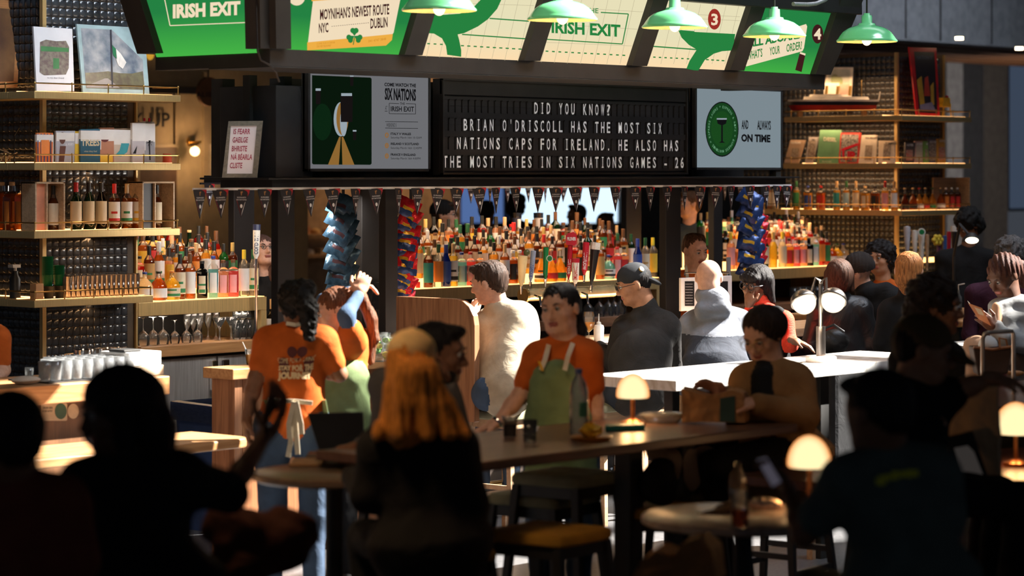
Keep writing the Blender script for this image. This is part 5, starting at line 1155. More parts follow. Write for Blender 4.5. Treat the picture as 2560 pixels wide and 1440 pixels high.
t, pl = leaning('picture_frame', 'dim amber framed picture leaning at the far left of the top shelf', 'picture', [(-30, 222), (44, 218), (56, 2), (-30, -2)], SP + .5, mat('amber_frame', (.38, .16, .05), .5, kind='wood'), fr=1)
mb = MB(); poly(mb, pl, [(-28, 205), (34, 203), (44, 24), (-28, 18)], .002); mb.build('painting', mat('art_amber', (.08, .03, .012), .5, scale=5, col2=(.22, .10, .03)), t)
BK1 = [  # bl, br, tr, tl , colour, title, ink, label
    ([(92, 408), (131, 408), (133, 332), (92, 332)], (.65, .16, .03), None, 'orange and navy patterned book'),
    ([(141, 406), (186, 406), (188, 327), (140, 327)], (.42, .42, .46), None, 'grey book with a portrait on the cover'),
    ([(187, 406), (200, 406), (201, 328), (188, 328)], (.75, .48, .04), None, 'yellow book spine'),
    ([(202, 406), (250, 406), (252, 322), (201, 323)], (.03, .11, .17), 'TREES', 'dark teal book titled TREES'),
    ([(250, 406), (285, 406), (285, 319), (250, 319)], (.45, .20, .12), None, 'book cover showing a smiling mouth'),
    ([(283, 408), (332, 408), (334, 320), (284, 321)], (.58, .46, .36), None, 'cream book with a teal crescent'),
    ([(331, 406), (361, 406), (364, 303), (330, 307)], (.50, .46, .47), 'tales', 'pale book with ragged lettering and sketches'),
    ([(361, 408), (388, 408), (386, 304), (363, 304)], (.30, .30, .32), None, 'grey book with a black tree drawing')]
for i, (pts, c_, ti, lb_) in enumerate(BK1):
    t, pl = leaning('book', lb_ + ' on the second left shelf', 'book', pts, SP + .10 + .012 * (i % 3), mat('book_a%d' % i, c_, .5, amt=.06), group='books on the second left shelf')
    MB().box(onp(pts[0][0], pts[0][1], SP + .13 + .012 * (i % 3)), onp(pts[1][0] - 2, pts[2][1] + 5, SP + .15)).build('pages', PAPERW, t)
    x0, x1, y0, y1 = pts[0][0], pts[1][0], pts[2][1], pts[0][1]; mb = MB()
    if ti == 'TREES':
        words(mb, 'TREES', pl, 203, 364, 249, 364, 17, .03); words(mb, 'THE HIDDEN LIFE', pl, 206, 344, 246, 344, 5, 0); words(mb, 'what they feel', pl, 210, 380, 242, 380, 4, 0); mb.build('lettering', mat('ink_sand', (.6, .5, .32), .6), t)
    elif i == 0:
        for k in range(5): line(mb, pl, 95 + k * 8, 334, 95 + k * 8, 405, 2.5)
        mb.build('cover_pattern', mat('ink_navy', (.02, .03, .10), .6), t); mb = MB(); poly(mb, pl, [(103, 350), (123, 350), (123, 390), (103, 390)], .003); mb.build('cover_patch', mat('patch_orange', (.75, .22, .05), .5), t)
    elif i == 1:
        poly(mb, pl, ell(156, 345, 8, 15)); poly(mb, pl, [(147, 404), (150, 365), (165, 365), (160, 404)]); mb.build('portrait', mat('skin_portrait', (.12, .045, .03), .6), t); mb = MB(); words(mb, 'LA MIXED', pl, 163, 365, 184, 365, 7, 0); mb.build('lettering', PWH, t)
    elif i == 4:
        poly(mb, pl, ell(262, 346, 11, 9), .002); mb.build('mouth', mat('mouth_dark', (.12, .02, .02), .6), t); mb = MB(); poly(mb, pl, ell(262, 342, 7, 3), .003); mb.build('teeth', PAPERW, t); mb = MB(); poly(mb, pl, [(251, 388), (282, 388), (282, 405), (251, 405)]); mb.build('cover_band', mat('label_yellow', (.8, .5, .05), .6), t)
    elif i == 5:
        poly(mb, pl, [(288, 331), (303, 330), (318, 340), (323, 360), (318, 380), (303, 391), (287, 389), (299, 376), (303, 360), (298, 343)]); mb.build('crescent', mat('teal_print', (.05, .32, .36), .5), t); mb = MB(); words(mb, 'POETRY UNBOUND', pl, 297, 332, 331, 332, 4, 0); mb.build('lettering', BLK, t)
    elif ti == 'tales':
        words(mb, 'dick', pl, 329, 326, 362, 326, 13, .02); words(mb, 'tales', pl, 335, 344, 363, 344, 12, .02); poly(mb, pl, [(332, 384), (343, 364), (340, 384)]); mb.build('lettering', BLK, t)
    elif i == 7:
        rr = random.Random(2)
        line(mb, pl, 375, 400, 373, 345, 3)
        for k in range(18): a = rr.uniform(0, 6.28); line(mb, pl, 374, 355, 374 + 10 * math.cos(a), 345 + 22 * math.sin(a), 1)
        mb.build('tree_drawing', BLK, t)
q = onp(418, 406, SP + .12); MB().lathe([(0, 0), (.030, 0), (.030, .05), (.026, .062), (0, .062)], 16, (q.x, q.y, zL[1])).build('tin', mat('tin_red', (.45, .06, .02), .45), label='small red tin at the right end of the second left shelf', cat='tin', smooth=True)
for i, x in enumerate((361, 373)):
    q = onp(x, 300, SP + .18); MB().cyl(Vector((q.x, q.y, zL[1])), Vector((q.x, q.y, q.z - .012)), .006, n=8).cyl(Vector((q.x, q.y, q.z - .012)), Vector((q.x, q.y, q.z + .012)), .007, n=8).build('matchstick', RDH, label=('left red-tipped stick above the books', 'right red-tipped stick above the books')[i], cat='ornament')
mb = MB(); q = onu(10, 405, ucL + .1); rr = random.Random(4)
for k in range(9): a = q + Vector((rr.uniform(-.02, .02), rr.uniform(-.05, .05), .0)); a.z = zL[1] + .01; mb.tube([a, a + Vector((0, rr.uniform(-.08, .08), rr.uniform(.02, .05))), a + Vector((0, rr.uniform(-.12, .12), rr.uniform(.03, .09)))], .004, 5)
mb.build('driftwood', mat('driftwood', (.6, .38, .2), .7), label='pale tangle of driftwood at the left of the second shelf', cat='ornament')
q = onu(36, 400, ucL + .1); MB().tube([(q.x, q.y, zL[1]), (q.x, q.y, zL[1] + .17), (q.x, q.y - .05, zL[1] + .22)], .004, 6).build('wire_figure', BLK, label='thin dark wire figure beside the driftwood', cat='ornament')
# right shelves
BK2 = [([(1960, 408), (1995, 408), (2013, 350), (1976, 350)], (.40, .28, .2), None, 'brown annual with a team photograph', 1), ([(2012, 408), (2030, 408), (2046, 343), (2022, 343)], (.36, .33, .34), None, 'narrow grey book with golden figure', 1),
       ([(2041, 409), (2095, 409), (2103, 325), (2050, 325)], (.11, .26, .14), 'DIESEL', 'tall sage green book', 1), ([(2097, 410), (2145, 410), (2151, 332), (2100, 332)], (.5, .04, .03), 'RED', 'red bordered black and white book', 1),
       ([(2146, 410), (2188, 410), (2191, 338), (2154, 338)], (.60, .54, .48), None, 'white book with a vintage photograph', 1), ([(2195, 411), (2236, 411), (2236, 352), (2196, 352)], (.62, .52, .42), None, 'white book with collage cover', 1),
       ([(2262, 409), (2285, 409), (2289, 356), (2264, 356)], (.05, .04, .04), None, 'black book with dark jacket', 0), ([(2287, 410), (2309, 410), (2309, 353), (2287, 353)], (.42, .25, .22), None, 'pale red map-like book', 0),
       ([(2310, 409), (2322, 409), (2320, 353), (2309, 353)], (.15, .3, .06), None, 'thin green book', 0), ([(2320, 410), (2344, 410), (2344, 348), (2320, 348)], (.10, .08, .12), 'FOOD', 'dark colourful food book', 0), ([(2344, 408), (2365, 408), (2360, 346), (2343, 347)], (.45, .22, .03), None, 'orange and brown book', 0)]
for i, (pts, c_, ti, lb_, side) in enumerate(BK2):
    if side:
        t = thing('book', lb_ + ' on the second right shelf', 'book', onu((pts[0][0] + pts[1][0]) / 2, 409, ucR + .1), group='books on the second right shelf')
        P = [onu(x, y, ucR + .09 + .05 * (409 - y) / 80) for x, y in pts]
        MB().prism(P, (.018, 0, 0)).build('cover', mat('book_b%d' % i, c_, .5), t, bev=.001); pl = Plane(P[0], (P[1] - P[0]).cross(P[3] - P[0]), .002)
    else: t, pl = leaning('book', lb_ + ' right of the brass post', 'book', pts, SP + .1 + .01 * (i % 2), mat('book_b%d' % i, c_, .5), group='books right of the brass post')
    mb = MB(); x0, x1, y0, y1 = pts[0][0], pts[1][0], pts[2][1], pts[0][1]; xm = sum(q[0] for q in pts) / 4
    if ti == 'DIESEL': words(mb, 'DIESEL', pl, 2059, 352, 2091, 354, 9, .03); words(mb, 'BLANCHET', pl, 2056, 406, 2079, 406, 4, .0); mb.build('lettering', mat('ink_pale', (.55, .55, .45), .6), t)
    elif ti == 'RED':
        poly(mb, pl, [(2100, 405), (2142, 405), (2147, 336), (2104, 336)], .002); mb.build('cover_photo', mat('coll_dark', (.03, .03, .03), .5, scale=50, col2=(.35, .33, .33)), t)
        mb = MB(); words(mb, 'UP', pl, 2106, 398, 2138, 400, 20, .05, .004); line(mb, pl, 2104, 375, 2145, 360, 6, .004); mb.build('lettering', RDH, t)
    else:
        yb = y0 + (y1 - y0) * (.12 if i % 2 else .35); poly(mb, pl, [(xm - 9, y1 - 10), (xm + 9, y1 - 10), (xm + 12, yb), (xm - 6, yb)] if side else [(x0 + 3, y1 - 8), (x1 - 3, y1 - 8), (x1 - 3, yb), (x0 + 3, yb)]); mb.build('cover_picture', mat('cover_pic%d' % i, ((.2, .14, .1), (.1, .06, .05), (.35, .05, .03), (.4, .38, .3))[i % 4], .6, scale=60, col2=(.35, .3, .25)), t)
        mb = MB(); words(mb, ('OLD IRELAND', 'TIMES', 'NOTES', 'STORY')[i % 4] if ti is None else ti, pl, x0 + 5 + (12 if side else 0), y0 + 9, x1 - 2 + (9 if side else 0), y0 + 9, 5, .02, .003); mb.build('lettering', PWH if sum(c_) < .9 else BLK, t)
# ocean liner model
us = ucR + .12; sb = lambda x, y: onu(x, y, us)
t = thing('model_ship', 'red, black and white ocean liner model on the top right shelf', 'model ship', sb(2085, 283))
def hull(y0, y1, xa, xb, xa2, xb2, w0, w1, m, nm):
    # tapered hull slab between two outlines
    a0, b0 = sb(xa, y0), sb(xb, y0); a1, b1 = sb(xa2, y1), sb(xb2, y1)
    vs = []; n = 10
    for (A_, B_, w_) in ((a0, b0, w0), (a1, b1, w1)):
        for s_ in (-1, 1):
            for i in range(n + 1):
                f = i / n; q = A_.lerp(B_, f); ww = w_ * min(1, (min(f, 1 - f) * 6) ** .6 + .02); vs.append(Vector((q.x + s_ * ww, q.y, q.z)))
    fs = []
    N1 = n + 1
    for i in range(n):
        fs += [(i, i + 1, 2 * N1 + i + 1, 2 * N1 + i), (N1 + i, 3 * N1 + i, 3 * N1 + i + 1, N1 + i + 1), (i, N1 + i, N1 + i + 1, i + 1), (2 * N1 + i, 2 * N1 + i + 1, 3 * N1 + i + 1, 3 * N1 + i)]
    MB().add(vs, fs).build(nm, m, t, smooth=True)
hull(254, 263, 1970, 2196, 1972, 2193, .05, .05, mat('ship_black', (.012, .012, .015), .3), 'upper_hull')
hull(263, 276, 1972, 2192, 1978, 2188, .05, .035, mat('ship_red', (.35, .015, .015), .3), 'lower_hull')
hull(249, 254, 1969, 2199, 1970, 2197, .05, .05, WHH, 'deck'); hull(242, 249, 2010, 2170, 2008, 2174, .035, .035, WHH, 'superstructure'); hull(236, 242, 2025, 2120, 2022, 2130, .025, .025, WHH, 'upper_deck')
for x in (2065, 2093, 2124): a = sb(x, 238); b = sb(x + 2, 218); MB().cyl(a, b, .014, n=12).cyl(b, b + CZ * .012, .015, n=12).build('funnel', mat('ship_funnel', (.35, .22, .06), .4), t, smooth=True)
for x in (2036, 2154): MB().tube([sb(x, 245), sb(x, 200)], .002, 5).build('mast', mat('ship_funnel', (.35, .22, .06), .4), t)
mb = MB()
for a, b in (((2154, 203), (2130, 240)), ((2154, 203), (2190, 246)), ((2036, 205), (2000, 248)), ((2036, 205), (2060, 240))): mb.tube([sb(*a), sb(*b)], .0008, 4)
mb.build('rigging', BLK, t)
for x in (2000, 2160): q = sb(x, 280); MB().box((q.x - .03, q.y - .01, zR[0]), (q.x + .03, q.y + .01, q.z + .01)).build('stand', OAK, t)
mb = MB(); mb.add([sb(2195, 250), sb(2199, 229), sb(2202, 229), sb(2198, 250)], [(0, 1, 2, 3)]); mb.build('flag_staff', WHH, t)
t = thing('picture_frame', 'white framed cartoon print behind the model ship', 'picture', onu(2095, 250, ucR + .22))
P = [onu(x, y, ucR + .22) for x, y in ((2057, 250), (2127, 250), (2132, 168), (2068, 168))]; MB().prism(P, (.012, 0, 0)).build('frame', WHH, t)
pl = Plane(P[0], (1, 0, 0), .002); mb = MB(); poly(mb, pl, [(2064, 245), (2121, 245), (2125, 174), (2074, 174)]); mb.build('print', mat('print_pale', (.55, .60, .55), .5), t)
mb = MB(); poly(mb, pl, ell(2087, 200, 10, 15), .004); poly(mb, pl, ell(2098, 205, 9, 14), .005); mb.build('cartoon_shapes', mat('cartoon', (.3, .38, .2), .5, col2=(.5, .4, .3)), t)
t = thing('postcard', 'white card propped against the ship funnels', 'card', onu(2076, 240, ucR + .17)); P = [onu(x, y, ucR + .17) for x, y in ((2062, 240), (2098, 240), (2098, 207), (2062, 207))]; MB().prism(P, (.003, 0, 0)).build('card', PAPERW, t)
t = thing('postcard', 'pink card propped beside the white card', 'card', onu(2112, 240, ucR + .17)); P = [onu(x, y, ucR + .17) for x, y in ((2100, 240), (2124, 240), (2124, 210), (2100, 210))]; MB().prism(P, (.003, 0, 0)).build('card', mat('card_pink', (.55, .35, .3), .6), t)
t, pl = leaning('picture_frame', 'tall bright red framed poster right of the brass post', 'picture', [(2292, 288), (2350, 292), (2341, 120), (2273, 118)], SP + .08, mat('frame_red', (.55, .015, .02), .35), fr=1)
mb = MB(); poly(mb, pl, [(2298, 281), (2344, 284), (2336, 130), (2285, 129)], .002); mb.build('poster', mat('poster_dark', (.02, .015, .02), .4), t)
for k, (a, c_) in enumerate((([(2292, 200), (2304, 190), (2312, 260), (2300, 262)], (.55, .3, .03)), ([(2312, 195), (2320, 190), (2326, 240), (2310, 240)], (.5, .05, .03)), ([(2326, 215), (2334, 205), (2336, 262), (2328, 262)], (.6, .35, .04)), ([(2300, 262), (2330, 255), (2340, 278), (2300, 276)], (.25, .22, .35)))):
    mb = MB(); poly(mb, pl, a, .003 + k * .0005); mb.build('poster_shape', mat('poster_c%d' % k, c_, .5), t)
mb = MB(); words(mb, 'NATION IT', pl, 2292, 148, 2332, 149, 9, .01, .004); mb.build('lettering', mat('ink_dullblue', (.08, .12, .2), .5), t)
t = thing('toy_figure', 'yellow block toy chair at the end of the top right shelf', 'toy', onp(2368, 292, SP + .1)); YB = mat('toy_yellow', (.75, .42, .02), .4)
for nm, x0, y0, x1, y1 in (('seat', 2357, 258, 2378, 268), ('backrest', 2359, 244, 2376, 260)): a, b = onp(x0, y0, SP + .08), onp(x1, y1, SP + .08); MB().box((a.x, SP + .08, b.z), (b.x, SP + .14, a.z)).build(nm, YB, t, bev=.003)
for x, xb_ in ((2359, 2356), (2375, 2378)):
    for p in (SP + .085, SP + .135): MB().cyl(onp(x, 266, p), Vector((onp(xb_, 290, p).x, p, zR[0])), .005, n=6).build('leg', YB, t)
a = onp(2367, 243, SP + .1); MB().ball(a, .018, 8, 5).build('knob', RDH, t, smooth=True)

# ================================================================ pendant lamps
PGL = mat('enamel_green', (.18, .66, .28), .18, bump=0, spec=.6, amt=.03, coat=.5); PIN = mat('pendant_inner', (.75, .42, .18), .5); BULB = em('bulb_glow', (1, .66, .34), 4.5)
def pendant(x, y, w_, lab):
    D = .40 / w_ * F; c = at(x, y, D); t = thing('pendant_lamp', lab, 'pendant lamp', c, group='green enamel pendant lamps over the bar front')
    prof = [(.200, 0), (.203, .008), (.190, .022), (.182, .035), (.160, .065), (.125, .090), (.085, .105), (.060, .110), (.056, .122), (.036, .126), (.034, .175), (.022, .178), (.022, .190), (0, .191)]
    MB().lathe(prof, 40, c).build('shade', PGL, t, smooth='all')
    MB().lathe([(.198, .001), (.176, .035), (.155, .062), (.12, .086), (.05, .100)], 40, c).build('shade_lining', PIN, t, smooth='all')
    MB().ball(c + CZ * .018, (.034, .034, .042), 20, 12).cyl(c + CZ * .05, c + CZ * .10, .02, n=12).build('bulb', BULB, t, smooth='all')
    MB().cyl(c + CZ * .19, c + CZ * 1.3, .006, n=8).build('rod', BLK, t)
    l = bpy.data.lights.new('pendant_light', 'POINT'); l.energy = 5; l.color = (1, .62, .32); l.shadow_soft_size = .03
    lo = bpy.data.objects.new('pendant_light', l); COL.objects.link(lo); lo.location = c + CZ * -.04
for i, (x, y, w_) in enumerate(((1098, 28, 186), (1406, 51, 175), (1687, 70, 164), (1936, 92, 157), (2167, 105, 151), (352, 48, 150))):
    pendant(x, y, w_, ('leftmost large green pendant lamp cut by the top of the picture', 'second green pendant lamp, in front of the IRISH EXIT panel', 'third green pendant lamp, left of the red number disc', 'fourth green pendant lamp, over the ALL ABOARD panel', 'rightmost green pendant lamp in front of the tiled pillar', 'green pendant lamp hidden behind the left end of the canopy')[i])
# ================================================================ people: smooth implicit bodies meshed with surface nets
def nz(v): v = np.asarray(v, float); return v / (np.linalg.norm(v) + 1e-9)
def sd_rc(p, a, b, ra, rb, flat=None, fs=1):
    if flat is not None:
        f = nz(flat); c = (a + b) / 2
        q = p - c; p = c + q + np.outer(q @ f, f) * (1 / fs - 1)
        a = a + f * ((a - c) @ f) * (1 / fs - 1); b = b + f * ((b - c) @ f) * (1 / fs - 1)
    ba = b - a; l2 = ba @ ba + 1e-9
    t = np.clip((p - a) @ ba / l2, 0, 1)
    return np.linalg.norm(p - a - t[:, None] * ba, axis=1) - (ra + (rb - ra) * t)
def sd_el(p, c, r, M):
    q = (p - c) @ M; r = np.asarray(r, float)
    k0 = np.linalg.norm(q / r, axis=1); k1 = np.linalg.norm(q / (r * r), axis=1) + 1e-9
    return k0 * (k0 - 1) / k1
def smin(a, b, k):
    h = np.clip(k - np.abs(a - b), 0, None) / k
    return np.minimum(a, b) - h * h * k * .25
def wob(p, f, s=0):
    return (np.sin(p[:, 0] * f + 1.7 * np.sin(p[:, 2] * f * .6 + s)) * np.sin(p[:, 2] * f * .8 + 1.3 * np.sin(p[:, 1] * f + s)) + .5 * np.sin(p[:, 1] * f * 1.9 + p[:, 0] * f * 1.3 + 2 * s) * np.sin(p[:, 2] * f * 1.7 + s))
class Body:
    def __init__(s): s.pr = []; s.noise = {}
    def rc(s, tag, a, b, ra, rb=None, k=.03, flat=None, fs=1): s.pr.append((tag, 0, np.array(a, float), np.array(b, float), ra, ra if rb is None else rb, k, flat, fs)); return s
    def el(s, tag, c, r, M=None, k=.03, sub=False): s.pr.append((tag, 2 if sub else 1, np.array(c, float), np.array(r, float), np.eye(3) if M is None else M, None, k, None, 1)); return s
    def box(s):
        lo = np.full(3, 1e9); hi = -lo
        for t, ty, a, b, ra, rb, k, f, fs in s.pr:
            if ty == 0:
                for q, r in ((a, ra), (b, rb)): lo = np.minimum(lo, q - r); hi = np.maximum(hi, q + r)
            elif ty == 1: m = max(b); lo = np.minimum(lo, a - m); hi = np.maximum(hi, a + m)
        return lo - .03, hi + .03
    def ev(s, p, tags):
        ds = {}
        for t, ty, a, b, c_, d_, k, f, fs in s.pr:
            if ty == 0: d = sd_rc(p, a, b, c_, d_, f, fs)
            else: d = sd_el(p, a, b, c_)
            if ty == 2: ds[t] = -smin(-ds[t], d, k); continue
            ds[t] = d if t not in ds else smin(ds[t], d, k)
        out = []
        for t in tags:
            d = ds[t]
            if t in s.noise: d = d - s.noise[t](p)
            out.append(d)
        return np.stack(out, 1)
    def mesh(s, h):
        tags = []; [tags.append(q[0]) for q in s.pr if q[0] not in tags]
        lo, hi = s.box(); n = np.ceil((hi - lo) / h).astype(int) + 2; st = 4; n = ((n + st) // st) * st + 1
        ax = [lo[i] + h * np.arange(n[i]) for i in range(3)]
        cx = [a[::st] for a in ax]; G = np.stack(np.meshgrid(*cx, indexing='ij'), -1).reshape(-1, 3)
        dc = s.ev(G, tags).min(1).reshape([len(c) for c in cx])
        V = np.repeat(np.repeat(np.repeat(dc, st, 0), st, 1), st, 2)[:n[0], :n[1], :n[2]]
        act = np.zeros(dc.shape, bool); near = np.abs(dc) < h * st * 1.6 + .012
        cells = near.copy()
        for axis in range(3): cells = cells | np.roll(cells, 1, axis)
        A = np.repeat(np.repeat(np.repeat(cells, st, 0), st, 1), st, 2)[:n[0], :n[1], :n[2]]
        idx = np.argwhere(A); pts = lo + idx * h
        TG = np.zeros(V.shape, np.int8)
        for i in range(0, len(pts), 150000):
            e = s.ev(pts[i:i + 150000], tags); j = idx[i:i + 150000]; am = e.argmin(1)
            V[j[:, 0], j[:, 1], j[:, 2]] = e[np.arange(len(am)), am]; TG[j[:, 0], j[:, 1], j[:, 2]] = am
        S_ = V < 0
        c8 = sum(S_[i:n[0] - 1 + i, j:n[1] - 1 + j, k:n[2] - 1 + k].astype(np.int8) for i in (0, 1) for j in (0, 1) for k in (0, 1))
        ac = np.argwhere((c8 > 0) & (c8 < 8)); vid = -np.ones(c8.shape, int); vid[ac[:, 0], ac[:, 1], ac[:, 2]] = np.arange(len(ac))
        acc = np.zeros((len(ac), 3)); cnt = np.zeros(len(ac))
        cor = [(i, j, k) for i in (0, 1) for j in (0, 1) for k in (0, 1)]
        for a in cor:
            for ax_ in range(3):
                if a[ax_]: continue
                b = list(a); b[ax_] = 1
                va = V[ac[:, 0] + a[0], ac[:, 1] + a[1], ac[:, 2] + a[2]]; vb = V[ac[:, 0] + b[0], ac[:, 1] + b[1], ac[:, 2] + b[2]]
                m = (va < 0) != (vb < 0); t = np.where(m, va / (va - vb + 1e-12), 0)
                for q in range(3): acc[:, q] += np.where(m, a[q] + (t if q == ax_ else 0), 0)
                cnt += m
        P = lo + (ac + acc / cnt[:, None]) * h
        F_ = []; T_ = []
        for ax_ in range(3):
            sl0 = [slice(1, -1)] * 3; sl1 = [slice(1, -1)] * 3; sl0[ax_] = slice(0, -1); sl1[ax_] = slice(1, None)
            a = S_[tuple(sl0)]; b = S_[tuple(sl1)]; e = np.argwhere(a != b); off = np.array([1, 1, 1]); off[ax_] = 0; e = e + off
            u, w_ = [(1, 2), (2, 0), (0, 1)][ax_]
            def g(du, dw):
                q = e.copy(); q[:, u] -= du; q[:, w_] -= dw; return vid[q[:, 0], q[:, 1], q[:, 2]]
            Q = np.stack([g(1, 1), g(0, 1), g(0, 0), g(1, 0)], 1)
            fl = ~S_[e[:, 0], e[:, 1], e[:, 2]]
            Q[fl] = Q[fl][:, ::-1]; F_.append(Q)
            e2 = e.copy(); e2[:, ax_] += 1; e2 = np.minimum(e2, np.array(V.shape) - 1)
            tg = np.where(fl, TG[e2[:, 0], e2[:, 1], e2[:, 2]], TG[e[:, 0], e[:, 1], e[:, 2]]); T_.append(tg)
        return P, np.concatenate(F_), np.concatenate(T_), tags
HAIRN = lambda f, a, sq=.12: (lambda p: a * (np.sin(p[:, 0] * f + 2.2 * np.sin(p[:, 2] * 14) + 3 * np.sin(p[:, 1] * 9)) * np.cos(p[:, 1] * f * .9 + 1.5 * np.sin(p[:, 2] * 11)) + .6 * np.sin(p[:, 0] * f * 2.3 + p[:, 1] * f * 1.7 + 6 * p[:, 2])))
CURLN = lambda f, a: (lambda p: a * (wob(p, f, 1) + .8 * wob(p, f * 1.9, 2)))
CLOTHN = lambda a, s=0: (lambda p: a * (wob(p, 17, s) * .8 + .5 * wob(p, 37, s + 2)))
def skin(key, c): return mat('skin_' + key, c, .5, bump=.04, scale=40, amt=.06, spec=.35)
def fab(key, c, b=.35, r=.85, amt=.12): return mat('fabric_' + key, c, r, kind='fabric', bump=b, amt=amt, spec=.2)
def hairm(key, c): return mat('hair_' + key, c, .6, kind='hair', bump=.6, amt=.45, spec=.18)
EYEW = mat('eye_white', (.6, .57, .54), .2, bump=0); EYED = mat('eye_dark', (.02, .012, .008), .1, bump=0); LIP = {}
class Person:
    def __init__(s, label, D, base, cat='person'):
        s.D = D; s.B = Body(); s.Hd = Body(); s.Hn = Body(); s.M = {}; s.base = base
        s.t = thing('person', label, cat, Vector(base)); s.rt = []
    def J(s, x, y, dd=0):
        D = s.D + dd; return np.array([(x - 1280) / F * D, D, H + (HZ - y) / F * D])
    def frame(s, yaw, pitch=0, roll=0):
        y = R(yaw); f = np.array([math.sin(y), -math.cos(y), 0.]); u = np.array([0, 0, 1.]); r = np.cross(u, f)   # r = the person's left seen from front -> image right when facing us
        p = R(pitch); f2 = f * math.cos(p) - u * math.sin(p); u2 = u * math.cos(p) + f * math.sin(p)
        q = R(roll); r2 = r * math.cos(q) + u2 * math.sin(q); u3 = u2 * math.cos(q) - r * math.sin(q)
        return f2, nz(r2), nz(u3)
    def head(s, c, yaw, pitch=0, roll=0, sk='light', sc_=1.0, face=True, neck=None, lip=(.30, .08, .06), brow=(.05, .03, .02), beard=None, nr=.054):
        f, r, u = s.frame(yaw, pitch, roll); c = np.array(c); s.hf = (c, f, r, u, sc_)
        L = lambda a, b, d: c + (r * a + f * b + u * d) * sc_
        s.L = L; M = np.stack([r, f, u], 1); Hd = s.Hd; k = .022 * sc_; q = sc_
        Hd.el('skin', L(0, -.012, .028), (.077 * q, .094 * q, .082 * q), M, k=k)
        Hd.el('skin', L(0, .022, -.030), (.062 * q, .068 * q, .078 * q), M, k=.03 * q)
        Hd.rc('skin', L(-.028, .045, -.078), L(.028, .045, -.078), .030 * q, k=.03 * q)
        Hd.el('skin', L(0, .068, -.088), (.022 * q, .020 * q, .018 * q), M, k=.02 * q)
        if face:
            Hd.rc('skin', L(-.040, .074, .032), L(.040, .074, .032), .011 * q, k=.018 * q)
            for a in (-1, 1):
                Hd.el('skin', L(a * .040, .062, -.022), (.022 * q, .018 * q, .020 * q), M, k=.025 * q)
                Hd.el('skin', L(a * .031, .096, .012), (.019 * q, .014 * q, .012 * q), M, k=.010 * q, sub=True)
            Hd.rc('skin', L(0, .084, .018), L(0, .106, -.022), .007 * q, .0115 * q, k=.012 * q)
            Hd.rc('skin', L(-.011, .094, -.027), L(.011, .094, -.027), .0085 * q, k=.010 * q)
            Hd.rc('lip', L(-.018, .088, -.052), L(.018, .088, -.052), .0062 * q, k=.006); Hd.rc('lip', L(-.014, .087, -.060), L(.014, .087, -.060), .0068 * q, k=.006)
        for a in (-1, 1): Hd.el('skin', L(a * .080, -.008, -.002), (.009 * q, .020 * q, .030 * q), M, k=.008)
        if beard: Hd.rc('beard', L(-.04, .045, -.082), L(.04, .045, -.082), .034 * q, k=.03); Hd.rc('beard', L(-.055, .01, -.05), L(-.04, .045, -.082), .022 * q, .03 * q); Hd.rc('beard', L(.055, .01, -.05), L(.04, .045, -.082), .022 * q, .03 * q); s.M['beard'] = hairm('beard_' + beard[0], beard[1])
        nb = np.array(neck) if neck is not None else L(0, -.03, -.2)
        Hd.rc('skin', L(0, -.022, -.05), nb, nr * q, (nr + .006) * q, k=.03)
        s.nb = nb; s.M['skin'] = skin(sk, SKN[sk]); s.M['lip'] = mat('lip_%s' % sk, lip, .4, bump=0)
        if face:
            for a in (-1, 1):
                e = s.W(L(a * .031, .0815, .012)); MB().ball(e, .0108 * q, 10, 7).build('eye', EYEW, s.t, smooth='all')
                g = s.W(L(a * .031, .0885, .011)); MB().ball(g, .0062 * q, 8, 6).build('iris', EYED, s.t, smooth='all')
                MB().tube([s.W(L(a * .016, .092, .030)), s.W(L(a * .032, .092, .037)), s.W(L(a * .048, .080, .032))], [.0025 * q, .0035 * q, .0015 * q], 6).build('eyebrow', hairm('brow_%d' % int(brow[0] * 1000), brow), s.t)
                MB().tube([s.W(L(a * .017, .0885, .013)), s.W(L(a * .031, .096, .0195)), s.W(L(a * .045, .0865, .012))], .0016 * q, 5).build('eyelash', EYED, s.t)
        return s
    def W(s, p): return CX * p[0] + CY * p[1] + CZ * p[2]
    def hair(s, style, key, col, n=None):
        L = s.L; c, f, r, u, q = s.hf; M = np.stack([r, f, u], 1); Hd = s.Hd; s.M['hair'] = hairm(key, col)
        s.Hd.noise['hair'] = n or HAIRN(150, .0022)
        cap = lambda g=.008, back=0: Hd.el('hair', L(0, -.026 - back, .040), ((.078 + g) * q, (.090 + g) * q, (.078 + g) * q), M, k=.03)
        if style == 'short': cap(.007); Hd.el('hair', L(0, -.060, -.005), (.070 * q, .050 * q, .070 * q), M, k=.03); Hd.el('hair', L(0, .055, .098), (.05 * q, .035 * q, .022 * q), M, k=.03); [Hd.rc('hair', L(a * .074, -.01, .05), L(a * .076, .005, .005), .012 * q, .007 * q, k=.015) for a in (-1, 1)]
        if style == 'crew': cap(.003); Hd.el('hair', L(0, -.055, .005), (.068 * q, .048 * q, .065 * q), M, k=.03)
        if style in ('pulled', 'pony'): cap(.009); Hd.el('hair', L(0, -.045, .0), (.075 * q, .062 * q, .07 * q), M, k=.03)
        if style == 'bob':
            cap(.018); Hd.el('hair', L(0, -.05, -.01), (.095 * q, .075 * q, .105 * q), M, k=.03)
            for a in (-1, 1): Hd.rc('hair', L(a * .082, .012, .03), L(a * .088, .005, -.085), .022 * q, .020 * q, k=.03)
        if style == 'bangs':
            cap(.020); Hd.el('hair', L(0, -.05, -.01), (.100 * q, .080 * q, .11 * q), M, k=.03); Hd.rc('hair', L(-.055, .072, .060), L(.055, .072, .060), .024 * q, k=.03)
            for a in (-1, 1): Hd.rc('hair', L(a * .086, -.025, .04), L(a * .098, -.04, -.11), .026 * q, .026 * q, k=.03)
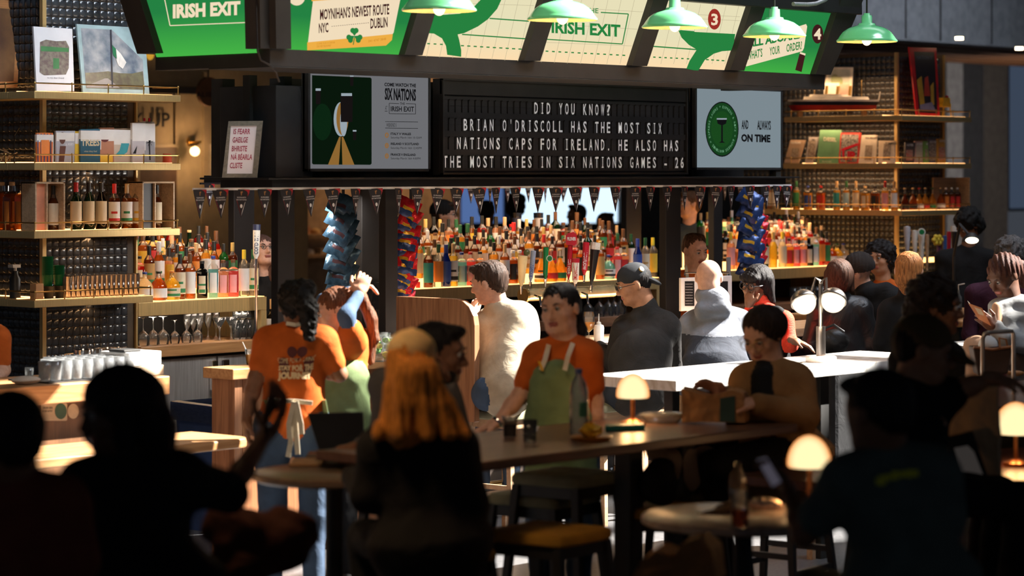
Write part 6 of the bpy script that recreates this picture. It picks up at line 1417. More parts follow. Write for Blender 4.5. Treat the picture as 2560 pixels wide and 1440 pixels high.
        if style == 'longcap': cap(-.004); Hd.rc('hair', L(0, -.055, -.01), L(0, -.07, -.22), .068 * q, .07 * q, k=.04)
        if style == 'long':
            cap(.012)
            for a in (-1, 1): Hd.rc('hair', L(a * .075, .01, .03), L(a * .085, .02, -.20), .022 * q, .028 * q, k=.03)
            Hd.rc('hair', L(0, -.06, 0), L(0, -.07, -.22), .075 * q, .07 * q, k=.04)
        if style == 'curly':
            Hd.el('hair', L(0, -.035, .05), (.115 * q, .115 * q, .10 * q), M, k=.03); Hd.el('hair', L(0, -.06, -.03), (.11 * q, .075 * q, .09 * q), M, k=.03); s.Hd.noise['hair'] = n or CURLN(60, .008)
        return s
    def lock(s, pts, r0, r1, k=.03):
        for i in range(len(pts) - 1):
            f0 = i / (len(pts) - 1); f1 = (i + 1) / (len(pts) - 1); s.Hd.rc('hair', pts[i], pts[i + 1], r0 + (r1 - r0) * f0, r0 + (r1 - r0) * f1, k=k)
    def cap(s, m, brim_back=False, key='cap', squash=1.0, beanie=False):
        L = s.L; c, f, r, u, q = s.hf; M = np.stack([r, f, u], 1); B = Body(); sgn = -1 if brim_back else 1
        if beanie: B.el('cap', L(0, -.02, .052), (.092 * q, .104 * q, .092 * q), M); B.el('cap', L(0, -.055, .03), (.08 * q, .07 * q, .08 * q), M, k=.04); B.noise['cap'] = lambda p: .0015 * np.sin(p[:, 0] * 260)
        else:
            B.el('cap', L(0, -.014, .052), (.086 * q, .101 * q, .078 * q), M)
            g_ = R(14 if sgn > 0 else 42); bf = nz(f * sgn * math.cos(g_) - u * math.sin(g_)); bu = nz(np.cross(r, bf)); B.el('cap', L(0, sgn * .078, .020 if sgn > 0 else .022) + bf * .045, (.066 * q, .066 * q, .017 * q), np.stack([r, bf, bu], 1), k=.012)
            B.el('cap', L(0, -.014, .131), (.008, .008, .005), M, k=.004)
        P, Fq, T, tg = B.mesh(.006); keep = ((P - c) @ u > (.012 if beanie else .006) * q - ((P - c) @ (f * sgn) > .07) * .12)
        ok = keep[Fq].all(1); s.emit('beanie' if beanie else 'baseball_cap', P, Fq[ok], m); return s
    def glasses(s, m=None, rr=.019, th=.0022, lens=None):
        L = s.L; q = s.hf[4]; m = m or BLK
        mb = MB()
        for a in (-1, 1):
            pts = [s.W(L(a * .032 + rr * 1.1 * math.cos(g), .103, .010 + rr * math.sin(g))) for g in [k * .5236 for k in range(13)]]; mb.tube(pts, th, 5)
            mb.tube([s.W(L(a * .052, .102, .014)), s.W(L(a * .082, .07, .014)), s.W(L(a * .086, -.01, .008))], th * .9, 5)
        mb.tube([s.W(L(-.012, .104, .013)), s.W(L(0, .106, .016)), s.W(L(.012, .104, .013))], th, 5); mb.build('glasses', m, s.t); return s
    def torso(s, shL, shR, pel, tag='shirt', w_=1.0, depth=.62, belly=0, chest=.115, hip=.125, bust=0, facing=None, k=.06):
        B = s.B; shL, shR, pel = map(np.array, (shL, shR, pel)); a = nz(shR - shL); hw = np.linalg.norm(shR - shL) / 2; mid = (shL + shR) / 2
        up = nz(mid - pel); fw = nz(np.cross(a, up)); s.fw = fw
        r0 = chest * w_; wx = max(hw - r0 * .62, .03)
        B.rc(tag, shL + a * .015, shR - a * .015, .062 * w_, k=k)
        for g in (-1, 1):
            B.rc(tag, mid + a * g * wx * .55 - up * .08, pel * .62 + mid * .38 + a * g * wx * .42, r0, r0 * .93, k=k, flat=fw, fs=depth + .12)
            B.rc(tag, pel * .62 + mid * .38 + a * g * wx * .42, pel + a * g * wx * .5, r0 * .93, hip * w_, k=k, flat=fw, fs=depth + .18)
            B.rc(tag, s.nb + (mid - s.nb) * .25, (shL if g < 0 else shR) + up * .01, .050, .055 * w_, k=.05)
        if belly: B.el(tag, pel * .55 + mid * .45 + fw * (facing or 1) * .05, (.15 * w_, .13 * w_, .17), np.stack([a, fw, up], 1), k=.08)
        s.noise(tag, CLOTHN(.0022, random.random() * 9)); s.up = up; s.a = a; return s
    def noise(s, tag, fn): s.B.noise[tag] = fn; return s
    def collar(s, tag='shirt', h=.45, r=.068):
        hb_ = s.L(0, -.03, -.10); s.B.rc(tag, s.nb, s.nb + (hb_ - s.nb) * h, r, r * .95, k=.02); return s
    def arm(s, sh, el, wr, tag='shirt', sleeve='long', w_=1.0, hand=None, sk='skin', hr=.0):
        B = s.B; sh, el, wr = map(np.array, (sh, el, wr)); 
        if sleeve == 'long':
            B.rc(tag, sh, el, .060 * w_, .050 * w_, k=.045); B.rc(tag, el, wr - nz(wr - el) * .02, .049 * w_, .038 * w_, k=.03); B.rc(sk, el, wr, .03, .026, k=.02)
        else:
            f = {'short': .62, 'elbow': 1.0, 'none': .15}[sleeve]; m = sh + (el - sh) * f
            B.rc(tag, sh, m, .062 * w_, .057 * w_, k=.045); B.rc(sk, sh + (el - sh) * .2, el, .044, .038, k=.02); B.rc(sk, el, el + (wr - el) * .35, .038, .036, k=.02); B.rc(sk, el + (wr - el) * .35, wr, .036, .024, k=.02)
        if hand: s.hand(wr, *hand)
        return s
    def hand(s, wr, d, n, thumb, curl=.4, spread=.0, scale=1.0):
        # d: direction of the fingers, n: back-of-hand normal, thumb: side vector the thumb leaves on
        d = nz(d); th = nz(np.array(thumb) - d * (np.array(thumb) @ d)); n = nz(np.array(n) - d * (np.array(n) @ d) - th * (np.array(n) @ th)); q = scale; Hn = s.Hn
        pc = wr + d * .050 * q; M = np.stack([th, d, n], 1)
        Hn.rc('skin', wr - d * .02, wr + d * .02, .024 * q, .026 * q, k=.015)
        Hn.el('skin', pc, (.040 * q, .050 * q, .015 * q), M, k=.02)
        for i, (o, l) in enumerate(((.029, .070), (.010, .080), (-.010, .074), (-.029, .058))):
            a = wr + (d * .088 + th * o) * q; ang = curl * (1 + .15 * i); dd = nz(d * math.cos(ang) - n * math.sin(ang) + th * spread * o * 20); b = a + dd * l * .45 * q
            d2 = nz(dd * math.cos(ang) - n * math.sin(ang)); c = b + d2 * l * .32 * q; d3 = nz(d2 * math.cos(ang * .8) - n * math.sin(ang * .8)); e = c + d3 * l * .25 * q
            Hn.rc('skin', a - d * .02 * q, b, .0092 * q, .0082 * q, k=.004); Hn.rc('skin', b, c, .0082 * q, .0074 * q, k=.003); Hn.rc('skin', c, e, .0074 * q, .0062 * q, k=.003)
        a = wr + (d * .025 + th * .028) * q; b = a + nz(d * .8 + th * .75 - n * .2) * .042 * q; c = b + nz(d * 1 + th * .25 - n * .5) * .034 * q
        Hn.rc('skin', a, b, .014 * q, .011 * q, k=.012); Hn.rc('skin', b, c, .010 * q, .008 * q, k=.003)
    def legs(s, hipL, kneeL, ankL, hipR, kneeR, ankR, tag='trousers', w_=1.0, shoe=BLK2):
        B = s.B
        for h, k_, a_ in ((hipL, kneeL, ankL), (hipR, kneeR, ankR)):
            h, k_, a_ = map(np.array, (h, k_, a_)); B.rc(tag, h, k_, .092 * w_, .066 * w_, k=.04); B.rc(tag, k_, a_, .064 * w_, .046 * w_, k=.03)
            fd = nz(np.array([k_[0] - h[0], k_[1] - h[1], 0]) + 1e-4 * np.array([0, -1, 0])) if np.linalg.norm((k_ - h)[:2]) > .1 else np.array([0, 1., 0])
            c = s.W(a_ + fd * .06 - np.array([0, 0, .035])); X = s.W(fd); Y = Vector((-X.y, X.x, 0))
            MB().ball((0, 0, 0), 1, 12, 8); mb = MB().ball((0, 0, 0), 1, 12, 8, -.6, 1); mb.v = [c + X * v.x * .135 + Y * v.y * .048 + CZ * v.z * .045 for v in mb.v]; mb.build('shoe', shoe, s.t, smooth=True)
        s.noise(tag, CLOTHN(.004, random.random() * 9)); return s
    def sit_legs(s, pel, dx, dy, foot=.30, w_=1.0, spread=.09, **k):
        # dx,dy: direction the thighs point (camera frame); shins hang to a stool rung at height foot
        d = nz(np.array([dx, dy, 0.])); sd_ = np.array([d[1], -d[0], 0]); pel = np.array(pel); q = []
        for g in (-1, 1):
            h = pel + sd_ * g * spread; kn = h + d * .43 - np.array([0, 0, .03]); an = kn + d * (-.08) + np.array([0, 0, -(kn[2] - foot)]) ; q += [h, kn, an]
        return s.legs(*q, w_=w_, **k)
    def stand_legs(s, pel, facing=(0, 1), w_=1.0, spread=.09, **k):
        d = nz(np.array([facing[0], facing[1], 0.])); sd_ = np.array([d[1], -d[0], 0]); pel = np.array(pel); q = []
        for g in (-1, 1):
            h = pel + sd_ * g * spread; kn = h * 1.0; kn[2] = pel[2] * .52; kn = kn + d * .02; an = kn.copy(); an[2] = .09; q += [h, kn, an - d * .03]
        return s.legs(*q, w_=w_, **k)
    def emit(s, nm, P, Fq, m):
        if not len(Fq): return
        us = np.unique(Fq); rm = -np.ones(len(P), int); rm[us] = np.arange(len(us)); Q = P[us]; b = s.t.location
        Wd = np.stack([Q[:, 0] * CX.x + Q[:, 1] * CY.x - b.x, Q[:, 0] * CX.y + Q[:, 1] * CY.y - b.y, Q[:, 2] - b.z], 1)
        me = bpy.data.meshes.new(nm); Fn = rm[Fq]
        me.vertices.add(len(Wd)); me.vertices.foreach_set('co', Wd.ravel()); me.loops.add(Fn.size); me.loops.foreach_set('vertex_index', Fn.ravel().astype(np.int32))
        me.polygons.add(len(Fn)); me.polygons.foreach_set('loop_start', np.arange(0, Fn.size, 4, dtype=np.int32)); me.polygons.foreach_set('loop_total', np.full(len(Fn), 4, np.int32)) if bpy.app.version < (4, 1) else None
        me.update(calc_edges=True); me.validate(); me.materials.append(m); me.shade_smooth()
        o = bpy.data.objects.new(nm, me); COL.objects.link(o); o.parent = s.t; return o
    def done(s, hb=.009, hh=.0055, hn=.0045, names=None):
        sk = ([], []); n0 = 0; NM = {'skin': 'body', 'hair': 'hair', 'shirt': 'shirt', 'trousers': 'trousers'}
        lips = []
        for B, h in ((s.Hd, hh), (s.B, hb), (s.Hn, hn)):
            if not B.pr: continue
            P, Fq, T, tags = B.mesh(h)
            cen = P[Fq].mean(1)
            for src, dst, fn in s.rt:
                if src in tags:
                    if dst not in tags: tags.append(dst)
                    T = T.astype(int); T[(T == tags.index(src)) & fn(cen)] = tags.index(dst)
            for i, tg in enumerate(tags):
                fq = Fq[T == i]
                if tg == 'skin': sk[0].append(P); sk[1].append(fq + n0); n0 += len(P)
                else: s.emit({'lip': 'lips', 'trousers': 'trousers'}.get(tg, tg), P, fq, s.M[tg])
        if sk[0]: s.emit('body', np.concatenate(sk[0]), np.concatenate(sk[1]), s.M['skin'])
        return s
SKN = {'light': (.60, .33, .22), 'pale': (.62, .36, .26), 'tan': (.42, .20, .11), 'brown': (.22, .10, .055), 'dark': (.11, .048, .028)}
# ================================================================ the people
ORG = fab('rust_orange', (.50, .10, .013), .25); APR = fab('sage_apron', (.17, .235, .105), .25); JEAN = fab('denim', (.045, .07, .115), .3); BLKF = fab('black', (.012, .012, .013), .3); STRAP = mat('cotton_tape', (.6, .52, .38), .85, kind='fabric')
def base(x, D): v = EYE + ray(x, 500) * D; return (v.x, v.y, 0)
def strip_mesh(p, pts, w_, m, nm, th=.004):
    # ribbon through camera-frame points, flat towards the viewer
    mb = MB()
    for i in range(len(pts) - 1):
        a, b = p.W(pts[i]), p.W(pts[i + 1]); d = (b - a).normalized(); s_ = d.cross(CY).normalized() * w_ / 2
        mb.obox((a + b) / 2, (b - a) / 2 * 1.04, s_, CY * th)
    return mb.build(nm, m, p.t)
# --- waitress in rust tee seen from behind
p = Person('waitress seen from behind in rust tee with printed back, dark curly ponytail and tied apron', 12.8, base(735, 12.8)); J = p.J
p.head(J(741, 765), 178, 6, 0, 'brown', .95, face=False, neck=J(742, 822)); p.hair('pony', 'black_curl', (.008, .007, .006), CURLN(85, .004))
p.lock([J(750, 742, -.10), J(770, 770, -.14), J(772, 805, -.13), J(774, 840, -.14)], .052, .028); p.lock([J(728, 730, -.03), J(765, 722, -.06)], .05, .05)
p.Hd.noise['hair'] = CURLN(90, .005)
p.M.update(shirt=ORG, trousers=JEAN, skin=skin('brown', SKN['brown'])); p.torso(J(672, 853), J(808, 853), J(732, 1045), w_=1.02, hip=.135)
p.arm(J(668, 858), J(640, 945, -.03), J(617, 1042, -.05), sleeve='short', hand=(np.array([-.05, -.1, -1]), np.array([-1, -.2, 0]), np.array([.3, -1, 0]), .5))
p.arm(J(812, 858), J(848, 935, .02), J(790, 925, .22), sleeve='short')
p.stand_legs(J(732, 1065), (0, 1), spread=.10)
p.B.rc('trousers', J(705, 1070), J(762, 1070), .115, k=.05, flat=(0, 1, 0), fs=.8)
p.done()
tp_ = Plane(p.W(J(735, 900, -.150)), -CY + CZ * .0, 0)
for nm, m, f in (('clover_print', mat('print_maroon', (.10, .02, .018), .8), lambda mb: [poly(mb, tp_, q) for q in (ell(727, 878, 15, 16), ell(757, 878, 15, 16), [(713, 884), (771, 884), (742, 908)], ell(700, 912, 18, 17), ell(782, 912, 18, 17), ell(707, 930, 14, 14), ell(776, 930, 14, 14))]),):
    mb = MB(); f(mb)
    for i, v in enumerate(mb.v): mb.v[i] = v + CY * 0
    o = mb.build(nm, m, p.t)
mb = MB(); words(mb, 'COME FOR A DRINK', Plane(p.W(J(735, 900, -.152)), -CY, 0), 680, 910, 800, 909, 13, .0); words(mb, 'STAY FOR THE', Plane(p.W(J(735, 900, -.152)), -CY, 0), 681, 926, 800, 925, 10, .06); words(mb, 'JOURNEY', Plane(p.W(J(735, 900, -.152)), -CY, 0), 681, 946, 797, 944, 15, .07)
lett = mb.build('lettering', mat('print_cream', (.72, .52, .28), .8), p.t)
for o in p.t.children:       # press the flat print onto the cloth of the back
    if o.name.startswith(('lettering', 'clover_print')):
        o.data.materials[0].use_backface_culling = False
        bm_t = [c for c in p.t.children if c.name.startswith('shirt')][0]
        mo = o.modifiers.new('on_cloth', 'SHRINKWRAP'); mo.target = bm_t; mo.wrap_method = 'PROJECT'; mo.use_negative_direction = True; mo.use_positive_direction = True
        mo.use_project_x = mo.use_project_y = True; mo.use_project_z = False; mo.offset = .004 if o.name.startswith('lett') else .0025
        mo.wrap_method = 'NEAREST_SURFACEPOINT'; mo.wrap_mode = 'OUTSIDE_SURFACE'
mb = MB(); strip_mesh(p, [J(668, 998, -.13), J(700, 1002, -.16), J(735, 1003, -.17), J(780, 1008, -.14)], .02, STRAP, 'apron_string')
for pts in ([J(735, 1005, -.18), J(722, 1060, -.19), J(724, 1095, -.19), J(738, 1060, -.18)], [J(740, 1005, -.18), J(752, 1060, -.19), J(754, 1085, -.19)], [J(735, 1010, -.18), J(740, 1080, -.18), J(744, 1135, -.18)], [J(732, 1040, -.18), J(726, 1110, -.19), J(720, 1142, -.18)]): strip_mesh(p, pts, .024, STRAP, 'apron_string')
strip_mesh(p, [J(716, 808, -.07), J(738, 812, -.085), J(765, 808, -.07)], .018, STRAP, 'neck_strap')
for a, b in (((655, 1000), (668, 1062)), ((800, 1000), (812, 1060))): MB().prism([p.W(J(a[0], a[1], -.02)), p.W(J(a[0] + 14, a[1], -.10)), p.W(J(b[0] + 14, b[1], -.10)), p.W(J(b[0] - 10, b[1], -.0))], CY * .01).build('apron_edge', APR, p.t)
q = p.W(J(620, 1068, -.06)); MB().cyl(q - CZ * .04, q + CZ * .04, .02, n=12).build('held_cup', GLASS, label='small clear cup held in the waitress\'s lowered left hand', cat='cup')
# --- waitress tying her hair
p = Person('waitress in rust tee over denim sleeves tying her long hair with raised arms', 13.8, base(870, 13.8)); J = p.J
p.head(J(836, 780), -72, 20, 4, 'light', 1.0, neck=J(872, 835)); p.hair('pulled', 'brown_warm', (.10, .038, .018))
p.lock([J(868, 745, .05), J(900, 745, .1), J(925, 790, .1), J(932, 850, .08), J(928, 905, .05)], .036, .018); p.lock([J(905, 745, .08), J(933, 800, .08), J(944, 850, .06)], .02, .008)
p.M.update(shirt=ORG, sleeve=fab('denim_sleeve', (.06, .10, .17), .3), trousers=BLKF, apron=APR); p.torso(J(870, 850, -.08), J(898, 850, .12), J(868, 1010), w_=.92, chest=.105)
p.arm(J(882, 850, -.14), J(866, 788, -.22), J(897, 736, -.06), tag='sleeve', w_=.82, hand=(np.array([.3, .3, 1]), np.array([1, -.3, 0]), np.array([-1, 0, .2]), .7))
p.arm(J(885, 840, .16), J(812, 755, .16), J(880, 728, .05), tag='sleeve', w_=.85, hand=(np.array([1, -.2, .5]), np.array([0, .4, 1]), np.array([0, -1, 0]), .8))
p.B.rc('shirt', J(884, 856, -.10), J(877, 828, -.17), .072, .066, k=.04); p.B.rc('apron', J(862, 950, -.05), J(858, 1060, -.03), .125, .15, k=.05); p.B.rc('apron', J(835, 1000, -.05), J(835, 1060, -.03), .10, .11, k=.05); p.noise('apron', CLOTHN(.006, 3)); p.noise('sleeve', CLOTHN(.003, 5))
p.stand_legs(J(868, 1040), (-1, 0), spread=.08); p.done()
# --- beige shirt man
p = Person('seated dark-haired man in beige shirt leaning on the bar beside the walnut partition', 15.8, base(1265, 15.8)); J = p.J
p.head(J(1222, 708), -112, 14, -6, 'pale', 1.06, neck=J(1248, 775)); p.hair('short', 'dark_brown', (.035, .02, .014)); p.Hd.el('hair', J(1222, 672), (.07, .07, .035), k=.03)
p.M.update(shirt=fab('beige', (.40, .34, .25), .3), trousers=JEAN); p.torso(J(1218, 806, .14), J(1300, 798, -.04), J(1268, 968, -.22), w_=1.22, chest=.125, hip=.14); p.B.rc('shirt', J(1296, 805, -.0), J(1296, 900, -.12), .12, .12, k=.06)
p.arm(J(1213, 808, .02), J(1196, 895, .12), J(1188, 790, .22), w_=1.15, hand=(np.array([-.1, .1, 1]), np.array([-1, 0, 0]), np.array([.4, 1, 0]), .9))
p.arm(J(1312, 815, -.06), J(1330, 900, .12), J(1290, 880, .42), w_=1.15); p.B.rc('shirt', J(1235, 770), J(1262, 772), .058, k=.03)
p.sit_legs(J(1258, 985, -.22), -.12, 1, w_=1.1); p.collar(h=.35, r=.072); p.done()
# --- man with backwards cap
p = Person('seated man in charcoal fleece with black backwards cap and glasses reading at the bar', 16.5, base(1600, 16.5)); J = p.J
p.head(J(1584, 712), -84, 18, 0, 'tan', 1.05, neck=J(1618, 785), nr=.064); p.cap(fab('cap_charcoal', (.028, .030, .034), .2), brim_back=True); p.glasses(rr=.016)
q = p.W(p.L(.066, -.062, .078)); nq = (p.W(p.L(.12, -.115, .11)) - q).normalized(); MB().cyl(q - nq * .01, q + nq * .008, .017, n=18).build('emblem', mat('emblem_gold', (.55, .36, .08), .5), p.t)
p.hair('crew', 'black', (.012, .01, .01)); p.Hd.rc('hair', J(1556, 760), J(1562, 766), .012)
p.M.update(shirt=fab('charcoal_fleece', (.027, .025, .024), .5), trousers=fab('navy_jean', (.02, .025, .035)), collar=BLKF); p.torso(J(1562, 822, .12), J(1664, 812, -.02), J(1600, 968, -.24), w_=1.25, chest=.125, hip=.15, belly=1); p.B.rc('shirt', J(1600, 800), J(1640, 798), .075, .07, k=.03)
p.arm(J(1555, 830, .02), J(1535, 905, .10), J(1495, 865, .22), w_=1.2, hand=(np.array([-.6, .6, .1]), np.array([0, 0, 1]), np.array([.3, .7, .2]), .5)); p.arm(J(1675, 825, -.05), J(1680, 915, .15), J(1560, 870, .42), w_=1.2, hand=(np.array([-1, .3, 0]), np.array([0, 0, 1]), np.array([0, 1, 0]), .5))
p.sit_legs(J(1590, 982, -.22), -.25, 1, w_=1.15); p.collar(h=.5, r=.08); p.done()
# --- bald man in hoodie
p = Person('bald man seen from behind in grey and navy two-tone hoodie at the bar', 17.3, base(1790, 17.3)); J = p.J
p.head(J(1772, 694), 176, 10, 0, 'pale', 1.03, face=False, neck=J(1776, 760), nr=.066)
GRYH = fab('hoodie_grey', (.22, .235, .27), .3); p.M.update(shirt=GRYH, lower=fab('hoodie_navy', (.040, .045, .058), .3), trousers=fab('light_denim', (.11, .16, .23)))
p.torso(J(1728, 812, .05), J(1852, 806, .02), J(1788, 918, -.18), w_=1.28, chest=.13, hip=.16)
M3 = np.eye(3); p.B.el('shirt', J(1782, 741, -.045), (.108, .080, .066), M3, k=.05); p.B.rc('shirt', J(1756, 776, -.09), J(1808, 772, -.10), .055, k=.05); p.B.rc('shirt', J(1758, 738, .0), J(1792, 736, .0), .050, k=.04)
p.rt.append(('shirt', 'lower', lambda c: c[:, 2] < J(0, 838)[2] + .05 * np.abs(c[:, 0] - J(1788, 0)[0]))); p.arm(J(1722, 820), J(1712, 900, .05), J(1730, 880, .40), w_=1.2); p.arm(J(1858, 815), J(1880, 890, .05), J(1850, 870, .4), w_=1.2)
p.sit_legs(J(1770, 950), -.3, .9, w_=1.2, spread=.13); p.done()
# --- woman in red turtleneck
p = Person('woman with black fringed bob, round black glasses, red turtleneck and black waistcoat', 17.8, base(1925, 17.8)); J = p.J
p.head(J(1890, 712), -42, 10, -5, 'brown', 1.0, neck=J(1905, 770), lip=(.35, .06, .05)); p.hair('bangs', 'soft_black', (.012, .010, .010)); p.glasses(rr=.024, th=.004)
REDK = mat('red_knit', (.85, .045, .012), .8, kind='knit', bump=.5, amt=.1); p.M.update(shirt=REDK, vest=BLKF, trousers=BLKF)
p.B.rc('shirt', J(1900, 752), J(1908, 776), .062, .07, k=.02)
p.torso(J(1884, 806), J(1960, 802, -.05), J(1925, 935), w_=.95); p.B.rc('vest', J(1905, 830, -.03), J(1930, 930, -.02), .142, .15, flat=(0, 1, 0), fs=.85); p.B.rc('vest', J(1892, 790, -.03), J(1900, 840, -.05), .075, .09); p.B.rc('vest', J(1940, 790, -.05), J(1935, 850, -.05), .07, .09)
p.arm(J(1962, 806, -.06), J(1976, 862, -.12), J(1984, 852, -.28), hand=(np.array([.9, -.4, -.25]), np.array([.2, -.2, 1]), np.array([-.3, -1, 0]), .25)); p.arm(J(1880, 810), J(1868, 840, -.06), J(1873, 768, -.09), w_=.9, hand=(np.array([0, .1, 1]), np.array([-.8, -.5, 0]), np.array([.6, -.6, .3]), .8))
p.sit_legs(J(1925, 955), -.5, .8); p.done()
# --- male bartender
p = Person('male bartender with short brown hair in rust shirt looking down behind the bar', 19.2, base(1745, 19.2)); J = p.J
p.head(J(1738, 627), 32, 16, 4, 'pale', 1.0, neck=J(1735, 686), nr=.062); p.hair('crew', 'brown', (.07, .035, .02)); p.Hd.rc('hair', J(1722, 598), J(1752, 596), .03, k=.03); p.M.update(shirt=ORG, trousers=BLKF)
p.torso(J(1708, 702), J(1786, 704), J(1745, 850), w_=1.05); p.arm(J(1702, 706), J(1698, 790), J(1715, 860, -.2), sleeve='short'); p.arm(J(1792, 706), J(1800, 790), J(1780, 860, -.2), sleeve='short'); p.stand_legs(J(1745, 870), (0, -1)); p.done()
strip_mesh(p, [J(1714, 664, -.09), J(1718, 690, -.13), J(1722, 760, -.15)], .022, STRAP, 'apron_strap')
# --- bartender with glasses far left
p = Person('young bartender with long brown hair and glasses looking up behind the left taps', 18.9, base(668, 18.9)); J = p.J
p.head(J(657, 628), 28, -14, 0, 'pale', .98, neck=J(655, 690)); p.hair('long', 'chestnut', (.07, .035, .025)); p.lock([J(678, 660, .0), J(684, 700, -.02), J(678, 712, -.02)], .03, .02); p.glasses(rr=.016); p.M.update(shirt=BLKF, trousers=BLKF)
p.torso(J(622, 725), J(690, 725), J(655, 900), w_=.9); p.arm(J(618, 730), J(610, 830), J(640, 900, -.2)); p.arm(J(695, 730), J(700, 830), J(680, 900, -.2)); p.stand_legs(J(655, 930), (0, -1)); p.done()
# --- centre waitress
p = Person('waitress in rust tee and sage green apron leaning one hand on the high table', 12.15, base(1405, 12.15)); J = p.J
p.head(J(1400, 775), -28, 4, 7, 'light', 1.0, neck=J(1412, 850)); p.hair('pulled', 'black', (.012, .01, .01)); p.lock([J(1438, 790, .06), J(1450, 825, .06), J(1446, 865, .04)], .035, .02)
p.M.update(shirt=ORG, trousers=JEAN, apron=APR); p.torso(J(1345, 893, .02), J(1468, 885), J(1402, 1090), w_=.98, chest=.112, hip=.13)
p.B.rc('apron', J(1372, 960, -.085), J(1378, 1060, -.06), .085, .12, k=.05, flat=(0, 1, 0), fs=.7); p.B.rc('apron', J(1398, 950, -.095), J(1402, 1060, -.075), .085, .13, k=.05, flat=(0, 1, 0), fs=.7); p.B.rc('apron', J(1400, 1060, -.05), J(1402, 1200, -.05), .145, .17, k=.05, flat=(0, 1, 0), fs=.8); p.noise('apron', CLOTHN(.005, 2))
p.arm(J(1340, 896), J(1300, 990, -.04), J(1242, 1058, -.12), sleeve='short', hand=(np.array([-1, -.35, -.35]), np.array([-.2, .2, 1]), np.array([.2, -1, 0]), .12)); p.arm(J(1472, 893), J(1488, 1005, .02), J(1490, 1105, -.02), sleeve='short', hand=(np.array([.05, -.1, -1]), np.array([1, 0, 0]), np.array([-.1, -1, 0]), .5))
p.stand_legs(J(1402, 1110), (-.2, -1)); p.done()
strip_mesh(p, [J(1372, 862, -.06), J(1362, 900, -.13), J(1352, 925, -.15)], .022, STRAP, 'apron_strap'); strip_mesh(p, [J(1432, 858, -.07), J(1420, 890, -.15), J(1412, 925, -.18)], .022, STRAP, 'apron_strap')
q = p.W(J(1246, 1054, -.115)); MB().lathe([(.031, -.01), (.034, 0), (.031, .01)], 14, q, CX * .6 + CZ * .7).build('wristwatch', CHROME, p.t, smooth=True)
mb = MB(); q = p.W(J(1352, 915, -.16)); MB().obox(q, CX * .008 + CZ * -.022, CY * .003, CX * .006).build('pen', YB, p.t)
# --- right group
p = Person('woman with glossy brown bob seen from behind in black leather jacket', 18.2, base(2105, 18.2)); J = p.J
p.head(J(2098, 694), 175, 0, 0, 'pale', .98, face=False, neck=J(2098, 745)); p.hair('bob', 'glossy_brown', (.05, .022, .013), HAIRN(90, .0012)); LEA = mat('black_leather', (.011, .010, .010), .42, kind='fabric', bump=.4)
p.M.update(shirt=LEA, trousers=BLKF); p.torso(J(2050, 775), J(2150, 770), J(2105, 930), w_=1.15, hip=.17); p.arm(J(2045, 782), J(2025, 865), J(2040, 900, .3), w_=1.2); p.arm(J(2156, 778), J(2180, 860), J(2150, 890, .3), w_=1.2); p.sit_legs(J(2105, 950), -.4, .9); p.collar(h=.5, r=.075); p.done()
p = Person('man in dark knitted beanie and glasses turning left, in black hooded jacket', 18.8, base(2180, 18.8)); J = p.J
p.head(J(2142, 680), -100, 8, -14, 'pale', 1.02, neck=J(2165, 728)); p.cap(fab('beanie', (.03, .024, .022), .5), beanie=True); p.glasses(rr=.015); p.M.update(shirt=fab('jacket_black', (.013, .013, .014)), trousers=BLKF)
p.torso(J(2150, 765, .1), J(2232, 745, -.05), J(2190, 900), w_=1.2); p.B.rc('shirt', J(2165, 735), J(2215, 722, -.05), .06, .05); p.arm(J(2238, 755), J(2248, 850), J(2200, 860, .3), w_=1.1); p.arm(J(2148, 770), J(2140, 860), J(2150, 860, .3), w_=1.1); p.sit_legs(J(2190, 930), -.3, .9); p.collar(h=.3, r=.08); p.done()
p = Person('woman with big black curls in orange cardigan behind the right end of the bar', 20.3, base(2220, 20.3)); J = p.J
p.head(J(2199, 648), -32, 4, 6, 'tan', 1.0, neck=J(2208, 700)); p.hair('curly', 'black', (.012, .01, .01)); p.M.update(shirt=ORG, trousers=BLKF); p.torso(J(2180, 735), J(2240, 728), J(2215, 860), w_=.95); p.arm(J(2245, 735), J(2250, 800), J(2230, 850, -.1)); p.arm(J(2176, 740), J(2170, 800), J(2190, 850, -.1)); p.stand_legs(J(2215, 880), (0, -1)); p.done()
p = Person('person with short copper blond hair in black top standing with back turned', 17.0, base(2262, 17.0)); J = p.J
p.head(J(2272, 678), 168, 0, 4, 'pale', 1.04, face=False, neck=J(2272, 742)); p.hair('short', 'copper', (.28, .11, .035)); p.Hd.rc('hair', J(2262, 700, -.06), J(2268, 722, -.05), .062, .045, k=.03); p.M.update(shirt=fab('jersey_black', (.011, .011, .013), .2), trousers=BLKF)
p.torso(J(2226, 775), J(2312, 768), J(2250, 930), w_=1.0, hip=.13); p.arm(J(2218, 780), J(2200, 860), J(2215, 920, .1)); p.arm(J(2318, 775), J(2325, 850), J(2300, 900, .2)); p.stand_legs(J(2250, 950), (0, 1)); p.collar(h=.7, r=.064); p.done()
p = Person('woman with braids in quilted grey jacket reading a paperback at the far right', 15.6, base(2530, 15.6)); J = p.J
p.head(J(2508, 690), -52, 34, 0, 'dark', 1.02, neck=J(2528, 752)); p.hair('pulled', 'braids', (.05, .018, .012), lambda q: .004 * np.sin(q[:, 0] * 210 + 3 * np.sin(q[:, 2] * 20)))
p.lock([J(2535, 665, .06), J(2560, 690, .1), J(2585, 720, .1)], .06, .05); p.M.update(shirt=fab('puffer_grey', (.30, .30, .30), .3), trousers=fab('tan_legging', (.42, .25, .16), .15), top=mat('top_tan', (.42, .22, .12), .7))
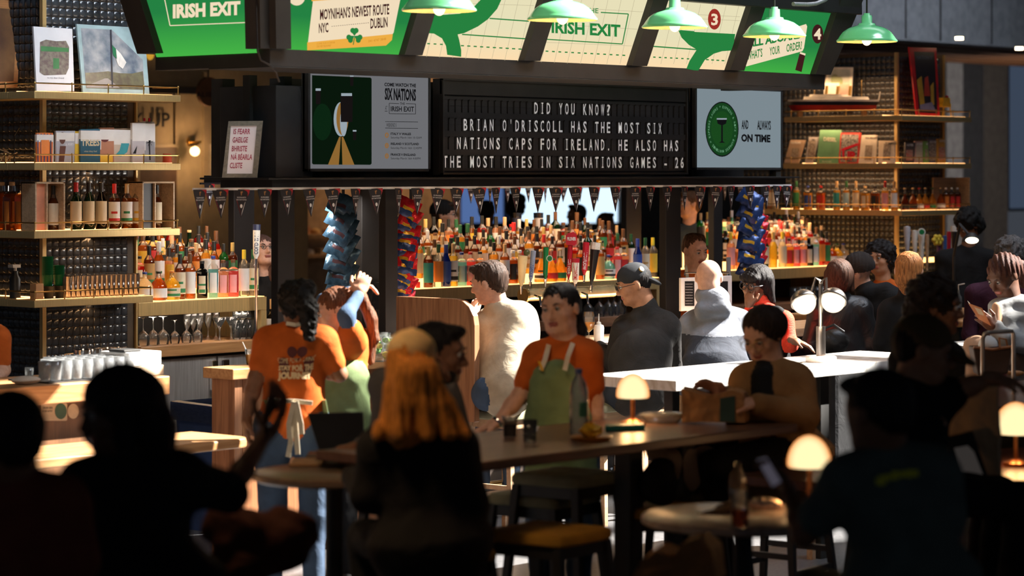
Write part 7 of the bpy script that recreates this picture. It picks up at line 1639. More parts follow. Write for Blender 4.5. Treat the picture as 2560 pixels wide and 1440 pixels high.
p.torso(J(2502, 780), J(2590, 775), J(2545, 925), w_=1.2); p.noise('shirt', lambda q: .006 * np.sin(q[:, 2] * 70 + 2 * np.sin(q[:, 0] * 8))); p.B.rc('top', J(2492, 768, -.10), J(2490, 850, -.16), .03, .035)
p.arm(J(2505, 790, -.05), J(2540, 865, -.12), J(2488, 820, -.26), w_=1.3, hand=(np.array([-.6, -.1, .5]), np.array([0, -1, 0]), np.array([.2, 0, 1]), .7)); p.arm(J(2590, 785), J(2590, 870, -.15), J(2510, 850, -.3), w_=1.3)
p.legs(J(2530, 905), J(2440, 868, -.30), J(2425, 1060, -.25), J(2550, 915), J(2470, 885, -.42), J(2460, 1070, -.36), w_=1.0); p.done()
t = thing('paperback_book', 'open orange paperback in the hands of the woman with braids', 'book', p.W(J(2450, 790, -.25)))
a, b, c, d = p.W(J(2421, 758, -.28)), p.W(J(2455, 770, -.32)), p.W(J(2478, 815, -.32)), p.W(J(2446, 797, -.28)); MB().prism([a, b, c, d], CY * .008).build('cover', mat('paperback_orange', (.50, .16, .04), .5), t)
pl = Plane(a, (b - a).cross(d - a), .002); mb = MB(); poly(mb, pl, [(2436, 768), (2452, 773), (2462, 790), (2446, 785)]); mb.build('cover_print', mat('paperback_cream', (.6, .42, .25), .5), t); MB().prism([p.W(J(2419, 752, -.24)), p.W(J(2424, 757, -.27)), p.W(J(2450, 797, -.27)), p.W(J(2446, 795, -.22))], CY * .01).build('pages', PAPERW, t)
# --- coat woman at the high table
p = Person('woman in brown wool coat with round glasses unwrapping food at the high table', 11.9, base(1945, 11.9)); J = p.J
p.head(J(1905, 838), -32, 30, 4, 'light', 1.0, neck=J(1925, 905)); p.hair('pulled', 'espresso', (.02, .012, .01)); p.Hd.el('hair', J(1922, 810), (.088, .09, .08), k=.03); p.glasses(rr=.024, th=.0018, m=GOLD); COAT = fab('camel_coat', (.30, .16, .065), .6)
p.M.update(shirt=COAT, trousers=BLKF, scarf=BLKF); p.torso(J(1870, 955), J(1985, 955), J(1945, 1130), w_=1.25, hip=.19); p.B.rc('scarf', J(1912, 926, -.03), J(1934, 928), .056, .06); p.B.rc('scarf', J(1905, 940, -.09), J(1905, 1010, -.13), .045, .05)
p.arm(J(1866, 965), J(1850, 1030, -.1), J(1812, 985, -.22), w_=1.25, hand=(np.array([-.8, -.2, .5]), np.array([.2, -.4, 1]), np.array([.5, -.6, .3]), .35)); p.arm(J(1992, 965), J(2010, 1040, -.1), J(1890, 1010, -.30), w_=1.35, hand=(np.array([-1, -.1, .15]), np.array([0, -.5, 1]), np.array([0, -1, -.3]), .6))
p.sit_legs(J(1945, 1130), -.8, -.5, w_=1.05); p.done()
# --- cap girl and companion
p = Person('woman from behind with beige baseball cap and long golden hair in black coat', 9.3, base(1060, 9.3)); J = p.J
p.head(J(1030, 915), 165, 6, 0, 'light', 1.0, face=False, neck=J(1040, 1000)); p.cap(fab('cap_beige', (.78, .52, .24), .3)); p.hair('longcap', 'golden', (.50, .18, .03), HAIRN(70, .005))
for x0, x1, x2, dd in ((1000, 985, 950, -.08), (1020, 1010, 1000, -.13), (1045, 1060, 1070, -.15), (1060, 1095, 1125, -.13), (1062, 1110, 1160, -.08)): p.lock([J(x0, 930, dd), J(x1, 1010, dd), J(x2, 1085, dd - .02)], .045, .026, .02)
p.M.update(shirt=fab('black_coat', (.016, .014, .013), .4), trousers=BLKF); p.torso(J(950, 1120), J(1140, 1115), J(1075, 1345), w_=1.1, hip=.18); p.arm(J(942, 1130), J(918, 1240, .0), J(880, 1190, .25), w_=1.15); p.arm(J(1150, 1125), J(1180, 1260), J(1100, 1280, .3), w_=1.15)
p.sit_legs(J(1070, 1360), -.35, .9, foot=.3); p.collar(h=.3, r=.08); p.done()
p = Person('dark-haired bearded man in profile behind the woman with the beige cap', 10.8, base(1060, 10.8)); J = p.J
p.head(J(1100, 885), 80, 8, 0, 'brown', 1.05, neck=J(1070, 960), beard=('dark', (.012, .01, .008))); p.hair('short', 'black', (.012, .01, .01)); p.M.update(shirt=fab('hoodie_dark_grey', (.10, .09, .085), .4), trousers=BLKF)
p.torso(J(985, 985), J(1100, 1000), J(1030, 1190), w_=1.1); p.B.rc('shirt', J(960, 960), J(1030, 955), .07, .07); p.arm(J(975, 1000), J(950, 1100), J(900, 1120, -.2), w_=1.1, hand=(np.array([-1, -.2, 0]), np.array([0, 0, 1]), np.array([0, -1, 0]), .4)); p.arm(J(1110, 1010), J(1140, 1080), J(1120, 960, -.05), w_=1.1, hand=(np.array([-.1, 0, 1]), np.array([1, 0, 0]), np.array([0, -1, 0]), .8))
p.sit_legs(J(1030, 1210), .3, -.8, foot=.3); p.collar(h=.4, r=.085); p.done()
# --- dark foreground figures
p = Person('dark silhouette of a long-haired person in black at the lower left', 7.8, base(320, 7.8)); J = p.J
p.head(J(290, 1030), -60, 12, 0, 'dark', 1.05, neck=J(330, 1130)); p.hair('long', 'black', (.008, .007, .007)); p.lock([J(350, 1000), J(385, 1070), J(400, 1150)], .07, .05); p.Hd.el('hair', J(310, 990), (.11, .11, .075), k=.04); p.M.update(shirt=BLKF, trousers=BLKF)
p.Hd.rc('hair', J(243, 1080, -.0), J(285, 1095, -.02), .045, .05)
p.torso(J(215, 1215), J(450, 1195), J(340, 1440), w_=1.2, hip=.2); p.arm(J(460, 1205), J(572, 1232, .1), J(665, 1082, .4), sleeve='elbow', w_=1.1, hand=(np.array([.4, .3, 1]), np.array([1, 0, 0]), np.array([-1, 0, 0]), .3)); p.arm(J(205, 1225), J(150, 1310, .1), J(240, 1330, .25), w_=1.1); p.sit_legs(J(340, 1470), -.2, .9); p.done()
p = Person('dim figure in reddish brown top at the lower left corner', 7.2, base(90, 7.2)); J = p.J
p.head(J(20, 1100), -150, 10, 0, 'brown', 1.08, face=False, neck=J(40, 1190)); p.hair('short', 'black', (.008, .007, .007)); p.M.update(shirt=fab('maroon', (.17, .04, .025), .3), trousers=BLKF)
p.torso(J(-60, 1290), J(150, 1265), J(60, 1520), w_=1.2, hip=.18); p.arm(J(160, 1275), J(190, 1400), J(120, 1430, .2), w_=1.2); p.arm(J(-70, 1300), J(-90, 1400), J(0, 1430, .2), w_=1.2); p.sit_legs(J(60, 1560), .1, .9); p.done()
p = Person('man from behind in dark teal tee holding up a phone at the lower right', 8.0, base(2250, 8.0)); J = p.J
p.head(J(2190, 1035), -135, 16, 0, 'brown', 1.08, face=False, neck=J(2215, 1125)); p.hair('short', 'black', (.010, .008, .008)); TEAL = fab('dark_teal_tee', (.085, .115, .11), .3); p.M.update(shirt=TEAL, trousers=BLKF)
p.torso(J(2120, 1205, -.03), J(2330, 1180), J(2270, 1450), w_=1.2, hip=.17); p.arm(J(2110, 1215), J(2010, 1335, .05), J(1975, 1240, .2), sleeve='short', w_=1.15, hand=(np.array([-.35, .2, 1]), np.array([.9, 0, 0]), np.array([0, -1, .2]), .7)); p.arm(J(2345, 1195), J(2375, 1350), J(2330, 1440, .1), sleeve='short', w_=1.15); p.sit_legs(J(2270, 1500), -.3, .8); p.done()
mb = MB()
for k in range(7): g = 2.9 - k * .36; q = p.W(J(2262 + 62 * math.cos(g), 1205 - 20 * math.sin(g) - 4 * k, -.17)); mb.obox(q, CX * .011, CY * .004, CZ * (.012 + .004 * (k % 2)))
o = mb.build('shirt_print', mat('print_yellow_green', (.65, .65, .04), .7), p.t, kind='stuff'); mo = o.modifiers.new('on_cloth', 'SHRINKWRAP'); mo.target = [c for c in p.t.children if c.name.startswith('shirt')][0]; mo.wrap_mode = 'OUTSIDE_SURFACE'; mo.offset = .003
t = thing('smartphone', 'phone with dim pale screen held up by the man in the teal tee', 'phone', p.W(J(1925, 1190, .18)))
a, b, c, d = (p.W(J(*q)) for q in ((1888, 1148, .25), (1918, 1140, .2), (1958, 1205, .1), (1930, 1222, .14))); MB().prism([a, b, c, d], CY * .008).build('case', BLK, t)
pl = Plane(a, (b - a).cross(d - a), .003); mb = MB(); poly(mb, pl, [(1892, 1149), (1916, 1143), (1953, 1204), (1931, 1217)]); mb.build('display', em('phone_dim', (.055, .05, .065), 1), t)
p = Person('man in olive baseball cap seen in profile reaching for food at the right', 9.8, base(2300, 9.8)); J = p.J
p.head(J(2310, 880), 82, 12, 0, 'tan', 1.08, neck=J(2280, 960)); p.cap(fab('cap_olive', (.12, .075, .035), .3)); p.hair('crew', 'black', (.01, .008, .008)); p.M.update(shirt=BLKF, trousers=BLKF)
p.torso(J(2215, 1005, -.05), J(2340, 1005, .05), J(2260, 1200), w_=1.2); p.arm(J(2345, 1000), J(2400, 975, .0), J(2480, 945, -.05), sleeve='short', w_=1.1, hand=(np.array([1, 0, -.15]), np.array([0, -.3, 1]), np.array([0, -1, -.2]), .4)); p.arm(J(2215, 1015), J(2240, 1100, -.1), J(2350, 1060, -.1), w_=1.1); p.sit_legs(J(2260, 1230), .8, .2); p.done()
p = Person('woman with loose dark curls in shadow behind the man in the olive cap', 12.0, base(2330, 12.0)); J = p.J
p.head(J(2345, 770), 72, 6, 0, 'brown', 1.05, neck=J(2325, 845)); p.hair('curly', 'dark', (.02, .014, .012), CURLN(45, .010)); p.lock([J(2300, 790), J(2280, 850), J(2265, 900)], .08, .06); p.M.update(shirt=BLKF, trousers=BLKF)
p.torso(J(2265, 900), J(2370, 890), J(2310, 1060), w_=1.0); p.arm(J(2378, 900), J(2385, 980), J(2400, 1000, .1)); p.arm(J(2258, 905), J(2250, 990), J(2270, 1050)); p.sit_legs(J(2310, 1080), .6, .3); p.done()
# --- distant people
def far(label, D, hx, hy, yaw, sk, hcol, top, style='short', pose='stand', hat=None, pitch=0, sw=.42, gl=False):
    p = Person(label, D, base(hx, D)); J = p.J; s_ = F / D
    p.head(J(hx, hy), yaw, pitch, 0, sk, 1.0, neck=J(hx, hy + .17 * s_), face=abs(yaw) < 120); p.hair(style, 'far_%s' % hcol[0], hcol[1]); p.M.update(shirt=top, trousers=BLKF)
    if hat: p.cap(hat, beanie=True)
    if gl: p.glasses()
    w_ = sw / 2 * s_; p.torso(J(hx - w_ + 2, hy + .27 * s_), J(hx + w_ - 2, hy + .27 * s_), J(hx, hy + .78 * s_))
    p.arm(J(hx - w_, hy + .28 * s_), J(hx - w_ * 1.15, hy + .56 * s_), J(hx - w_ * .8, hy + .78 * s_, -.1)); p.arm(J(hx + w_, hy + .28 * s_), J(hx + w_ * 1.15, hy + .56 * s_), J(hx + w_ * .8, hy + .78 * s_, -.1))
    z = J(hx, hy + .8 * s_)
    if z[2] > .55: p.stand_legs(z, (0, -1))
    p.done(.016, .009, .012); return p
NAVY = fab('far_navy', (.03, .03, .04)); 
far('bearded man in black flat cap and glasses beyond the bar, facing right', 22.5, 1112, 540, 75, 'pale', ('b', (.03, .02, .015)), BLKF, hat=BLKF, gl=True)
far('dark silhouette of a broad person against the blue window', 28, 1218, 530, 160, 'brown', ('k', (.01, .01, .01)), BLKF, sw=.5)
far('dark silhouette with bushy hair right of the blue window', 29, 1290, 515, 170, 'brown', ('k', (.01, .01, .01)), BLKF, 'curly')
far('person in black in front of the bright window, head turned', 29.5, 1440, 538, -70, 'brown', ('k', (.01, .01, .01)), BLKF)
far('brown-haired person at the right edge of the bright window', 28.5, 1517, 560, 130, 'light', ('n', (.08, .04, .02)), NAVY)
far('man in profile with dark coat behind the post right of the window', 23.5, 1722, 512, -65, 'light', ('n', (.04, .025, .02)), fab('far_teal', (.035, .045, .05)))
far('grey curly-haired person with dark top at the far right bar', 19.0, 2515, 640, -120, 'brown', ('g', (.08, .075, .075)), fab('plum', (.05, .015, .03)), 'curly', sw=.46)
far('stooping dark figure near the small hanging lamp at far right', 22, 2420, 565, -60, 'brown', ('k', (.02, .015, .012)), BLKF, 'curly', pitch=40)
p = Person('staff member cut off at the left edge, only a rust sleeve showing', 14.6, base(-30, 14.6)); J = p.J
p.head(J(-42, 745), 0, 0, 0, 'light', 1.0, neck=J(-42, 815)); p.hair('short', 'brown', (.07, .035, .02)); p.M.update(shirt=ORG, trousers=BLKF); p.torso(J(-92, 845), J(-5, 845), J(-45, 1030)); p.arm(J(-5, 855), J(8, 925), J(-10, 945, -.2), sleeve='short'); p.stand_legs(J(-45, 1050), (0, -1)); p.done()

# ================================================================ stools, tables, lamps, foreground things
SEATG = fab('seat_sage', (.27, .26, .17), .2); SEATY = fab('seat_ochre', (.36, .18, .025), .2); DKW = mat('stool_black', (.02, .017, .015), .45)
def stool(x, y, rot, label, seat=SEATG, wood=PALEW, z=.75, w_=.36, pz=None, group='bar stools'):
    q = onz(x, y, z); q = Vector((q.x, q.y, 0)) if pz is None else Vector((onp(x, 0, pz).x, pz, 0)); t = thing('bar_stool', label, 'stool', q, rot, group)
    M_ = MW[t.name]; TP = lambda v: M_ @ Vector(v); h = w_ / 2
    mb = MB(); mb.v = []; n = 6; vs = []
    ring = lambda s_, zz: [TP((s_ * sx, s_ * sy, zz)) for sx, sy in [(1, -.8), (1, .8), (.94, .94), (.8, 1), (-.8, 1), (-.94, .94), (-1, .8), (-1, -.8), (-.94, -.94), (-.8, -1), (.8, -1), (.94, -.94)]]
    rs_ = [ring(h * .96, z - .05), ring(h, z - .042), ring(h, z - .018), ring(h * .95, z - .004), ring(h * .8, z), ring(h * .3, z + .002)]
    vs = [v for r_ in rs_ for v in r_]; fs = [(j * 12 + i, j * 12 + (i + 1) % 12, (j + 1) * 12 + (i + 1) % 12, (j + 1) * 12 + i) for j in range(5) for i in range(12)] + [tuple(range(12))[::-1], tuple(range(60, 72))]
    MB().add(vs, fs).build('seat', seat, t, smooth=True)
    a = h - .03; g = h + .035
    for (sx, sy) in ((1, 1), (1, -1), (-1, -1), (-1, 1)):
        A_, B_ = TP((sx * a, sy * a, z - .05)), TP((sx * g, sy * g, 0)); ax = TP((1, 0, 0)) - TP((0, 0, 0)); ay = TP((0, 1, 0)) - TP((0, 0, 0)); c = .018
        vs = [A_ + ax * i * c + ay * j * c for i, j in ((-1, -1), (1, -1), (1, 1), (-1, 1))] + [B_ + ax * i * c * .8 + ay * j * c * .8 for i, j in ((-1, -1), (1, -1), (1, 1), (-1, 1))]
        MB().add(vs, [(3, 2, 1, 0), (4, 5, 6, 7), (0, 1, 5, 4), (1, 2, 6, 5), (2, 3, 7, 6), (3, 0, 4, 7)]).build('leg', wood, t)
    for k in range(4):
        c0 = ((1, 1), (1, -1), (-1, -1), (-1, 1))[k]; c1 = ((1, -1), (-1, -1), (-1, 1), (1, 1))[k]
        A_, B_ = TP((c0[0] * a, c0[1] * a, z - .075)), TP((c1[0] * a, c1[1] * a, z - .075)); d = (B_ - A_) / 2; MB().obox((A_ + B_) / 2, d, d.cross(CZ).normalized() * .010, CZ * .024).build('apron_rail', wood, t)
        zz = (.30, .22, .30, .22)[k]; e = a + (g - a) * (1 - zz / z); A_, B_ = TP((c0[0] * e, c0[1] * e, zz)), TP((c1[0] * e, c1[1] * e, zz)); d = (B_ - A_) / 2; MB().obox((A_ + B_) / 2, d, d.cross(CZ).normalized() * .010, CZ * .014).build('foot_rung', wood, t)
    return t
stool(1270, 1012, 0, 'pale ash bar stool with sage seat under the man in beige', z=.74, pz=10.5); stool(1500, 985, 0, 'pale ash bar stool with sage seat left of the man with cap', z=.73, pz=10.5); stool(1600, 976, 0, 'pale ash bar stool with sage seat under the man with the backwards cap', z=.74, pz=10.5)
stool(1785, 925, 0, 'pale ash bar stool under the bald man in the hoodie', z=.76, pz=10.5); stool(1925, 930, 0, 'pale ash bar stool under the woman in red', z=.74, pz=10.5); stool(2105, 925, 0, 'pale ash bar stool under the woman in leather jacket', z=.74, pz=10.5); stool(2190, 905, 0, 'pale ash bar stool under the man with the beanie', z=.74, pz=10.5)
stool(1418, 1178, .1, 'black bar stool with sage seat nearest the long high table', z=.85, wood=DKW, w_=.37); stool(1362, 1228, .1, 'black bar stool with sage seat, middle of three in a line', z=.75, wood=DKW, w_=.38); stool(1372, 1318, .1, 'black bar stool with ochre seat in the foreground', SEATY, DKW, z=.75, w_=.38)
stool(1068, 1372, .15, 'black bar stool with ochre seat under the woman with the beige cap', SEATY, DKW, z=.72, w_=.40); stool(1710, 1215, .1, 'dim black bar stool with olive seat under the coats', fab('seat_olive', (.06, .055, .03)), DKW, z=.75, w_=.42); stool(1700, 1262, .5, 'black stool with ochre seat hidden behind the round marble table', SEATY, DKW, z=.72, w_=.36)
stool(1945, 1155, .1, 'black bar stool under the woman in the camel coat', SEATG, DKW, z=.73); stool(1030, 1225, .2, 'black bar stool under the bearded man', SEATG, DKW, z=.73); stool(2395, 892, 0, 'round-looking sage stool beside the reading woman', z=.72, pz=None, w_=.36)
stool(340, 1470, 0, 'black stool under the long-haired silhouette', SEATG, DKW, z=.6); stool(60, 1540, 0, 'black stool at the lower left corner', SEATG, DKW, z=.55); stool(2270, 1500, 0, 'black stool under the man with the phone', SEATG, DKW, z=.6); stool(2260, 1232, 0, 'black stool under the man in the olive cap', SEATG, DKW, z=.7)
stool(2545, 935, 0, 'pale stool under the reading woman', z=.66); stool(2310, 1090, 0, 'black stool in shadow under the curly-haired woman', SEATG, DKW, z=.72)
# long high table
TZ_ = 1.05; a = onz(1195, 1166, TZ_); b = onz(1905, 1052, TZ_); c = onz(1180, 1085, TZ_)
t = thing('high_table', 'long dark wooden high table in the middle foreground', 'table', ((a.x + b.x) / 2, a.y + .3, 0))
pa_ = (a.y + b.y) / 2 - .05; pb_ = pa_ + .78; MB().box((a.x, pa_, TZ_ - .04), (b.x, pb_, TZ_)).build('tabletop', DARKWOOD, t, bev=.006)
for x in (a.x + .12, onp(1583, 1100, pa_ + .35).x, b.x - .35): MB().box((x - .045, pa_ + .33, 0), (x + .045, pa_ + .42, TZ_ - .04)).build('leg', BLK2, t, bev=.003)
MB().box((a.x + .4, pa_ + .36, TZ_ - .09), (b.x - .3, pa_ + .40, TZ_ - .04)).build('under_rail', BLK2, t)
def on_t(x, y, z=TZ_): v = onz(x, y, z); return Vector((v.x, v.y, z))
GLOWD = em('lamp_shade_glow', (1, .52, .16), 2.1)
def dome(x, yb, w_, z, label, D=None):
    # x, yb: px centre of the shade's lower rim; z: table height below
    D = D or 10; rim = at(x, yb, D); rr = w_ / 2 * D / F; t = thing('table_lamp', label, 'table lamp', (rim.x, rim.y, z))
    m = mat('opal_glass_glow', (1, .55, .18), kind='emit', emit=1)
    if len(m.node_tree.nodes) < 3:
        nt = m.node_tree; e = [q for q in nt.nodes if q.type == 'EMISSION'][0]; lw = nt.nodes.new('ShaderNodeLayerWeight'); lw.inputs[0].default_value = .62; cr = nt.nodes.new('ShaderNodeValToRGB'); nt.links.new(lw.outputs['Facing'], cr.inputs[0])
        cr.color_ramp.elements[0].color = (1, .80, .42, 1); cr.color_ramp.elements[1].color = (.85, .22, .02, 1); cr.color_ramp.elements[0].position = .30; nt.links.new(cr.outputs[0], e.inputs[0]); e.inputs[1].default_value = 1.25
    hh = rr * 1.32
    MB().lathe([(rr * .93, -.004), (rr, .004)] + [(rr * math.cos(g), hh * math.sin(g) * .98 + .008) for g in (0.12, .3, .55, .8, 1.05, 1.3, 1.5)] + [(0, hh + .006)], 32, rim).build('shade', m, t, smooth='all')
    MB().cyl((rim.x, rim.y, z + .02), rim + CZ * .03, .009, n=10).build('stem', mat('copper', (.55, .22, .08), .3, 1), t); MB().lathe([(0, 0), (.055, 0), (.055, .015), (.012, .03), (0, .03)], 24, (rim.x, rim.y, z)).build('base', mat('copper', (.55, .22, .08), .3, 1), t, smooth=True)
    l = bpy.data.lights.new('table_lamp_light', 'POINT'); l.energy = 2.6; l.color = (1, .52, .2); l.shadow_soft_size = .05; lo = bpy.data.objects.new('table_lamp_light', l); COL.objects.link(lo); lo.location = rim + CZ * -.03
D_ = Dof(on_t(1582, 1062)); dome(1582, 992, 84, TZ_, 'glowing dome lamp standing on the long high table', D_)
# things on the high table
q = on_t(1275, 1092); t = thing('coffee_glass', 'short glass of black coffee with pale foam on the high table', 'drink', q)
MB().lathe([(0, .004), (.026, .004), (.032, .055), (0, .055)], 16, q).build('coffee', mat('coffee', (.03, .012, .006), .2), t, smooth=True); MB().lathe([(.027, 0), (.035, .085), (.033, .085), (.026, .003)], 16, q).build('glass', GLASS, t, smooth=True); MB().lathe([(.0315, .055), (.033, .068), (0, .068)], 16, q).build('foam', mat('foam', (.6, .45, .3), .8), t, smooth=True)
q = on_t(1325, 1106); place('tumbler', tumbler, q, 'empty glass tumbler with white base beside the coffee', 'glass', 'single', s=.8)
q = on_t(1447, 1088); t = thing('water_bottle', 'tall clear plastic water bottle with dark green label on the high table', 'bottle', q); sh = 1.0
MB().lathe([(0, 0), (.036, 0), (.040, .01), (.040, .15), (.038, .17), (.039, .18), (.030, .22), (.013, .25), (.013, .262)], 18, q).build('bottle_body', mat('plastic_clear', (.6, .68, .75), .1, kind='glass', amt=.3), t, smooth=True); MB().lathe([(.0405, .08), (.0405, .14)], 14, q, arc=(-2.4, .2)).build('label_sleeve', mat('label_dkgreen', (.02, .12, .07), .5), t); MB().lathe([(.015, .258), (.015, .278), (0, .278)], 12, q).build('cap', mat('cap_navyblue', (.05, .08, .2), .4), t)
q = on_t(1478, 1100); t = thing('snack_tray', 'shiny yellow snack wrapper on a small dark tray on the high table', 'food', q)
MB().lathe([(0, 0), (.075, 0), (.09, .015), (.085, .018), (0, .008)], 20, q).build('tray', mat('tray_amber', (.35, .13, .01), .3), t, smooth=True); rr = random.Random(8); mb = MB().ball((0, 0, 0), 1, 14, 9); mb.v = [q + Vector((v.x * .055 * rr.uniform(.8, 1.15), v.y * .045 * rr.uniform(.8, 1.15), .04 + v.z * .032 * rr.uniform(.6, 1.2))) for v in mb.v]; mb.build('wrapper', foil('foil_yellow', (.7, .4, .03)), t)
q = on_t(1562, 1074); MB().obox(q + CZ * .012, CX * .085 + CY * .03, CY * .05, CZ * .011).build('notebook', mat('teal_cover', (.01, .16, .13), .5), label='teal notebook lying in front of the dome lamp on the high table', cat='book', bev=.003)
q = on_t(1655, 1055); t = thing('takeout_bowl', 'wide clear plastic takeout lid and bowl on the high table', 'bowl', q); MB().lathe([(0, 0), (.07, 0), (.10, .03), (.105, .032), (.09, .04), (0, .045)], 24, q).build('lid', mat('plastic_milky', (.75, .72, .70), .2, kind='glass', amt=.5), t, smooth=True)
def bag(label, pts, D, m, depth=.14, handle=None):
    t = thing('paper_bag', label, 'bag', at(sum(q[0] for q in pts) / len(pts), max(q[1] for q in pts), D))
    P = [at(x, y, D) for x, y in pts]; vs = []; n = len(P)
    mb = MB().prism(P, CY * depth + CX * depth * .25); o = mb.build('bag_body', m, t)
    sd = o.modifiers.new('sub', 'SUBSURF'); sd.subdivision_type = 'SIMPLE'; sd.levels = sd.render_levels = 4; tx = bpy.data.textures.get('crumple') or bpy.data.textures.new('crumple', 'CLOUDS'); tx.noise_scale = .07; dp = o.modifiers.new('d', 'DISPLACE'); dp.texture = tx; dp.strength = .022; dp.texture_coords = 'LOCAL'
    return t
KRAFT = mat('kraft_paper', (.40, .19, .07), .75, amt=.1); KR2 = mat('kraft_pale', (.50, .32, .18), .75)
D_ = Dof(on_t(1780, 1062)); t = bag('crumpled brown paper takeaway bag lying on the end of the high table', [(1706, 1056), (1862, 1056), (1856, 985), (1830, 975), (1770, 990), (1703, 973)], D_, KRAFT); mb = MB(); mb.prism([at(1800, 1054, D_ - .012), at(1838, 1056, D_ - .012), at(1838, 990, D_ - .012), at(1800, 996, D_ - .012)], CY * .01); mb.build('green_panel', mat('bag_green', (.03, .07, .06), .7), t)
# rounded bundle of coats and backpack
def lump(name, label, cat, blobs, D, m, noise=.012, h=.012, extra=None):
    t = thing(name, label, cat, at(blobs[0][0], blobs[0][1], D)); p = Person.__new__(Person); p.t = t; p.D = D; B = Body()
    for x, y, rx, ry, dd in blobs: c = Person.J(p, x, y, dd); B.el('c', c, (rx * D / F, min(rx, ry) * D / F * .8, ry * D / F), k=.05)
    B.noise['c'] = lambda q: noise * (wob(q, 16, 1) + .6 * wob(q, 34, 3)); P, Fq, T, tg = B.mesh(h); Person.emit(p, name + '_body' if name != 'coat' else 'fabric', P, Fq, m); return t
lump('coat', 'pale cream fleece coat piled on a stool under the high table', 'coat', [(1665, 1135, 45, 30, 0), (1700, 1160, 45, 35, 0), (1720, 1185, 35, 40, 0), (1650, 1120, 30, 18, 0), (1760, 1140, 35, 28, .1), (1775, 1160, 30, 30, .1)], 11.6, fab('cream_fleece', (.30, .22, .17), .6))
lump('backpack', 'dark backpack beside the piled cream coat under the high table', 'bag', [(1640, 1190, 40, 50, 0), (1650, 1225, 45, 40, 0)], 11.3, BLKF)
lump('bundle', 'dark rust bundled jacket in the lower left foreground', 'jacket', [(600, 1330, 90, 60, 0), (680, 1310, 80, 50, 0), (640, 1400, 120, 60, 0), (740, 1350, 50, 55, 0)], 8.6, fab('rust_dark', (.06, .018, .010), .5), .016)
bag('brown paper bag standing in the bottom foreground right of the stools', [(1575, 1460), (1790, 1460), (1775, 1375), (1745, 1345), (1700, 1360), (1690, 1395), (1640, 1380), (1600, 1400)], 8.6, mat('kraft_dark', (.40, .16, .05), .8), .2)
bag('tall flat paper carrier bag glowing at its right edge near the lamp', [(2345, 1236), (2500, 1240), (2492, 968), (2345, 965)], 10.25, KR2, .12)
# left round table with laptop
def round_table(cx, cy, rpx, z, label, m, D=None):
    q = onz(cx, cy, z); r = rpx * Dof(q) / F; t = thing('round_table', label, 'table', (q.x, q.y, 0)); MB().lathe([(0, z - .035), (r - .02, z - .035), (r, z - .025), (r, z - .006), (r - .008, z), (0, z)], 48, (q.x, q.y, 0)).build('tabletop', m, t, smooth=True)
    MB().cyl((q.x, q.y, .02), (q.x, q.y, z - .035), .035, n=16).build('pedestal', BLK2, t, smooth=True); MB().lathe([(0, 0), (.24, 0), (.24, .012), (.04, .03), (0, .03)], 24, (q.x, q.y, 0)).build('base', BLK2, t); return q, r
q, r = round_table(835, 1178, 205, .98, 'round dark table with a laptop in front of the two waitresses', mat('round_dark', (.13, .085, .06), .3, kind='wood'))
q2 = onz(815, 1160, .98); MB().obox(q2 + CZ * .008, CX * .14, CY * .10, CZ * .007).build('wooden_tray', mat('tray_wood', (.32, .17, .07), .4), label='small wooden tray on the round table left of the golden-haired woman', cat='tray', bev=.003)
t = thing('laptop', 'open black laptop seen from behind on the round dark table', 'laptop', onz(840, 1135, .98)); D_ = Dof(onz(840, 1135, .98)); P = [at(798, 1128, D_), at(912, 1122, D_ + .1), at(908, 1030, D_ + .13), at(768, 1033, D_ + .03)]; MB().prism(P, CY * .008).build('lid', mat('laptop_black', (.015, .015, .017), .4), t, bev=.002); b0 = onz(850, 1140, .985); MB().obox(b0 + CY * -.05 + CZ * .008, CX * .13, CY * .09, CZ * .008).build('keyboard_base', mat('laptop_black', (.015, .015, .017), .4), t, bev=.002)
# right round marble table
TR = mat('round_marble', (.34, .25, .20), .3, kind='marble', col2=(.42, .33, .28), scale=5); q, r = round_table(1858, 1287, 255, .92, 'round pale stone table in the lower right foreground', TR)
dome(2023, 1165, 111, .92, 'large glowing dome lamp on the round stone table', Dof(onz(2023, 1272, .92)))
q = onz(1850, 1322, .92); t = thing('beer_glass', 'tall glass with amber glints standing on the round stone table', 'glass', q); MB().lathe([(0, .004), (.028, .004), (.033, .13), (.031, .13), (.026, .01)], 16, q).build('glass_body', GLASS, t, smooth=True); MB().lathe([(0, .01), (.026, .01), (.029, .07), (0, .07)], 14, q).build('drink', LQM['amber'], t, smooth=True)
q = onz(1845, 1262, .92); place('bottle', lathe_mesh('bottle', [(0, 0), (.03, 0), (.033, .09), (.03, .11), (.012, .135), (.012, .16), (0, .16)], 14, mat('bottle_smoke', (.3, .26, .22), .1, kind='glass', amt=.4)), q, 'small dark stoppered bottle behind the beer glass', 'bottle', 'single bottle')
lump('plate', 'plate of half-eaten food on the round stone table', 'food', [(1790, 1285, 50, 12, 0), (1830, 1275, 40, 14, .05)], Dof(onz(1800, 1285, .92)), mat('food_dark', (.10, .05, .02), .6), .006, .008)
lump('foil_wrap', 'crumpled foil wrap glinting beside the beer glass', 'foil', [(1910, 1260, 42, 20, 0), (1930, 1275, 30, 14, 0)], Dof(onz(1910, 1275, .92)), mat('crumpled_foil', (.6, .45, .35), .25, .9, bump=.8, scale=60), .008, .008)
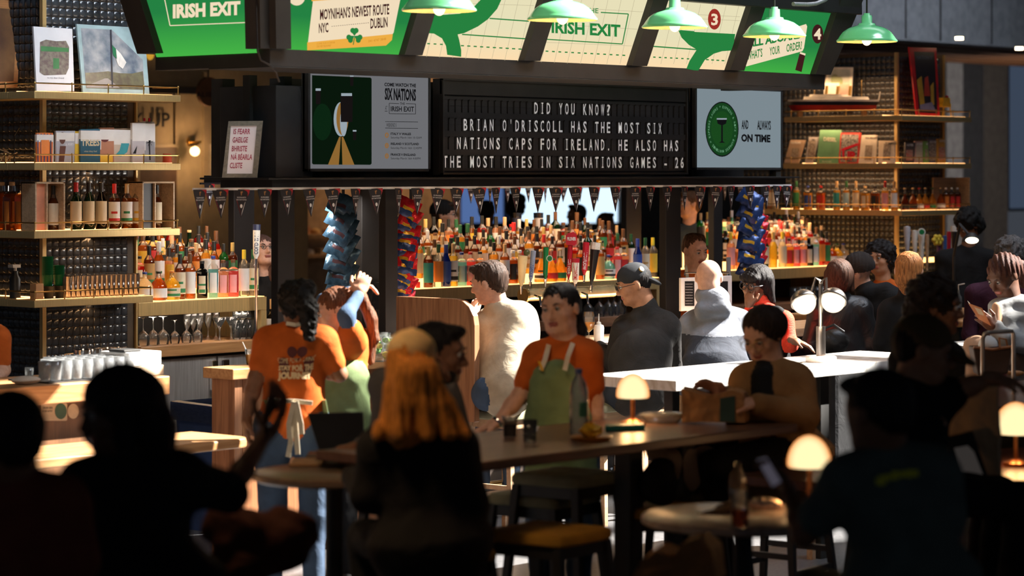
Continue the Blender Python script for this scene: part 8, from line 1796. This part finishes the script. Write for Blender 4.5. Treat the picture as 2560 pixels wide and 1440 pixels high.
# white marble counter with double lamp
MZ = 1.08; a = onz(1690, 952, MZ); b = onz(2262, 893, MZ); mp_ = a.y; t = thing('marble_counter', 'sunlit white marble high counter with black legs right of centre', 'counter', ((a.x + b.x) / 2, mp_ + .3, 0))
MB().box((a.x, mp_, MZ - .055), (b.x + .3, mp_ + .60, MZ)).build('marble_top', MARBLE, t, bev=.004)
xa = onp(2052, 1000, mp_ + .1).x; MB().box((xa, mp_ + .1, 0), (xa + .08, mp_ + .18, MZ - .055)).build('leg', BLK2, t, bev=.003); MB().box((xa - .05, mp_ + .12, 0), (xa - .02, mp_ + .16, MZ - .055)).build('leg_strip', PALEW, t); MB().box((a.x + .1, mp_ + .1, 0), (a.x + .16, mp_ + .16, MZ - .055)).build('leg', BLK2, t, bev=.003)
for z in (.25, .42, .60, .78): MB().box((xa - .08, mp_ + .1, z), (xa, mp_ + .5, z + .02)).build('rack_bar', CHROME, t)
MB().box((a.x + .1, mp_ + .12, .3), (xa, mp_ + .15, .34)).build('foot_bar', BLK2, t)
q = onz(2052, 905, MZ); t = thing('double_lamp', 'twin globe lamp with half metal shades on the marble counter', 'table lamp', (q.x, q.y, MZ)); D_ = Dof(q)
MB().lathe([(0, 0), (.085, 0), (.088, .01), (.088, .028), (.08, .034), (0, .034)], 36, q).build('base', mat('lamp_base_stone', (.62, .52, .46), .4), t, smooth=True); NK = mat('nickel', (.30, .27, .25), .28, 1, kind='brushed')
MB().cyl(q + CZ * .034, q + CZ * .20, .0265, n=20).build('handle_sleeve', NK, t, smooth=True); MB().cyl(q + CZ * .20, q + CZ * .44, .012, n=14).build('stem', NK, t, smooth=True)
for k, (x, y, r_, s_) in enumerate(((2010, 756, 31, -1), (2083, 752, 31, 1))):
    c = at(x, y, D_ - .01); rr = r_ * D_ / F; MB().ball(c, rr * .97, 28, 18).build('globe', em('globe_glow', (1, .84, .62), 1.7), t, smooth='all')
    mb = MB(); prof = [((rr + .006) * math.cos(g), (rr + .006) * math.sin(g)) for g in [.02 + i * .195 for i in range(8)]] + [(0, rr + .006)]
    mb.lathe(prof, 30, c, CZ + CX * (.36 * s_) + CY * .75); o = mb.build('half_shade', NK, t, smooth='all'); sd = o.modifiers.new('s', 'SOLIDIFY'); sd.thickness = .003
    st_ = q + CZ * .43; MB().tube([st_, st_ + CZ * .03 + CX * s_ * .008, st_ + CZ * .045 + CX * s_ * .03, c + CZ * (rr * .75) + CX * (-s_ * rr * .55)], .007, 8).build('curved_arm', NK, t, smooth=True)
l = bpy.data.lights.new('double_lamp_light', 'POINT'); l.energy = 3; l.color = (1, .75, .5); l.shadow_soft_size = .07; lo = bpy.data.objects.new('double_lamp_light', l); COL.objects.link(lo); lo.location = at(2047, 800, D_ - .12)
# right edge: table, food, can, bag basket, luggage handle, marble corner, lamp, tablet
z = 1.0; a = onz(2395, 1010, z); t = thing('side_table', 'dark wooden high table at the right edge with food and a can', 'table', (a.x + .6, a.y, 0)); MB().box((a.x, a.y - .35, z - .04), (a.x + 2.2, a.y + .55, z)).build('tabletop', DARKWOOD, t, bev=.004); MB().box((a.x + .5, a.y - .04, 0), (a.x + .58, a.y + .04, z - .04)).build('leg', BLK2, t)
q = onz(2501, 957, z); t = thing('drink_can', 'grey and pink drinks can on the right-hand table', 'can', q); MB().lathe([(0, 0), (.030, 0), (.033, .012), (.033, .105), (.027, .118), (0, .115)], 18, q).build('can_body', mat('can_grey', (.12, .10, .10), .35, .5), t, smooth=True); MB().lathe([(.0335, .015), (.0335, .05)], 18, q).build('pink_band', mat('can_pink', (.35, .06, .06), .4), t)
lump('plate', 'takeaway food heap beyond the can on the right-hand table', 'food', [(2530, 932, 30, 8, 0), (2500, 930, 25, 9, .1)], Dof(onz(2530, 940, z)), mat('food_brown', (.30, .13, .04), .6), .006, .008)
t = thing('basket_bag', 'brown tote bag with white contents hanging on the right', 'bag', at(2480, 930, 14.2)); P = [at(2432, 868, 14.2), at(2532, 866, 14.2), at(2520, 935, 14.2), at(2445, 938, 14.2)]; MB().prism(P, CY * .15).build('bag_body', mat('tote_brown', (.07, .035, .02), .6), t, bev=.01); MB().tube([at(2434, 868, 14.19), at(2482, 874, 14.19), at(2532, 866, 14.19)], .008).build('rim', mat('tan_leather', (.35, .13, .04), .5), t); MB().tube([at(2500, 870, 14.18), at(2498, 845, 14.2), at(2515, 848, 14.2), at(2520, 872, 14.2)], .006).build('handle', mat('tan_leather', (.35, .13, .04), .5), t)
mb = MB().ball(at(2470, 862, 14.26), (.06, .05, .05), 12, 8); mb.build('white_contents', WBX, t, smooth=True)
t = thing('suitcase', 'suitcase with bent metal pull handle in front of the brown tote bag', 'suitcase', at(2500, 1150, 13.6) * Vector((1, 1, 0))); HM = mat('brushed_champagne', (.55, .45, .36), .3, .8); v = at(2456, 965, 13.6); v2 = at(2534, 900, 13.75)
MB().tube([(v.x, v.y, .5), v, at(2457, 845, 13.6), at(2462, 835, 13.6), at(2470, 831, 13.6), at(2530, 828, 13.75), at(2534, 836, 13.75), v2, (v2.x, v2.y, .5)], .011, 10).build('pull_handle', HM, t, smooth=True); MB().box((min(v.x, v2.x) - .06, min(v.y, v2.y) - .05, .05), (max(v.x, v2.x) + .1, max(v.y, v2.y) + .2, .62)).build('shell', BLK2, t, bev=.03)
for a_ in (0, 1): MB().ball((v.x + .15 * a_, v.y, .03), .03, 10, 6).build('wheel', BLK, t)
a = onz(2490, 868, 1.05); MB().box((a.x, a.y - .02, 1.0), (a.x + 1.2, a.y + .5, 1.05)).build('marble_corner', MARBLE, label='corner of a grey marble counter at the right edge', cat='counter', bev=.004); MB().box((a.x + .1, a.y + .2, 0), (a.x + .16, a.y + .26, 1.0)).build('counter_leg', BLK2, label='black leg under the grey marble corner', cat='leg')
z = .9; a = onz(2350, 1235, z); t = thing('side_table', 'low dark table under the tablet and lamp at the lower right', 'table', (a.x, a.y, 0)); MB().box((a.x + .0, a.y - .4, z - .04), (a.x + 1.8, a.y + 1.0, z)).build('tabletop', mat('table_redwood', (.10, .03, .015), .35, kind='wood'), t, bev=.004); MB().box((a.x + .5, a.y - .04, 0), (a.x + .58, a.y + .04, z - .04)).build('leg', BLK2, t)
dome(2540, 1082, 112, z, 'glowing dome lamp cut by the right edge of the picture', Dof(onz(2540, 1165, z)))
t = thing('tablet', 'tilted dark tablet on the table at the lower right', 'tablet', at(2420, 1210, 10.1)); P = [at(2400, 1212, 10.1), at(2475, 1205, 10.12), at(2432, 1078, 10.2), at(2363, 1093, 10.18)]; MB().prism(P, CY * .01).build('case', BLK, t, bev=.003); pl = Plane(P[0], (P[1] - P[0]).cross(P[3] - P[0]), .002); mb = MB(); poly(mb, pl, [(2412, 1203), (2462, 1198), (2428, 1112), (2385, 1120)]); mb.build('display', em('tablet_dim', (.03, .026, .024), 1), t)
# items on the patrons' bar
q = on_t(1472, 858, BZ); t = thing('beer_glass', 'stemmed glass of golden beer on the bar before the capped man', 'drink', q)
MB().lathe([(.032, 0), (.028, .004), (.004, .012), (.004, .07), (.030, .095), (.041, .13), (.037, .185), (.033, .20)], 20, q).build('glass_body', GLASS, t, smooth=True); MB().lathe([(0, .076), (.028, .097), (.039, .13), (.0385, .137), (0, .137)], 20, q).build('beer', mat('beer_gold', (.95, .55, .12), .05, kind='liquid', amt=.7), t, smooth=True)
q = on_t(1497, 858, BZ); t = thing('squeeze_bottle', 'white plastic squeeze bottle with thin nozzle on the bar', 'bottle', q); MB().lathe([(0, 0), (.032, 0), (.034, .10), (.030, .115), (.016, .12), (.015, .135), (.005, .14), (.003, .19), (0, .19)], 18, q).build('bottle_body', WHH, t, smooth=True)
q = on_t(1535, 862, BZ); MB().obox(q + CZ * .01, CX * .09, CY * .06, CZ * .009).build('paper_menu', PAPERW, label='sheet of paper on the bar under the capped man\'s hands', cat='paper')
q = onz(2395, 800, 1.05); t = thing('bar_counter', 'dark curved bar end with wood edge at the far right', 'counter', (q.x, q.y, 0)); MB().box((onz(2350, 800, 1.05).x, q.y - .1, 1.0), (q.x + 1.6, q.y + 1.5, 1.05)).build('wood_top', OAK, t, bev=.01); MB().box((onz(2350, 800, 1.05).x + .1, q.y, 0), (q.x + 1.5, q.y + .5, 1.0)).build('front_panel', BLK2, t)
q = onz(2396, 775, 1.05); t = thing('squeeze_bottle', 'clear pump bottle on the far right bar', 'bottle', q); MB().lathe([(0, 0), (.028, 0), (.03, .1), (.012, .13), (.010, .16)], 14, q).build('bottle_body', mat('plastic_clear', (.6, .68, .75), .1, kind='glass', amt=.3), t, smooth=True); MB().tube([q + CZ * .16, q + CZ * .20, q + CZ * .21 + CX * .05], .004).build('nozzle', WHH, t)
q = onz(2445, 780, 1.05); place('tumbler', tumbler, q, 'empty tumbler on the far right bar near the paperback', 'glass', 'single tumbler'); q = onz(2410, 792, 1.05); MB().obox(q + CZ * .008, CX * .06, CY * .03, CZ * .007).build('phone', mat('phone_green', (.03, .14, .10), .4), label='green cased phone lying on the far right bar', cat='phone', bev=.002)
t = thing('desk_lamp', 'small white hanging spot lamp glowing at the far right', 'lamp', at(2428, 600, 21)); MB().lathe([(.075, -.02), (.07, 0), (.03, .05), (0, .055)], 20, at(2428, 598, 21)).build('shade', BLK2, t, smooth=True); MB().ball(at(2430, 601, 20.95), (.055, .05, .025), 14, 8).build('bulb', em('spot_glow', (1, .85, .6), 6), t, smooth='all'); MB().tube([at(2420, 585, 21), at(2400, 560, 21.1), at(2385, 640, 21.2), at(2385, 720, 21.2)], .012).build('arm', BLK, t)
# jars on the service station
for i, (x, y, h_, r_) in enumerate(((955, 905, .17, .06), (985, 903, .15, .065), (1008, 902, .12, .05))):
    q = on_t(x, y, BZ); t = thing('garnish_jar', ('tall glass jar of lime and mint on the service counter', 'wide glass jar of garnishes beside the partition', 'small glass jar next to the partition')[i], 'jar', q)
    MB().lathe([(0, .004), (r_, .004), (r_, h_ * .8), (r_ * .85, h_ * .9), (r_ * .88, h_), (r_ * .82, h_)], 20, q).build('jar_body', GLASS, t, smooth=True); rr = random.Random(i)
    for k in range(7): a_ = rr.uniform(0, 6.3); MB().ball(q + Vector((r_ * .45 * math.cos(a_), r_ * .45 * math.sin(a_), .03 + .016 * k)), (.022, .02, .016), 8, 6).build('garnish', mat(('lime', 'lemon', 'mint')[k % 3], ((.18, .32, .03), (.7, .55, .1), (.05, .2, .03))[k % 3], .5), t, smooth=True)
q = on_t(628, 912, BZ); t = thing('cocktail_cup', 'clear cup with orange drink and straw on the service counter', 'drink', q); MB().lathe([(0, 0), (.026, 0), (.038, .09), (.036, .09), (.024, .004)], 16, q).build('cup_body', GLASS, t, smooth=True); MB().lathe([(0, .004), (.024, .004), (.033, .06), (0, .06)], 14, q).build('drink', LQM['golden'], t, smooth=True); MB().cyl(q + CZ * .02, q + CZ * .13 + CX * -.05, .003).build('straw', PAPERW, t)
# blue bin
q = onp(548, 1100, 11.95); t = thing('recycling_bin', 'blue plastic recycling bin with clear liner between the counters', 'bin', (q.x, q.y, 0)); BLU = mat('bin_blue', (.035, .07, .19), .5)
def rr_ring(hx, hy, z): return [Vector((q.x + sx * hx, q.y + sy * hy, z)) for sx, sy in ((1, -.85), (1, .85), (.85, 1), (-.85, 1), (-1, .85), (-1, -.85), (-.85, -1), (.85, -1))]
rs_ = [rr_ring(.14, .17, 0), rr_ring(.18, .22, .70), rr_ring(.195, .235, .70), rr_ring(.195, .235, .75), rr_ring(.175, .215, .75), rr_ring(.135, .165, .02)]; vs = [v for r_ in rs_ for v in r_]; MB().add(vs, [(j * 8 + i, j * 8 + (i + 1) % 8, (j + 1) * 8 + (i + 1) % 8, (j + 1) * 8 + i) for j in range(5) for i in range(8)] + [tuple(range(8))[::-1], tuple(range(40, 48))]).build('bin_body', BLU, t)
rs_ = [rr_ring(.205, .245, .66), rr_ring(.205, .245, .765), rr_ring(.17, .21, .77), rr_ring(.16, .20, .60)]; vs = [v + Vector((0, 0, .006 * math.sin(i * 2.3))) for i, v in enumerate(v for r_ in rs_ for v in r_)]; MB().add(vs, [(j * 8 + i, j * 8 + (i + 1) % 8, (j + 1) * 8 + (i + 1) % 8, (j + 1) * 8 + i) for j in range(3) for i in range(8)]).build('liner', mat('liner', (.25, .32, .5), .25, kind='glass', amt=.35), t)
# handbag on the marble counter side and cane
lump('handbag', 'black leather handbag beside the double lamp behind the counter', 'bag', [(2085, 850, 38, 26, 0), (2075, 870, 36, 20, 0)], 16.6, LEA, .006, .01)
v = at(2085, 890, 16.6); MB().box((v.x - .2, v.y - .15, .04), (v.x + .2, v.y + .15, v.z - .01)).build('suitcase', BLKF, label='dark suitcase body under the black leather handbag', cat='suitcase', bev=.03)
MB().tube([at(2045, 880, 16.3), at(2050, 825, 16.3), at(2085, 812, 16.3), at(2110, 830, 16.3)], .008).build('bag_strap', LEA, label='black strap loop above the leather handbag', cat='strap')
